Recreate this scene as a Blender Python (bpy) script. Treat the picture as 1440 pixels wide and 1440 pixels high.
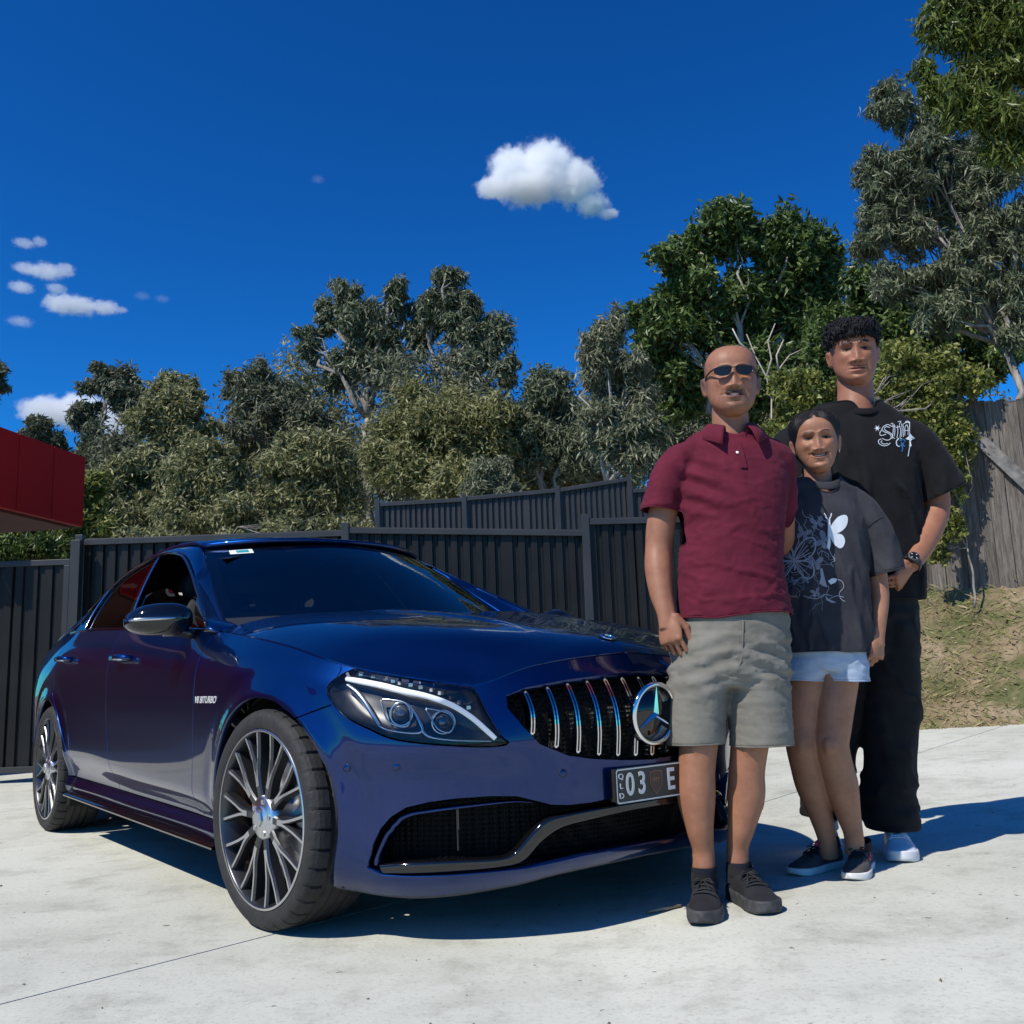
import bpy, bmesh, math, random
import numpy as np
from mathutils import Vector, Matrix, noise
from mathutils.geometry import delaunay_2d_cdt
R = math.radians
random.seed(7); np.random.seed(7)
sc = bpy.context.scene
for o in list(bpy.data.objects): bpy.data.objects.remove(o)
col = sc.collection

# ------------------------------------------------------------------ camera
cam_d = bpy.data.cameras.new('camera'); cam = bpy.data.objects.new('camera', cam_d); col.objects.link(cam)
cam_d.sensor_width = 36.0; cam_d.sensor_fit = 'HORIZONTAL'
cam_d.lens = 36.0 * 1334.77 / 1440.0
cam_d.clip_start = 0.05; cam_d.clip_end = 6000
CAM_Z, PIT, ROL = 0.7313, 0.169714, -0.03674
_f = Vector((0, math.cos(PIT), math.sin(PIT))); _r = Vector((1, 0, 0)); _u = _r.cross(_f)
_r2 = _r * math.cos(ROL) + _u * math.sin(ROL); _u2 = -_r * math.sin(ROL) + _u * math.cos(ROL)
cam.matrix_world = Matrix((( _r2.x, _u2.x, -_f.x, 0), (_r2.y, _u2.y, -_f.y, 0), (_r2.z, _u2.z, -_f.z, CAM_Z), (0, 0, 0, 1)))
sc.camera = cam
sc.render.resolution_x = sc.render.resolution_y = 1024

def at_depth(u, v, y):
    """world point that stands at distance y in front of the viewpoint, seen at photo pixel u,v (layout helper)"""
    d = _f + _r2 * ((u - 720) / 1334.77) - _u2 * ((v - 720) / 1334.77)
    return Vector((0, 0, CAM_Z)) + d * (y / d.y)

# ------------------------------------------------------------------ sky, sun, exposure
SUN_EL, SUN_AZ = R(50), R(43)       # azimuth of the direction the light travels, from +X towards +Y
world = bpy.data.worlds.new('World'); sc.world = world; world.use_nodes = True
wn, wl = world.node_tree.nodes, world.node_tree.links
wn.clear()
w_out = wn.new('ShaderNodeOutputWorld'); w_bg = wn.new('ShaderNodeBackground')
w_sky = wn.new('ShaderNodeTexSky'); w_sky.sky_type = 'NISHITA'; w_sky.sun_disc = False
w_sky.sun_elevation = SUN_EL
_sx, _sy = -math.cos(SUN_AZ), -math.sin(SUN_AZ)           # horizontal direction towards the sun
w_sky.sun_rotation = math.atan2(_sx, _sy)
w_sky.altitude = 600; w_sky.air_density = 1.0; w_sky.dust_density = 0.15; w_sky.ozone_density = 4.0
w_hs = wn.new('ShaderNodeHueSaturation'); w_hs.inputs['Saturation'].default_value = 1.2; w_hs.inputs['Hue'].default_value = 0.5
w_hs.inputs['Value'].default_value = 1.2
w_bg.inputs['Strength'].default_value = 0.083
wl.new(w_sky.outputs[0], w_hs.inputs['Color']); w_mx = wn.new('ShaderNodeMix'); w_mx.data_type = 'RGBA'; w_mx.blend_type = 'MULTIPLY'; w_mx.inputs[0].default_value = 1.0; w_mx.inputs[7].default_value = (0.55, 0.95, 1.75, 1)
w_mx.inputs[7].default_value = (0.0413, 0.0713, 0.1313, 1)      # clear, dry-air blue
w_gm = wn.new('ShaderNodeGamma'); w_gm.inputs[1].default_value = 1.3
w_m2 = wn.new('ShaderNodeMix'); w_m2.data_type = 'RGBA'; w_m2.blend_type = 'MULTIPLY'; w_m2.inputs[0].default_value = 1.0; w_m2.inputs[7].default_value = (9.1, 19.8, 12.1, 1)
wl.new(w_hs.outputs[0], w_mx.inputs[6]); wl.new(w_mx.outputs[2], w_gm.inputs[0]); wl.new(w_gm.outputs[0], w_m2.inputs[6]); wl.new(w_m2.outputs[2], w_bg.inputs['Color']); wl.new(w_bg.outputs[0], w_out.inputs['Surface'])
sun_d = bpy.data.lights.new('sun', 'SUN'); sun = bpy.data.objects.new('sun', sun_d); col.objects.link(sun)
sun_d.energy = 5.0; sun_d.angle = R(0.55); sun_d.color = (1.0, 0.945, 0.85)
_ld = Vector((math.cos(SUN_AZ) * math.cos(SUN_EL), math.sin(SUN_AZ) * math.cos(SUN_EL), -math.sin(SUN_EL)))
sun.rotation_euler = _ld.to_track_quat('-Z', 'Y').to_euler(); sun.location = (-6, -5, 12)
sc.view_settings.view_transform = 'Standard'; sc.view_settings.look = 'None'
sc.view_settings.gamma = 1.0; sc.view_settings.exposure = 0.0; sc.view_settings.use_curve_mapping = False
sc.render.engine = 'CYCLES'
cy = sc.cycles
cy.use_denoising = True; cy.max_bounces = 24; cy.diffuse_bounces = 3; cy.glossy_bounces = 5; cy.transmission_bounces = 8
cy.transparent_max_bounces = 16; cy.volume_bounces = 20; cy.use_adaptive_sampling = True; cy.adaptive_threshold = 0.012
cy.caustics_reflective = False; cy.caustics_refractive = False; cy.sample_clamp_indirect = 6.0

# ------------------------------------------------------------------ object helpers
def tag(o, label=None, cat=None, group=None, kind=None):
    if label: o['label'] = label
    if cat: o['category'] = cat
    if group: o['group'] = group
    if kind: o['kind'] = kind
    return o
def empty(name, loc=(0, 0, 0), rz=0.0, parent=None):
    o = bpy.data.objects.new(name, None); col.objects.link(o); o.location = loc; o.rotation_euler = (0, 0, rz)
    o.empty_display_size = 0.1
    if parent: o.parent = parent
    return o
def link(name, me, mat=None, parent=None):
    o = bpy.data.objects.new(name, me); col.objects.link(o)
    if mat is not None:
        if isinstance(mat, (list, tuple)):
            for m in mat: me.materials.append(m)
        elif not me.materials: me.materials.append(mat)
    if parent: o.parent = parent
    return o
def mesh(name, V, F, smooth=False):
    me = bpy.data.meshes.new(name); me.from_pydata([tuple(v) for v in V], [], [tuple(int(i) for i in f) for f in F]); me.update()
    if smooth: me.polygons.foreach_set('use_smooth', np.ones(len(me.polygons), bool))
    return me
def fast_mesh(name, V, F, smooth=False):
    """numpy verts Nx3 and faces MxK -> mesh"""
    V = np.asarray(V, np.float32); F = np.asarray(F, np.int32); k = F.shape[1]
    me = bpy.data.meshes.new(name)
    me.vertices.add(len(V)); me.vertices.foreach_set('co', V.ravel())
    me.loops.add(F.size); me.loops.foreach_set('vertex_index', F.ravel())
    me.polygons.add(len(F)); me.polygons.foreach_set('loop_start', np.arange(0, F.size, k, dtype=np.int32))
    try: me.polygons.foreach_set('loop_total', np.full(len(F), k, np.int32))
    except Exception: pass
    me.polygons.foreach_set('use_smooth', np.full(len(F), smooth, bool))
    me.update(calc_edges=True); me.validate()
    return me
class MB:
    """collects simple shapes into one mesh"""
    def __init__(s): s.V = []; s.F = []
    def add(s, V, F):
        n = len(s.V); s.V += [tuple(v) for v in V]; s.F += [tuple(i + n for i in f) for f in F]; return s
    def box(s, lo, hi, M=None):
        x0, y0, z0 = lo; x1, y1, z1 = hi
        V = [(x0,y0,z0),(x1,y0,z0),(x1,y1,z0),(x0,y1,z0),(x0,y0,z1),(x1,y0,z1),(x1,y1,z1),(x0,y1,z1)]
        if M is not None: V = [M @ Vector(v) for v in V]
        return s.add(V, [(0,3,2,1),(4,5,6,7),(0,1,5,4),(1,2,6,5),(2,3,7,6),(3,0,4,7)])
    def tube(s, pts, rad, n=8, cap=True):
        pts = [Vector(p) for p in pts]; m = len(pts)
        if not hasattr(rad, '__len__'): rad = [rad] * m
        rings = []; ref = None
        for i, p in enumerate(pts):
            t = (pts[min(i + 1, m - 1)] - pts[max(i - 1, 0)]).normalized()
            if ref is None: ref = t.orthogonal().normalized()
            ref = (ref - t * ref.dot(t)).normalized(); b = t.cross(ref)
            rings.append([p + (ref * math.cos(2*math.pi*k/n) + b * math.sin(2*math.pi*k/n)) * rad[i] for k in range(n)])
        V = [v for r in rings for v in r]; F = []
        for i in range(m - 1):
            for k in range(n):
                F.append((i*n+k, i*n+(k+1)%n, (i+1)*n+(k+1)%n, (i+1)*n+k))
        if cap: F += [tuple(range(n))[::-1], tuple((m-1)*n + k for k in range(n))]
        return s.add(V, F)
    def lathe(s, prof, n=32, M=None, close=False):
        """prof: (r, a) about local +Y axis"""
        m = len(prof); V = []
        for k in range(n):
            a = 2*math.pi*k/n
            for (r, y) in prof: V.append(Vector((r*math.cos(a), y, r*math.sin(a))))
        if M is not None: V = [M @ v for v in V]
        F = []
        for k in range(n):
            k2 = (k+1) % n
            for i in range(m - 1 + (1 if close else 0)):
                j = (i+1) % m
                F.append((k*m+i, k*m+j, k2*m+j, k2*m+i))
        return s.add(V, F)
    def build(s, name, mat, parent=None, smooth=False, bevel=0):
        me = mesh(name, s.V, s.F, smooth)
        bm = bmesh.new(); bm.from_mesh(me); bmesh.ops.recalc_face_normals(bm, faces=bm.faces)
        if bevel: bmesh.ops.bevel(bm, geom=bm.edges[:], offset=bevel, segments=2, affect='EDGES', profile=0.6)
        bm.to_mesh(me); bm.free()
        return link(name, me, mat, parent)
def catmull(P, n=8, closed=False):
    P = np.asarray(P, float); m = len(P); out = []
    rng = range(m if closed else m - 1)
    for i in rng:
        g = (lambda k: P[k % m]) if closed else (lambda k: P[min(max(k, 0), m - 1)])
        p0, p1, p2, p3 = g(i-1), g(i), g(i+1), g(i+2)
        for t in np.arange(n) / n:
            out.append(0.5*((2*p1)+(-p0+p2)*t+(2*p0-5*p1+4*p2-p3)*t*t+(-p0+3*p1-3*p2+p3)*t**3))
    if not closed: out.append(P[-1])
    return np.array(out)

# ------------------------------------------------------------------ material helpers
def mat(name, color=(0.5, 0.5, 0.5), rough=0.5, metal=0.0, **kw):
    m = bpy.data.materials.new(name); m.use_nodes = True
    b = m.node_tree.nodes['Principled BSDF']
    b.inputs['Base Color'].default_value = (*color, 1); b.inputs['Roughness'].default_value = rough; b.inputs['Metallic'].default_value = metal
    for k, v in kw.items():
        b.inputs[k.replace('_', ' ')].default_value = v
    return m
def N(m, t, **kw):
    n = m.node_tree.nodes.new(t)
    for k, v in kw.items():
        if hasattr(n, k): setattr(n, k, v)
        else: n.inputs[k].default_value = v
    return n
def L(m, a, b): m.node_tree.links.new(a, b)
def bsdf(m): return m.node_tree.nodes['Principled BSDF']
def noise_mat(name, c1, c2, scale=5.0, rough=0.7, bump=0.0, bscale=None, detail=6.0, coord='Object', stretch=(1, 1, 1), lo=0.35, hi=0.65, **kw):
    m = mat(name, c1, rough, **kw); b = bsdf(m)
    tc = N(m, 'ShaderNodeTexCoord'); mp = N(m, 'ShaderNodeMapping'); mp.inputs['Scale'].default_value = stretch
    L(m, tc.outputs[coord], mp.inputs[0])
    nz = N(m, 'ShaderNodeTexNoise'); nz.inputs['Scale'].default_value = scale; nz.inputs['Detail'].default_value = detail
    L(m, mp.outputs[0], nz.inputs['Vector'])
    rp = N(m, 'ShaderNodeValToRGB'); rp.color_ramp.elements[0].position = lo; rp.color_ramp.elements[1].position = hi
    rp.color_ramp.elements[0].color = (*c1, 1); rp.color_ramp.elements[1].color = (*c2, 1)
    L(m, nz.outputs[0], rp.inputs[0]); L(m, rp.outputs[0], b.inputs['Base Color'])
    if bump:
        n2 = N(m, 'ShaderNodeTexNoise'); n2.inputs['Scale'].default_value = bscale or scale * 4; n2.inputs['Detail'].default_value = 4
        L(m, mp.outputs[0], n2.inputs['Vector'])
        bp = N(m, 'ShaderNodeBump'); bp.inputs['Strength'].default_value = bump; bp.inputs['Distance'].default_value = 0.01
        L(m, n2.outputs[0], bp.inputs['Height']); L(m, bp.outputs[0], b.inputs['Normal'])
    return m
# ================================================================== ground
def sstep(a, b, x):
    t = min(1.0, max(0.0, (x - a) / (b - a))); return t * t * (3 - 2 * t)
def ground_z(x, y):
    """gentle crossfall: the driveway rises a little towards the bank on the right"""
    h = 0.028 * sstep(0.15, 0.6, x) * (1 - sstep(3.2, 3.95, y))
    if x < 0.3: return h
    t = min(6.0, x - 0.3)
    return h + 0.05 * (math.sqrt(t * t + 0.16) - 0.4)

m_earth = noise_mat('earth', (0.13, 0.10, 0.065), (0.22, 0.17, 0.11), 0.8, 0.95, 0.4, 9)
GX = np.linspace(-1, 1, 41)
gv = []; gf = []
for j in range(41):
    for i in range(41):
        x, y = 900 * GX[i] * abs(GX[i]) ** 1.5, 900 * GX[j] * abs(GX[j]) ** 1.5 + 4
        gv.append((x, y, -0.16))
for j in range(40):
    for i in range(40): gf.append((j*41+i, j*41+i+1, (j+1)*41+i+1, (j+1)*41+i))
tag(link('ground', mesh('ground', gv, gf), m_earth), kind='structure')

m_conc = mat('driveway_concrete', (0.5, 0.5, 0.46), 0.85); b = bsdf(m_conc)
tc = N(m_conc, 'ShaderNodeTexCoord')
def nz(scale, detail=6, rough=0.55, stretch=None, m=m_conc, src=None):
    n = N(m, 'ShaderNodeTexNoise'); n.inputs['Scale'].default_value = scale; n.inputs['Detail'].default_value = detail; n.inputs['Roughness'].default_value = rough
    s = src or tc.outputs['Object']
    if stretch:
        mp = N(m, 'ShaderNodeMapping'); mp.inputs['Scale'].default_value = stretch; mp.inputs['Rotation'].default_value = (0, 0, R(20)); L(m, s, mp.inputs[0]); s = mp.outputs[0]
    L(m, s, n.inputs['Vector']); return n.outputs[0]
def ramp(m, src, stops):
    r = N(m, 'ShaderNodeValToRGB'); e = r.color_ramp.elements
    while len(e) < len(stops): e.new(0.5)
    for k, (p, c) in enumerate(stops):
        e[k].position = p; e[k].color = (*c, 1) if len(c) == 3 else c
    L(m, src, r.inputs[0]); return r.outputs[0]
def mixc(m, fac, a, b_, mode='MIX'):
    n = N(m, 'ShaderNodeMix', data_type='RGBA', blend_type=mode)
    for s, i in ((fac, 0), (a, 6), (b_, 7)):
        if isinstance(s, (int, float)): n.inputs[i].default_value = s
        elif isinstance(s, tuple): n.inputs[i].default_value = (*s, 1)
        else: L(m, s, n.inputs[i])
    return n.outputs[2]
c_big = ramp(m_conc, nz(0.55, 5), [(0.3, (0.455, 0.46, 0.395)), (0.55, (0.57, 0.575, 0.50)), (0.72, (0.64, 0.645, 0.565))])
c_mid = ramp(m_conc, nz(4.5, 10, 0.72), [(0.34, (0.72, 0.715, 0.69)), (0.5, (1, 1, 1)), (0.7, (1.0, 1.0, 0.99))])
c_str = ramp(m_conc, nz(2.2, 7, 0.62, (1.0, 1.9, 1)), [(0.30, (0.84, 0.84, 0.825)), (0.50, (1, 1, 1)), (1, (1, 1, 1))])
c_fine = ramp(m_conc, nz(70, 4, 0.7), [(0.33, (0.62, 0.62, 0.60)), (0.47, (1, 1, 1)), (1, (1, 1, 1))])
c_sp = ramp(m_conc, nz(28, 2, 0.5), [(0.245, (0.25, 0.24, 0.225)), (0.285, (1, 1, 1)), (1, (1, 1, 1))])
cc = mixc(m_conc, 0.8, c_big, c_mid, 'MULTIPLY'); cc = mixc(m_conc, 0.75, cc, c_str, 'MULTIPLY'); cc = mixc(m_conc, 0.55, cc, c_fine, 'MULTIPLY'); cc = mixc(m_conc, 0.8, cc, c_sp, 'MULTIPLY')
L(m_conc, cc, b.inputs['Base Color'])
bp = N(m_conc, 'ShaderNodeBump'); bp.inputs['Strength'].default_value = 0.35; bp.inputs['Distance'].default_value = 0.004
L(m_conc, nz(60, 6, 0.7), bp.inputs['Height']); L(m_conc, bp.outputs[0], b.inputs['Normal'])

AX = R(47); ea = np.array([math.cos(AX), math.sin(AX)]); eb = np.array([-math.sin(AX), math.cos(AX)])
drive = tag(empty('driveway', (0, 0, 0)), kind='structure')
a_lines = [-9.2, -5.1, -1.05, 2.98, 7.05, 11.1, 15.2]; n_lines = [-9.4, -5.4, -1.42, 2.58, 6.6, 10.6, 14.6]
base_v = []; 
for ia in range(6):
    for jn in range(6):
        a0, a1, n0, n1 = a_lines[ia] + .0035, a_lines[ia+1] - .0035, n_lines[jn] + .0035, n_lines[jn+1] - .0035
        cxy = ea * (a0 + a1) / 2 + eb * (n0 + n1) / 2
        if cxy[1] > 13.5 or cxy[1] < -9 or abs(cxy[0]) > 11: continue
        k = 14; V = []; F = []
        for j in range(k + 1):
            for i in range(k + 1):
                p = ea * (a0 + (a1-a0) * i / k) + eb * (n0 + (n1-n0) * j / k)
                V.append((p[0], p[1], ground_z(p[0], p[1])))
        for j in range(k):
            for i in range(k): F.append((j*(k+1)+i, j*(k+1)+i+1, (j+1)*(k+1)+i+1, (j+1)*(k+1)+i))
        rim = [i for i in range(k+1)] + [j*(k+1)+k for j in range(1, k+1)] + [k*(k+1)+i for i in range(k-1, -1, -1)] + [j*(k+1) for j in range(k-1, 0, -1)]
        n0_ = len(V); V += [(V[i][0], V[i][1], V[i][2] - 0.1) for i in rim]
        for q in range(len(rim)): F.append((rim[(q+1) % len(rim)], rim[q], n0_ + q, n0_ + (q+1) % len(rim)))
        link('slab', mesh('slab', V, F), m_conc, drive)
# bits lying on the concrete
m_twig = noise_mat('twig_bark', (0.16, 0.12, 0.08), (0.34, 0.28, 0.2), 60, 0.9)
def gpt(u, v):
    p = at_depth(u, v, 1.0); d = p - Vector((0, 0, CAM_Z)); s = CAM_Z / -d.z
    for _ in range(6):
        q = Vector((0, 0, CAM_Z)) + d * s; s *= (CAM_Z - ground_z(q.x, q.y)) / max(1e-6, (CAM_Z - q.z))
    return Vector((0, 0, CAM_Z)) + d * s
grit = MB(); rq = np.random.default_rng(8)
for k in range(420):                                   # grit, seeds and leaf crumbs blown over the slab
    q = Vector((rq.uniform(-3.4, 4.5), rq.uniform(1.4, 8.0), 0)); q.z = ground_z(q.x, q.y) + .0015; r_ = rq.uniform(.0015, .006) * (2.2 if rq.random() < .12 else 1); a = rq.uniform(0, 6.28); e1 = Vector((math.cos(a), math.sin(a), 0)) * r_; e2 = Vector((-math.sin(a), math.cos(a), 0)) * r_ * rq.uniform(.3, .8)
    grit.add([q - e1, q + e2, q + e1, q - e2, q + Vector((0, 0, r_ * .5))], [(0, 1, 4), (1, 2, 4), (2, 3, 4), (3, 0, 4)])
tag(grit.build('grit', noise_mat('grit', (.06, .05, .035), (.22, .17, .11), 9, .9)), 'fine grit and leaf crumbs scattered over the concrete', 'grit', kind='stuff')
tw = MB(); p0, p1 = gpt(908, 1286), gpt(958, 1276)
tw.tube([p0 + Vector((0, 0, .006)), p0.lerp(p1, .5) + Vector((.004, -.004, .008)), p1 + Vector((0, 0, .006))], [.004, .006, .004], 6)
tag(tw.build('twig', m_twig, None, True), 'short brown twig on the concrete beside the black canvas shoes', 'twig')

# ================================================================== bank on the right with dry grass
kA, kB = Vector((1.5, 9.2, 0)), Vector((9.5, 5.6, 0))        # foot of the bank (edge of the concrete)
def bank_pt(s, t):
    """s along the kerb 0..1, t up the slope 0..1"""
    p = kA.lerp(kB, s); d = Vector((0.42, 0.90, 0)); q = p + d * (t * 3.2)
    z0 = ground_z(p.x, p.y) - 0.02
    h = 1.42 * (0.22 * sstep(0, .12, t) * 0.55 + 0.95 * sstep(0.02, 0.62, t)) 
    n = noise.fractal(Vector((q.x * 1.1, q.y * 1.1, 3.3)), 1.0, 2.0, 4) * 0.07 * min(1, t * 8)
    e = noise.noise(Vector((q.x * 2.2, 0, 7))) * 0.06 * (1 - min(1, t * 5))
    return Vector((q.x + e * .4, q.y + e, z0 + h + n))
NB, NT = 150, 64
bv = [bank_pt(i / NB, j / NT) for j in range(NT + 1) for i in range(NB + 1)]
bf = [(j*(NB+1)+i, j*(NB+1)+i+1, (j+1)*(NB+1)+i+1, (j+1)*(NB+1)+i) for j in range(NT) for i in range(NB)]
m_bank = mat('bank_soil', (0.3, 0.24, 0.16), 0.95); b = bsdf(m_bank); tcb = N(m_bank, 'ShaderNodeTexCoord')
nb1 = nz(1.3, 6, 0.6, None, m_bank, tcb.outputs['Object']); nb2 = nz(22, 6, 0.7, None, m_bank, tcb.outputs['Object'])
cb1 = ramp(m_bank, nb1, [(0.36, (0.10, 0.085, 0.035)), (0.5, (0.21, 0.155, 0.085)), (0.64, (0.33, 0.25, 0.16))])
cb2 = ramp(m_bank, nb2, [(0.3, (0.55, 0.55, 0.5)), (0.55, (1, 1, 1)), (1, (1, 1, 1))])
nb3 = nz(0.9, 5, 0.65, None, m_bank, tcb.outputs['Generated']); nb3 = nz(1.9, 6, 0.7, (1, 1, 1.6), m_bank, tcb.outputs['Object'])
cb3 = mixc(m_bank, ramp(m_bank, nb3, [(0.46, (0, 0, 0)), (0.58, (.85, .85, .85)), (1, (1, 1, 1))]), cb1, (0.085, 0.10, 0.028))
L(m_bank, mixc(m_bank, 0.8, cb3, cb2, 'MULTIPLY'), b.inputs['Base Color'])
bpb = N(m_bank, 'ShaderNodeBump'); bpb.inputs['Strength'].default_value = 0.8; bpb.inputs['Distance'].default_value = 0.02
L(m_bank, nb2, bpb.inputs['Height']); L(m_bank, bpb.outputs[0], b.inputs['Normal'])
tag(link('bank', mesh('bank', bv, bf, True), m_bank), kind='structure')

def leaf_material(name, cols, rough=0.55, trans=0.25, spec=0.35):
    m = mat(name, cols[0], rough); b = bsdf(m); b.inputs['Specular IOR Level'].default_value = spec
    g = N(m, 'ShaderNodeNewGeometry')
    c = ramp(m, g.outputs['Random Per Island'], [(i / max(1, len(cols) - 1), k) for i, k in enumerate(cols)])
    L(m, c, b.inputs['Base Color'])
    if trans:
        t = N(m, 'ShaderNodeBsdfTranslucent'); L(m, c, t.inputs[0])
        mx = N(m, 'ShaderNodeMixShader'); mx.inputs[0].default_value = trans
        out = m.node_tree.nodes['Material Output']
        L(m, b.outputs[0], mx.inputs[1]); L(m, t.outputs[0], mx.inputs[2]); L(m, mx.outputs[0], out.inputs[0])
    return m
m_grass = leaf_material('dry_grass', [(0.17, 0.20, 0.06), (0.36, 0.32, 0.15), (0.50, 0.41, 0.24), (0.24, 0.26, 0.09)], 0.8, 0.3, 0.1)
rng = np.random.default_rng(3)
gV = []; gF = []
for k in range(60000):
    s, t = rng.random(), rng.random() ** 0.8
    if s > 0.8: continue
    p = bank_pt(s, t)
    dens = noise.noise(Vector((p.x * 0.9, p.y * 0.9, 1.2))) + (0.35 if t < .55 else -0.10)
    if rng.random() > 0.42 + dens: continue
    h = 0.02 + 0.05 * rng.random() ** 2; a = rng.random() * 6.28; w = 0.0022 + .002 * rng.random()
    lean = Vector((math.cos(a * 3.1), math.sin(a * 3.1), 0)) * h * rng.uniform(0.8, 2.6); d = Vector((math.cos(a), math.sin(a), 0)) * w
    n = len(gV); gV += [p - d, p + d, p + lean * .5 + Vector((0, 0, h * .75)) + d * .7, p + lean + Vector((0, 0, h)) ]
    gF.append((n, n+1, n+2, n+3))
tag(link('grass', fast_mesh('grass', np.array([tuple(v) for v in gV]), gF), m_grass), 'patchy dry grass growing over the soil bank', 'grass', kind='stuff')
m_litter = leaf_material('leaf_litter', [(0.20, 0.12, 0.06), (0.42, 0.30, 0.18), (0.30, 0.20, 0.11), (0.55, 0.45, 0.33)], 0.8, 0.05, 0.2)
lV = []; lF = []
for k in range(2600):
    s, t = rng.random() * .8, rng.random() ** 1.2
    p = bank_pt(s, t) + Vector((0, 0, .012)); a = rng.random() * 6.28; l = rng.uniform(.015, .04); w = l * .35
    d = Vector((math.cos(a), math.sin(a), rng.uniform(-.4, .5))) * l; e = Vector((-math.sin(a), math.cos(a), rng.uniform(-.3, .3))) * w
    n = len(lV); lV += [p - d, p + e, p + d, p - e]; lF.append((n, n+1, n+2, n+3))
tag(link('leaf_litter', fast_mesh('leaf_litter', np.array([tuple(v) for v in lV]), lF), m_litter), 'fallen dry leaves scattered over the soil bank', 'leaves', kind='stuff')

# ================================================================== charcoal steel fences
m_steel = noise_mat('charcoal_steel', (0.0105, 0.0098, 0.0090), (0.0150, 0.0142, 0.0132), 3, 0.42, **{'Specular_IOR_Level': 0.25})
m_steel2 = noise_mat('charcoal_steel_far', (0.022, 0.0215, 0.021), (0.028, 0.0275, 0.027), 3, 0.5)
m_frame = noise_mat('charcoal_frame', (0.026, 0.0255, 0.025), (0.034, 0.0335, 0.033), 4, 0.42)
def rib_sheet(p0, p1, z0, zt0, zt1, pitch=0.108, depth=0.026, face=-1):
    """ribbed sheet between plan points; ribs stand proud towards the viewer's side"""
    d = (p1 - p0); Ln = d.length; d.normalize(); nrm = Vector((d.y, -d.x, 0)) * -face * -1
    prof = []; x = 0.0
    while x < Ln:
        for (dx, h) in ((0, 0), (.50, 0), (.58, 1), (.92, 1), (1.0, 0)):
            xx = x + dx * pitch
            if xx <= Ln + 1e-6 and (not prof or xx > prof[-1][0] + 1e-6): prof.append((xx, h))
        x += pitch
    if prof[-1][0] < Ln: prof.append((Ln, 0))
    V = []; F = []
    for i, (xx, h) in enumerate(prof):
        q = p0 + d * xx + nrm * (depth * h); zt = zt0 + (zt1 - zt0) * xx / Ln
        V += [(q.x, q.y, z0), (q.x, q.y, zt)]
        if i: F.append((2*i-2, 2*i, 2*i+1, 2*i-1))
    me = mesh('sheet', V, F); return me, nrm
def steel_fence(name, label, pts, z0, tops, m_s, m_f, pitch=0.108, group=None, nsheet=3, rail=0.055, plinth=True):
    """pts: post plan positions; tops: (zt_left, zt_right) per bay"""
    root = tag(empty(name, (pts[0].x, pts[0].y, 0)), label, 'fence', group); inv = Vector((-pts[0].x, -pts[0].y, 0))
    for i, p in enumerate(pts):
        zt = max([tops[k][1] for k in (i-1,) if k >= 0] + [tops[k][0] for k in (i,) if k < len(tops)]) + 0.035
        q = p + inv; mb = MB(); mb.box((q.x - .032, q.y - .045, z0 - .1), (q.x + .032, q.y + .03, zt)); mb.build('post', m_f, root, bevel=.004)
    for i in range(len(pts) - 1):
        a, c = pts[i] + inv, pts[i+1] + inv; t0, t1 = tops[i]; dv = c - a; ln = dv.length
        for k in range(nsheet):
            u0, u1 = (k / nsheet), ((k + 1) / nsheet)
            u0 = max(u0, .034 / ln); u1 = min(u1, 1 - .034 / ln)
            me, nn = rib_sheet(a.lerp(c, u0), a.lerp(c, u1), z0 + .04, t0 + (t1-t0)*u0 - .02, t0 + (t1-t0)*u1 - .02, pitch)
            link('sheet', me, m_s, root)
        ang = math.atan2(dv.y, dv.x); M = Matrix.Translation(a) @ Matrix.Rotation(ang, 4, 'Z'); sl = (t1 - t0) / ln
        for nm, zb, zh, slope in (('top_rail', t0 - rail, rail, sl), ('bottom_rail', z0, .07, 0)):
            mb = MB(); x0, x1 = .034, ln - .034
            V = []
            for xx in (x0, x1):
                for yy, zz in ((-.034, 0), (.012, 0), (.012, zh), (-.022, zh), (-.034, zh - .012)):
                    V.append(M @ Vector((xx, yy, zb + slope * xx + zz)))
            mb.add(V, [(0,1,2,3,4), (9,8,7,6,5)] + [(k, 5+k, 5+(k+1)%5, (k+1)%5) for k in range(5)])
            mb.build(nm, m_f, root)
        if plinth:
            mb = MB(); mb.box((.034, -.01, -.02), (ln - .034, .015, z0 - .002), M); mb.build('plinth', m_f, root)
    return root
FY = 8.15
def fx(u, v, y=FY): return at_depth(u, v, y)
P1, P2, P3, P4 = fx(108, 900), fx(487, 850), fx(826, 800), fx(1040, 800)
for p in (P1, P2, P3, P4): p.z = 0
zt = lambda u, v, y=FY: at_depth(u, v, y).z
steel_fence('steel_fence', 'charcoal ribbed steel fence running behind the blue car', [P1, P2, P3, P4], 0.10,
            [(zt(125, 758), zt(470, 746)), (zt(500, 741), zt(808, 746)), (zt(840, 729), zt(905, 729))], m_steel, m_frame, nsheet=3)
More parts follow.
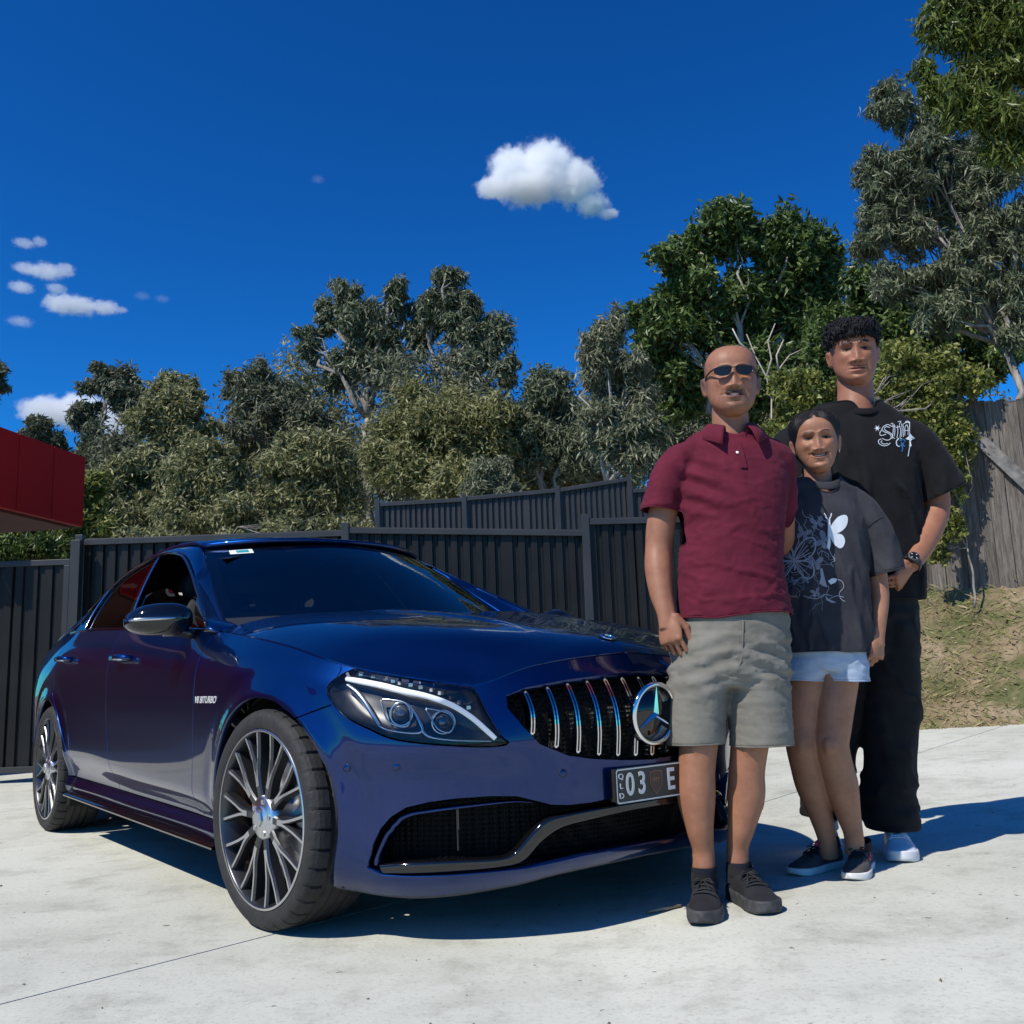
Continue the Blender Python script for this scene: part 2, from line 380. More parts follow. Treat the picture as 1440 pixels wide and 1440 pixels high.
# gate on the left, in its own frame
gy = 8.05
g0, g1 = at_depth(-60, 900, gy), at_depth(95, 900, gy); g0.z = g1.z = 0
gate = tag(empty('steel_gate', (g0.x, g0.y, 0)), 'lower charcoal ribbed steel gate at the left edge under the red fascia', 'gate')
gl = g1.x - g0.x; gt = at_depth(50, 788, gy).z; gb = at_depth(50, 1086, gy).z
mb = MB(); mb.box((0, -.02, gt - .05), (gl, .03, gt)); mb.build('top_rail', m_frame, gate, bevel=.004)
mb = MB(); mb.box((0, -.02, gb), (gl, .03, gb + .05)); mb.build('bottom_rail', m_frame, gate, bevel=.004)
mb = MB(); mb.box((gl - .05, -.022, gb + .052), (gl, .032, gt - .052)); mb.build('stile', m_frame, gate, bevel=.004)
for k in range(2):
    me, _ = rib_sheet(Vector((gl * k / 2, 0, 0)), Vector((gl * (k + 1) / 2 - (.05 if k else 0), 0, 0)), gb + .05, gt - .05, gt - .05, .125, .02); link('sheet', me, m_steel, gate)
mb = MB(); mb.box((gl + .004, -.03, 0), (gl + .085, .03, at_depth(100, 760, gy).z)); mb.build('post', m_frame, gate, bevel=.004)
# upper fence on the retained ground behind, top climbing to the right
BY = 12.5
bp_ = [at_depth(u, 720, BY) for u in (531, 653, 785, 887, 1010)]
for p in bp_: p.z = 0
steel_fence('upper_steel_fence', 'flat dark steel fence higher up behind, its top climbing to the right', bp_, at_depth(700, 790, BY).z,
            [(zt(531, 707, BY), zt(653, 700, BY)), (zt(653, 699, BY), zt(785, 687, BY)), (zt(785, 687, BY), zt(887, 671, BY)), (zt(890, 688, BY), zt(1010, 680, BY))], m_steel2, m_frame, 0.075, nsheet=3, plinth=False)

# ================================================================== red building on the left
m_red = noise_mat('red_cladding', (0.34, 0.003, 0.004), (0.38, 0.004, 0.005), 2, 0.6, **{'Specular_IOR_Level': 0.2})
m_soff = noise_mat('soffit', (0.10, 0.035, 0.025), (0.13, 0.045, 0.032), 3, 0.7)
m_wall = noise_mat('grey_render', (0.10, 0.10, 0.105), (0.14, 0.14, 0.145), 2, 0.8)
m_pane = mat('dark_window_glass', (0.01, 0.012, 0.014), 0.05)
A_ = Vector((-4.36, 9.5, 0)); B_ = Vector((-4.68, 7.5, 0)); dv = (B_ - A_); ln = dv.length; ang = math.atan2(dv.y, dv.x)
bld = tag(empty('red_building', (A_.x, A_.y, 0)), 'low building with a deep dark red fascia overhanging the gate at the left edge', 'building')
Mb = Matrix.Rotation(ang, 4, 'Z')
zt_, zb_ = 3.09, 2.37
npan = 4
for k in range(npan):
    mb = MB(); mb.box((ln * k / npan + .004, -.0, zb_), (ln * (k + 1) / npan - .004, -.06, zt_), Mb); o = mb.build('fascia_panel', m_red, bld, bevel=.003)
mb = MB(); mb.box((-0.02, -.07, zb_ + .02), (ln, -.12, zt_ - .02), Mb); mb.build('fascia_backing', m_wall, bld)
mb = MB(); mb.box((-.02, -.14, zb_ - .006), (ln, -3.0, zb_ + .05), Mb); mb.build('soffit', m_soff, bld)
mb = MB(); mb.box((-.02, -.14, zt_ - .1), (ln, -3.0, zt_ - .01), Mb); mb.build('roof', m_wall, bld)
mb = MB(); mb.box((-.021, -.13, zb_ + .06), (.05, -3.0, zt_ - .11), Mb); mb.build('end_fascia', m_red, bld)
mb = MB(); mb.box((.75, -.42, -.1), (.95, -.62, zb_ - .008), Mb); mb.build('column', m_wall, bld)
for k in range(8):
    mb = MB(); mb.box((-.02 + k * 1.05, -3.02, -.1), (1.02 + k * 1.05, -3.2, 3.2), Mb); mb.build('wall_panel', m_red, bld, bevel=.003)
mb = MB(); mb.box((-.02, -3.21, -.1), (8.4, -7, 3.1), Mb); mb.build('wall', m_wall, bld)
# ================================================================== weathered paling fence on the bank
m_wood = mat('weathered_wood', (0.2, 0.18, 0.16), 0.9); b = bsdf(m_wood); tw_ = N(m_wood, 'ShaderNodeTexCoord')
oi = N(m_wood, 'ShaderNodeObjectInfo')
w1 = nz(9, 8, 0.7, (6, 6, 0.35), m_wood, tw_.outputs['Object']); w2 = nz(40, 4, 0.6, (4, 4, 0.2), m_wood, tw_.outputs['Object'])
cw = ramp(m_wood, w1, [(0.3, (0.05, 0.043, 0.037)), (0.5, (0.15, 0.134, 0.118)), (0.7, (0.24, 0.22, 0.20))])
cw = mixc(m_wood, 0.7, cw, ramp(m_wood, w2, [(0.35, (0.35, 0.33, 0.3)), (0.55, (1, 1, 1)), (1, (1, 1, 1))]), 'MULTIPLY')
cr = ramp(m_wood, oi.outputs['Random'], [(0, (0.42, 0.40, 0.38)), (1, (1.1, 1.07, 1.03))])
L(m_wood, mixc(m_wood, 1.0, cw, cr, 'MULTIPLY'), b.inputs['Base Color'])
bw = N(m_wood, 'ShaderNodeBump'); bw.inputs['Strength'].default_value = 0.6; bw.inputs['Distance'].default_value = 0.006
L(m_wood, w2, bw.inputs['Height']); L(m_wood, bw.outputs[0], b.inputs['Normal'])
WA, WB = at_depth(1195, 700, 9.9), at_depth(1640, 700, 8.6); WA.z = WB.z = 0
wf = tag(empty('paling_fence', (WA.x, WA.y, 0)), 'weathered grey timber paling fence on top of the bank at the right', 'fence')
wd = WB - WA; wl_ = wd.length; wd.normalize(); wang = math.atan2(wd.y, wd.x)
def wz(u, v, s): return at_depth(u, v, WA.y + (WB.y - WA.y) * s).z
x = 0.0; i = 0; rw = random.Random(4)
while x < wl_:
    w = rw.uniform(.095, .125); s = (x + w / 2) / wl_; ux = 1195 + 445 * s
    zb = 1.32 + .16 * s - 0.05; zt2 = wz(1380, 563, s) + (0.10 if s < .3 else 0) + rw.uniform(-.02, .02) - 0.0
    q = wd * (x + w / 2); M = Matrix.Translation((q.x, q.y, 0)) @ Matrix.Rotation(wang, 4, 'Z') @ Matrix.Translation((0, 0, 1.3)) @ Matrix.Rotation(R(rw.uniform(-.35, .35)), 4, 'Y') @ Matrix.Translation((0, 0, -1.3))
    mb = MB(); h = .5 * w
    V = []
    for zz, tp in ((zb, 0), ((zb + zt2) / 2, 0), (zt2 - .02, 0), (zt2, 1)):
        bow = rw.uniform(-.006, .006)
        for xx, yy in ((-h, -.008), (h, -.008), (h, .008), (-h, .008)): V.append(M @ Vector((xx * (1 - .25 * tp) + bow, yy + bow, zz)))
    F = [(3, 2, 1, 0), (12, 13, 14, 15)] + [(4*k+a_, 4*k+(a_+1) % 4, 4*k+4+(a_+1) % 4, 4*k+4+a_) for k in range(3) for a_ in range(4)]
    V = [v + Vector((-wd.y, wd.x, 0)) * (.017 * (i % 2)) for v in V]; mb.add(V, F); mb.build('paling', m_wood, wf); x += w - rw.uniform(.018, .026); i += 1
def wpt(u, v, off=-.04):
    s0 = min(1, max(0, (u - 1195) / 445)); p = at_depth(u, v, WA.y + (WB.y - WA.y) * s0) - WA; return p + Vector((wd.y, -wd.x, 0)) * -off
for (ua, va, ub, vb, nm) in ((1362, 606, 1480, 716, 'brace'),):
    mb = MB(); a_, c_ = wpt(ua, va, -.10), wpt(ub, vb, -.10); d = c_ - a_; l_ = d.length; d.normalize(); up = Vector((wd.y, -wd.x, 0)); n_ = d.cross(up).normalized()
    V = [];
    for p in (a_, c_):
        for (e, f_) in ((-.06, -.025), (.06, -.025), (.06, .025), (-.06, .025)): V.append(p + n_ * e + up * f_)
    mb.add(V, [(3,2,1,0),(4,5,6,7)] + [(k,(k+1)%4,4+(k+1)%4,4+k) for k in range(4)]); mb.build(nm, noise_mat('brace_timber', (.10, .095, .088), (.22, .21, .195), 14, .9, .4, 60), wf)
for zz in (1.75, 2.75):
    mb = MB(); M = Matrix.Rotation(wang, 4, 'Z'); mb.box((0, .012, zz), (wl_, .05, zz + .07), M); mb.build('rail', m_wood, wf)

# ================================================================== trees
m_bark = noise_mat('grey_bark', (0.13, 0.11, 0.09), (0.34, 0.31, 0.27), 7, 0.9, 0.4, 30, stretch=(3, 3, .6))
m_bark2 = noise_mat('pale_bark', (0.30, 0.27, 0.22), (0.50, 0.46, 0.40), 5, 0.8, 0.3, 30, stretch=(3, 3, .6))
m_bark3 = noise_mat('dark_bark', (0.055, 0.045, 0.035), (0.14, 0.12, 0.095), 7, 0.9, 0.4, 30, stretch=(3, 3, .6))
LM = {
 'euc':   leaf_material('eucalypt_leaves', [(0.106, 0.133, 0.068), (0.191, 0.221, 0.129), (0.086, 0.106, 0.054), (0.286, 0.300, 0.190)], 0.45, 0.2),
 'far':   leaf_material('distant_gum_leaves', [(0.115, 0.133, 0.076), (0.191, 0.204, 0.122), (0.086, 0.106, 0.061), (0.239, 0.239, 0.152)], 0.55, 0.2),
 'wattle':leaf_material('wattle_leaves', [(0.182, 0.195, 0.076), (0.325, 0.318, 0.152), (0.135, 0.150, 0.054), (0.459, 0.433, 0.228)], 0.5, 0.25),
 'olive': leaf_material('olive_leaves', [(0.191, 0.195, 0.068), (0.306, 0.300, 0.122), (0.135, 0.142, 0.045), (0.383, 0.362, 0.175)], 0.5, 0.25),
 'dark':  leaf_material('dark_green_leaves', [(0.067, 0.115, 0.027), (0.115, 0.177, 0.043), (0.048, 0.079, 0.018), (0.182, 0.231, 0.076)], 0.4, 0.22),
 'silver':leaf_material('silver_leaves', [(0.158, 0.177, 0.100), (0.264, 0.275, 0.168), (0.112, 0.128, 0.068), (0.356, 0.354, 0.231)], 0.45, 0.2),
 'bright':leaf_material('bright_green_leaves', [(0.085, 0.125, 0.020), (0.15, 0.19, 0.035), (0.06, 0.085, 0.014), (0.24, 0.27, 0.075)], 0.4, 0.32),
 'vine':  leaf_material('vine_leaves', [(0.115, 0.150, 0.030), (0.230, 0.248, 0.054), (0.077, 0.098, 0.023), (0.363, 0.354, 0.091)], 0.5, 0.28),
}
def leaves(clumps, n, ln, wd_, droop, rg, shell=0.45):
    """clumps: (centre, radii) ; n leaves scattered towards the outside of each clump"""
    wts = np.array([max(r) ** 1.9 for _, r in clumps]); wts /= wts.sum()
    ids = rg.choice(len(clumps), n, p=wts)
    C = np.array([tuple(c) for c, _ in clumps])[ids]; Rr = np.array([r for _, r in clumps])[ids]
    d = rg.normal(size=(n, 3)); d /= np.linalg.norm(d, axis=1)[:, None]
    rad = (shell + (1 - shell) * rg.random(n)) ** 0.6 * (1 + np.clip(.30 * np.abs(rg.normal(size=n)) * rg.normal(size=n), -.6, .45))
    P = C + d * Rr * rad[:, None]
    ax = rg.normal(size=(n, 3)) * 0.75 + d * 0.55; ax[:, 2] -= droop; ax /= np.linalg.norm(ax, axis=1)[:, None]
    sd = np.cross(ax, rg.normal(size=(n, 3)) + d * .6); sd /= np.linalg.norm(sd, axis=1)[:, None]
    l = (ln * rg.uniform(.6, 1.35, n))[:, None]; w = (wd_ * rg.uniform(.7, 1.3, n))[:, None]
    nr = np.cross(ax, sd)
    V = np.stack([P - ax * l * .5, P + sd * w * .5 + nr * l * .04 - ax * l * .08, P + ax * l * .5 - nr * l * .06, P - sd * w * .5 + nr * l * .04 - ax * l * .08], 1).reshape(-1, 3)
    return V, np.arange(4 * n).reshape(-1, 4)
def limb(mb, a, c, r0, r1, rg, wob=0.06, seg=5, n=6):
    a, c = Vector(a), Vector(c); ln = (c - a).length; pts = []
    for k in range(seg + 1):
        t = k / seg; p = a.lerp(c, t)
        if 0 < k < seg: p += Vector(rg.normal(size=3)) * ln * wob * .6
        p.z += math.sin(t * math.pi) * ln * .05
        pts.append(p)
    mb.tube(pts, [r0 + (r1 - r0) * k / seg for k in range(seg + 1)], n, True)
    return pts
def tree(name, label, kind, depth, crown, n, ln, wd_, seed, droop=.5, bark=None, base_v=None, trunk_u=None, tr=0.10, clump=None, cat='tree', group=None, sub=9, shell=.12, thick=.75, gz=0.0, limbs=True):
    """crown: list of (u, v, ru, rv) photo ellipses standing at distance depth; each is broken up into leafy clumps"""
    rg = np.random.default_rng(seed); px = depth / 1334.77
    big = []
    for (u, v, ru, rv) in crown:
        c = at_depth(u, v, depth + rg.uniform(-.5, .5) * ru * px * .6); big.append((c, (ru * px, ru * px * thick, rv * px)))
    cl = []
    for c, r in big:
        k = int(sub * 2.8)
        for _ in range(k):
            d = rg.normal(size=3); d /= np.linalg.norm(d); rr = rg.random() ** .5 * .86
            cc = Vector((c.x + d[0] * r[0] * rr, c.y + d[1] * r[1] * rr, c.z + d[2] * r[2] * rr)); s = rg.uniform(.14, .50) * (clump or 1.0)
            m_ = (r[0] * r[2]) ** .5
            cl.append((cc, (m_ * s * rg.uniform(.6, 1.35), m_ * s, m_ * s * rg.uniform(.6, 1.35))))
    gx = at_depth(trunk_u if trunk_u is not None else crown[0][0], 700, depth)
    base = Vector((gx.x, gx.y, gz)); root = tag(empty(name, base), label, cat, group)
    V, F = leaves(cl, int(n * 1.5), ln * 1.05, wd_ * 1.05, droop, rg, shell); V = V - np.array(base)
    mb = MB(); zc = sum(c.z for c, _ in big) / len(big); zmin = min(c.z - r[2] for c, r in big)
    fork = Vector((0, 0, max(.3, (zmin - gz) * .5 + (zc - gz) * .35)))
    limb(mb, (0, 0, -.1), fork, tr, tr * .75, rg, .04, 6, 8)
    if limbs:
        for c, r in big:
            pts = limb(mb, fork, c - base, tr * .55, tr * .16, rg, .08, 6, 6)
            near = sorted(cl, key=lambda q: (q[0] - c).length)[:6]
            for cc, _ in near: limb(mb, pts[3 + int(rg.integers(0, 3))], cc - base, tr * .2, tr * .05, rg, .08, 4, 4)
    mb.build('trunk', bark or m_bark, root, True)
    link('crown', fast_mesh('crown', V, F), LM[kind], root)
    return root
G1 = 'gum trees and wattles behind the fences'
tree('gum_tree', 'dark gum crown cut by the left edge of the photo', 'far', 24, [(-14, 538, 26, 34)], 1800, .22, .06, 11, group=G1)
tree('gum_tree', 'small gum crown peeping over the red roof', 'far', 22, [(48, 608, 24, 22), (72, 628, 20, 22), (30, 640, 22, 26)], 3600, .20, .055, 12, group=G1)
tree('gum_tree', 'airy tall gum standing before the low white cloud at the left', 'far', 23, [(152, 535, 44, 34), (178, 566, 30, 44), (124, 590, 30, 36), (155, 628, 50, 40), (112, 650, 36, 34)], 11000, .19, .05, 13, group=G1, sub=7, clump=.85)
tree('wattle_tree', 'rounded wattle right of the airy gum, low at the left', 'wattle', 19, [(250, 562, 48, 40), (215, 600, 36, 46), (268, 610, 55, 50)], 13000, .15, .042, 14, group=G1)
tree('wattle_tree', 'peaked grey-green wattle behind the others left of centre', 'far', 21, [(350, 540, 50, 42), (398, 565, 36, 40), (372, 600, 66, 60), (430, 610, 40, 60)], 14000, .16, .045, 15, group=G1)
tree('wattle_tree', 'pale bushy wattle just above the car roof at the left', 'wattle', 16, [(300, 668, 62, 56), (330, 720, 76, 50), (258, 720, 46, 50)], 17000, .13, .036, 16, group=G1)
tree('wattle_tree', 'dense wattle between the red fascia and the car roof', 'wattle', 17, [(190, 660, 56, 44), (170, 712, 50, 54), (225, 725, 50, 46)], 15000, .14, .038, 17, group=G1)
tree('wattle_tree', 'wide wattle filling the middle, left of the tallest gums', 'wattle', 16.5, [(425, 650, 62, 56), (455, 705, 66, 62), (395, 710, 50, 50)], 16000, .13, .038, 18, group=G1)
tree('tall_gum_tree', 'tall loose gum with upright tufts, left of the pair at centre', 'euc', 21, [(432, 482, 20, 34), (456, 446, 18, 36), (486, 428, 22, 42), (505, 470, 28, 44), (556, 420, 20, 44), (540, 470, 30, 40), (480, 520, 50, 36), (540, 525, 44, 36), (500, 440, 40, 50), (530, 490, 50, 50), (590, 460, 30, 60)], 26000, .18, .042, 19, droop=.9, group=G1, trunk_u=520, sub=6, tr=.15)
tree('tall_gum_tree', 'tall gum with dark tufts, right of the pair at centre', 'euc', 20, [(632, 398, 26, 28), (608, 430, 22, 32), (660, 432, 22, 28), (634, 462, 30, 26), (690, 486, 36, 26), (712, 520, 26, 30), (660, 505, 36, 24), (635, 430, 34, 44), (670, 470, 44, 44)], 19000, .17, .042, 20, droop=.8, group=G1, trunk_u=640, sub=6, tr=.13)
tree('wattle_tree', 'broad rounded pale wattle above the middle of the fence', 'olive', 15, [(610, 590, 84, 66), (560, 650, 66, 62), (680, 600, 70, 66), (640, 680, 84, 50)], 36000, .12, .032, 21, group=G1, sub=12)
tree('wattle_tree', 'grey-green wattle right of the broad rounded one', 'euc', 15.5, [(770, 560, 46, 50), (740, 620, 56, 56), (800, 640, 44, 50)], 15000, .13, .034, 22, group=G1)
tree('silver_shrub', 'small silver-blue shrub poking over the upper fence', 'silver', 13.4, [(692, 668, 30, 32), (668, 690, 26, 20), (712, 694, 26, 20)], 3800, .10, .024, 23, cat='shrub', tr=.04)
tree('silver_gum_tree', 'silvery young gum with long leaves left of the maroon polo', 'silver', 13.2, [(855, 468, 44, 44), (838, 520, 34, 50), (880, 540, 46, 60), (850, 600, 50, 50), (900, 620, 50, 60)], 13000, .13, .028, 24, droop=.8, group=G1, bark=m_bark2, sub=9, tr=.06)
tree('broadleaf_tree', 'big dark green tree behind the heads of the group', 'dark', 14, [(960, 372, 56, 50), (1035, 332, 62, 46), (1110, 350, 66, 52), (1160, 380, 40, 50), (930, 450, 54, 66), (1010, 430, 84, 66), (1105, 450, 76, 66), (960, 540, 70, 60), (1060, 545, 80, 60)], 44000, .13, .052, 25, droop=.3, group=G1, bark=m_bark2, trunk_u=1040, sub=9, tr=.13)
tree('broadleaf_tree', 'mid green tree between the teenager and the leaning gum', 'dark', 12.4, [(1230, 420, 60, 50), (1290, 470, 60, 60), (1180, 480, 56, 60), (1250, 540, 80, 60), (1170, 560, 60, 60)], 20000, .11, .040, 26, droop=.4, group=G1, sub=9, tr=.10)
tree('leaning_gum_tree', 'grey gum with a leaning forked trunk at the right edge', 'euc', 10.2, [(1255, 150, 34, 56), (1230, 250, 36, 60), (1290, 230, 50, 60), (1225, 330, 40, 46), (1290, 330, 56, 50), (1350, 280, 46, 56), (1390, 220, 50, 50), (1420, 330, 50, 60), (1345, 390, 56, 30), (1290, 400, 44, 30), (1250, 400, 40, 40), (1320, 440, 60, 40), (1400, 410, 50, 40), (1310, 180, 40, 50), (1380, 340, 60, 50), (1400, 270, 60, 60), (1340, 230, 50, 50), (1430, 420, 40, 50), (1270, 290, 50, 50), (1420, 470, 36, 40)], 40000, .115, .022, 27, droop=.9, group=G1, bark=m_bark, trunk_u=1440, sub=10, tr=.055, gz=1.4, clump=.9)
tree('overhanging_tree', 'bright green leafy branches hanging in from the top right corner', 'bright', 7.6, [(1350, 40, 60, 60), (1420, 60, 60, 90), (1310, 120, 30, 46), (1360, 150, 50, 46), (1425, 180, 50, 60), (1470, 60, 80, 120), (1385, 110, 60, 60), (1400, 20, 60, 50)], 15000, .11, .024, 28, droop=1.0, group=G1, trunk_u=1640, sub=9, tr=.11, gz=1.5)
tree('vine_thicket', 'leafy thicket climbing over the paling fence behind the teenager', 'vine', 9.25, [(1120, 560, 50, 40), (1180, 590, 60, 60), (1270, 520, 56, 44), (1310, 570, 44, 56), (1290, 640, 46, 66), (1325, 520, 44, 34), (1100, 620, 44, 60), (1322, 640, 30, 56), (1335, 590, 26, 40), (1360, 535, 40, 26)], 26000, .058, .034, 29, droop=.3, cat='shrub', sub=10, tr=.03, gz=1.2)
tree('vine_thicket', 'thin leafy creeper hanging down the front of the paling fence', 'vine', 9.15, [(1352, 620, 22, 30), (1340, 680, 20, 34), (1335, 740, 22, 32), (1318, 775, 18, 24)], 1500, .055, .032, 30, droop=.5, cat='shrub', sub=8, tr=.012, gz=1.3, limbs=True)
tree('shrub', 'light green bushes low under the red fascia', 'vine', 14, [(40, 745, 44, 34), (90, 738, 40, 44), (126, 700, 26, 44), (130, 755, 40, 34)], 9000, .12, .045, 31, cat='shrub', tr=.04)
tree('broadleaf_tree', 'leafy tree just above the top of the paling fence, left of the leaning trunk', 'dark', 12.8, [(1345, 470, 56, 46), (1395, 500, 46, 40), (1330, 530, 60, 40), (1400, 440, 40, 36)], 9000, .10, .038, 33, droop=.4, group=G1, sub=9, tr=.05, gz=1.4)
tree('shrub', 'low scrub just above the fence between the red fascia and the upper fence', 'wattle', 12.6, [(215, 768, 56, 24), (310, 770, 56, 22), (410, 756, 56, 26), (490, 744, 40, 24)], 9000, .10, .032, 34, cat='shrub', tr=.03)
tree('shrub', 'dark low scrub behind the gate at the left edge', 'dark', 11.0, [(10, 772, 40, 22), (60, 775, 40, 20), (105, 776, 34, 20)], 5000, .09, .034, 35, cat='shrub', tr=.03)
tree('shrub', 'scrub between the end of the steel fence and the paling fence, behind the woman', 'dark', 11.2, [(1080, 690, 56, 70), (1150, 690, 60, 74), (1110, 760, 70, 50), (1190, 760, 50, 50)], 12000, .085, .036, 36, cat='shrub', tr=.03, gz=.3)
G2 = 'far trees closing the gaps'
far_t = [(60, 735, 80, 40, 'under the red fascia'), (240, 665, 125, 100, 'behind the wattles at the left'), (440, 605, 115, 125, 'behind the taller gum tufts'), (630, 595, 125, 120, 'behind the broad rounded wattle'), (790, 615, 100, 100, 'behind the silvery young gum'), (960, 540, 120, 130, 'behind the bald head'), (1130, 500, 120, 130, 'behind the bare pale branches'), (1290, 540, 120, 120, 'behind the paling fence thicket')]
for k, (u, v, ru, rv, wh) in enumerate(far_t):
    tree('background_tree', 'grey-green tree filling the gaps ' + wh, 'far' if k % 2 else 'wattle', 21 + k % 3, [(u, v, ru, rv), (u + 30, v + rv * .5, ru, rv * .6), (u - 40, v + rv * .5, ru, rv * .6)], 15000, .17, .05, 50 + k, group=G2, sub=14, shell=.05, clump=1.15)
# bare pale branches inside the dark tree
mb = MB(); rg = np.random.default_rng(77); dB = 12.6
for pl in ([(1085, 560), (1078, 530), (1062, 500), (1050, 470)], [(1085, 560), (1095, 520), (1110, 500), (1135, 488)], [(1078, 530), (1085, 505), (1080, 480), (1090, 455)], [(1095, 520), (1092, 500), (1102, 478)], [(1062, 500), (1040, 482), (1030, 462)], [(1085, 640), (1085, 600), (1085, 560)]):
    pts = [at_depth(u, v, dB) for u, v in pl]; mb.tube(pts, [.016 - .0032 * k for k in range(len(pts))], 6)
pb = at_depth(1085, 640, dB); mb.tube([Vector((pb.x, pb.y, -.1)), pb], [.026, .016], 6)
tag(mb.build('bare_tree', m_bark2, None, True), 'bare pale branches between the two standing heads', 'tree')

# ================================================================== clouds (real volumes, far away)
def cloud(label, dist, blobs, dens=0.05, seed=0.0, soft=0.35, nscale=3.6, namp=0.75):
    """blobs: (u, v, ru, rv) photo ellipses; local unit = largest radius"""
    px = dist / 1334.77; pts = [(at_depth(u, v, dist), ru * px, rv * px) for u, v, ru, rv in blobs]
    c0 = sum((p for p, _, _ in pts), Vector()) / len(pts)
    lo = [min(p[k] - max(a, b_) * 1.25 for p, a, b_ in pts) for k in range(3)]; hi = [max(p[k] + max(a, b_) * 1.25 for p, a, b_ in pts) for k in range(3)]
    me = mesh('cloud', *(lambda m_: (m_.V, m_.F))(MB().box([lo[k] - c0[k] for k in range(3)], [hi[k] - c0[k] for k in range(3)])))
    m = bpy.data.materials.new('cloud_vapour'); m.use_nodes = True; nt = m.node_tree; nt.nodes.clear()
    out = N(m, 'ShaderNodeOutputMaterial'); pv = N(m, 'ShaderNodeVolumePrincipled'); L(m, pv.outputs[0], out.inputs['Volume'])
    pv.inputs['Color'].default_value = (1, 1, 1, 1); pv.inputs['Anisotropy'].default_value = 0.1
    tc_ = N(m, 'ShaderNodeTexCoord'); S = max(a for _, a, _ in pts)
    n1 = N(m, 'ShaderNodeTexNoise'); n1.inputs['Scale'].default_value = nscale / S; n1.inputs['Detail'].default_value = 5; n1.inputs['Roughness'].default_value = .62
    sh = N(m, 'ShaderNodeVectorMath', operation='ADD'); sh.inputs[1].default_value = (seed * S * 3, seed * S, 0); L(m, tc_.outputs['Object'], sh.inputs[0]); L(m, sh.outputs[0], n1.inputs['Vector'])
    last = None
    for p, a, b_ in pts:
        q = p - c0
        s1 = N(m, 'ShaderNodeVectorMath', operation='SUBTRACT'); L(m, tc_.outputs['Object'], s1.inputs[0]); s1.inputs[1].default_value = q
        s2 = N(m, 'ShaderNodeVectorMath', operation='MULTIPLY'); L(m, s1.outputs[0], s2.inputs[0]); s2.inputs[1].default_value = (1 / a, 1 / a, 1 / b_)
        ln_ = N(m, 'ShaderNodeVectorMath', operation='LENGTH'); L(m, s2.outputs[0], ln_.inputs[0])
        if last is None: last = ln_.outputs['Value']
        else:
            mn = N(m, 'ShaderNodeMath', operation='SMOOTH_MIN'); mn.inputs[2].default_value = .25; L(m, last, mn.inputs[0]); L(m, ln_.outputs['Value'], mn.inputs[1]); last = mn.outputs[0]
    ns = N(m, 'ShaderNodeMath', operation='MULTIPLY_ADD'); L(m, n1.outputs[0], ns.inputs[0]); ns.inputs[1].default_value = namp * 2; ns.inputs[2].default_value = -namp
    ad = N(m, 'ShaderNodeMath', operation='ADD'); L(m, last, ad.inputs[0]); L(m, ns.outputs[0], ad.inputs[1])
    mr = N(m, 'ShaderNodeMapRange', interpolation_type='SMOOTHSTEP'); L(m, ad.outputs[0], mr.inputs[0])
    mr.inputs[1].default_value = 1.0 - soft; mr.inputs[2].default_value = 1.0; mr.inputs[3].default_value = dens; mr.inputs[4].default_value = 0.0
    L(m, mr.outputs[0], pv.inputs['Density'])
    o = link('cloud', me, m); o.location = c0; tag(o, label, 'cloud', 'small white clouds')
    try: m.cycles.volume_step_rate = 0.25; m.cycles.homogeneous_volume = False
    except Exception: pass
    return o
cloud('large white cloud alone in the blue right of centre', 900, [(722, 240, 40, 40), (768, 234, 46, 42), (808, 256, 42, 38), (698, 264, 34, 16), (745, 266, 54, 20), (834, 288, 28, 18), (855, 301, 18, 8)], .12, 1.3, .45, 3.4, .75)
cloud('longest flat cloud low at the left, tailing off right', 1000, [(88, 428, 30, 15), (112, 430, 30, 14), (148, 433, 24, 10), (172, 436, 10, 5)], .07, 2.2, .5)
cloud('second flat cloud at the left, above the longest one', 1000, [(38, 378, 22, 8), (66, 382, 28, 12), (92, 380, 16, 11)], .06, 3.1, .5)
cloud('small puff at the left, just above the longest cloud', 1000, [(80, 406, 17, 8)], .06, 4.4, .5)
cloud('small oval puff at the left edge, beside the twin puffs', 1000, [(30, 404, 20, 9)], .06, 5.1, .5)
cloud('small cloud highest of those at the left edge', 1000, [(34, 342, 18, 7), (56, 340, 12, 9)], .05, 6.2, .5)
cloud('thin wisp at the left edge below the other puffs', 1000, [(28, 452, 22, 7)], .03, 7.7, .6)
cloud('faint wisp right of the longest flat cloud', 1000, [(200, 416, 14, 7), (228, 420, 14, 6)], .012, 8.2, .7)
cloud('faint tiny wisp alone left of the large cloud', 1000, [(447, 252, 12, 7)], .012, 9.2, .7)
cloud('broad low cloud behind the airy gum at the left', 1100, [(70, 578, 50, 20), (115, 580, 56, 26), (170, 600, 50, 30)], .06, 1.9, .4)
# ================================================================== blue sedan (car axes: x forward from the front axle, y left, z up)
CAR = tag(empty('car', (-0.0982, 3.5800, 0), R(-52.034)), 'metallic blue sedan parked on the concrete, nose towards the people', 'car')
m_paint = mat('blue_metallic_paint', (0.004, 0.03, 0.30), 0.37, 0.97, Coat_Weight=1.0, Coat_Roughness=0.02)
b = bsdf(m_paint); b.inputs['Coat IOR'].default_value = 1.5
tcp = N(m_paint, 'ShaderNodeTexCoord'); vor = N(m_paint, 'ShaderNodeTexVoronoi'); vor.inputs['Scale'].default_value = 1400; L(m_paint, tcp.outputs['Object'], vor.inputs['Vector'])
L(m_paint, mixc(m_paint, vor.outputs['Color'], (0.0002, 0.0080, 0.050), (0.0010, 0.032, 0.175)), b.inputs['Base Color'])
lw = N(m_paint, 'ShaderNodeTexNoise'); lw.inputs['Scale'].default_value = 260; L(m_paint, tcp.outputs['Object'], lw.inputs['Vector'])
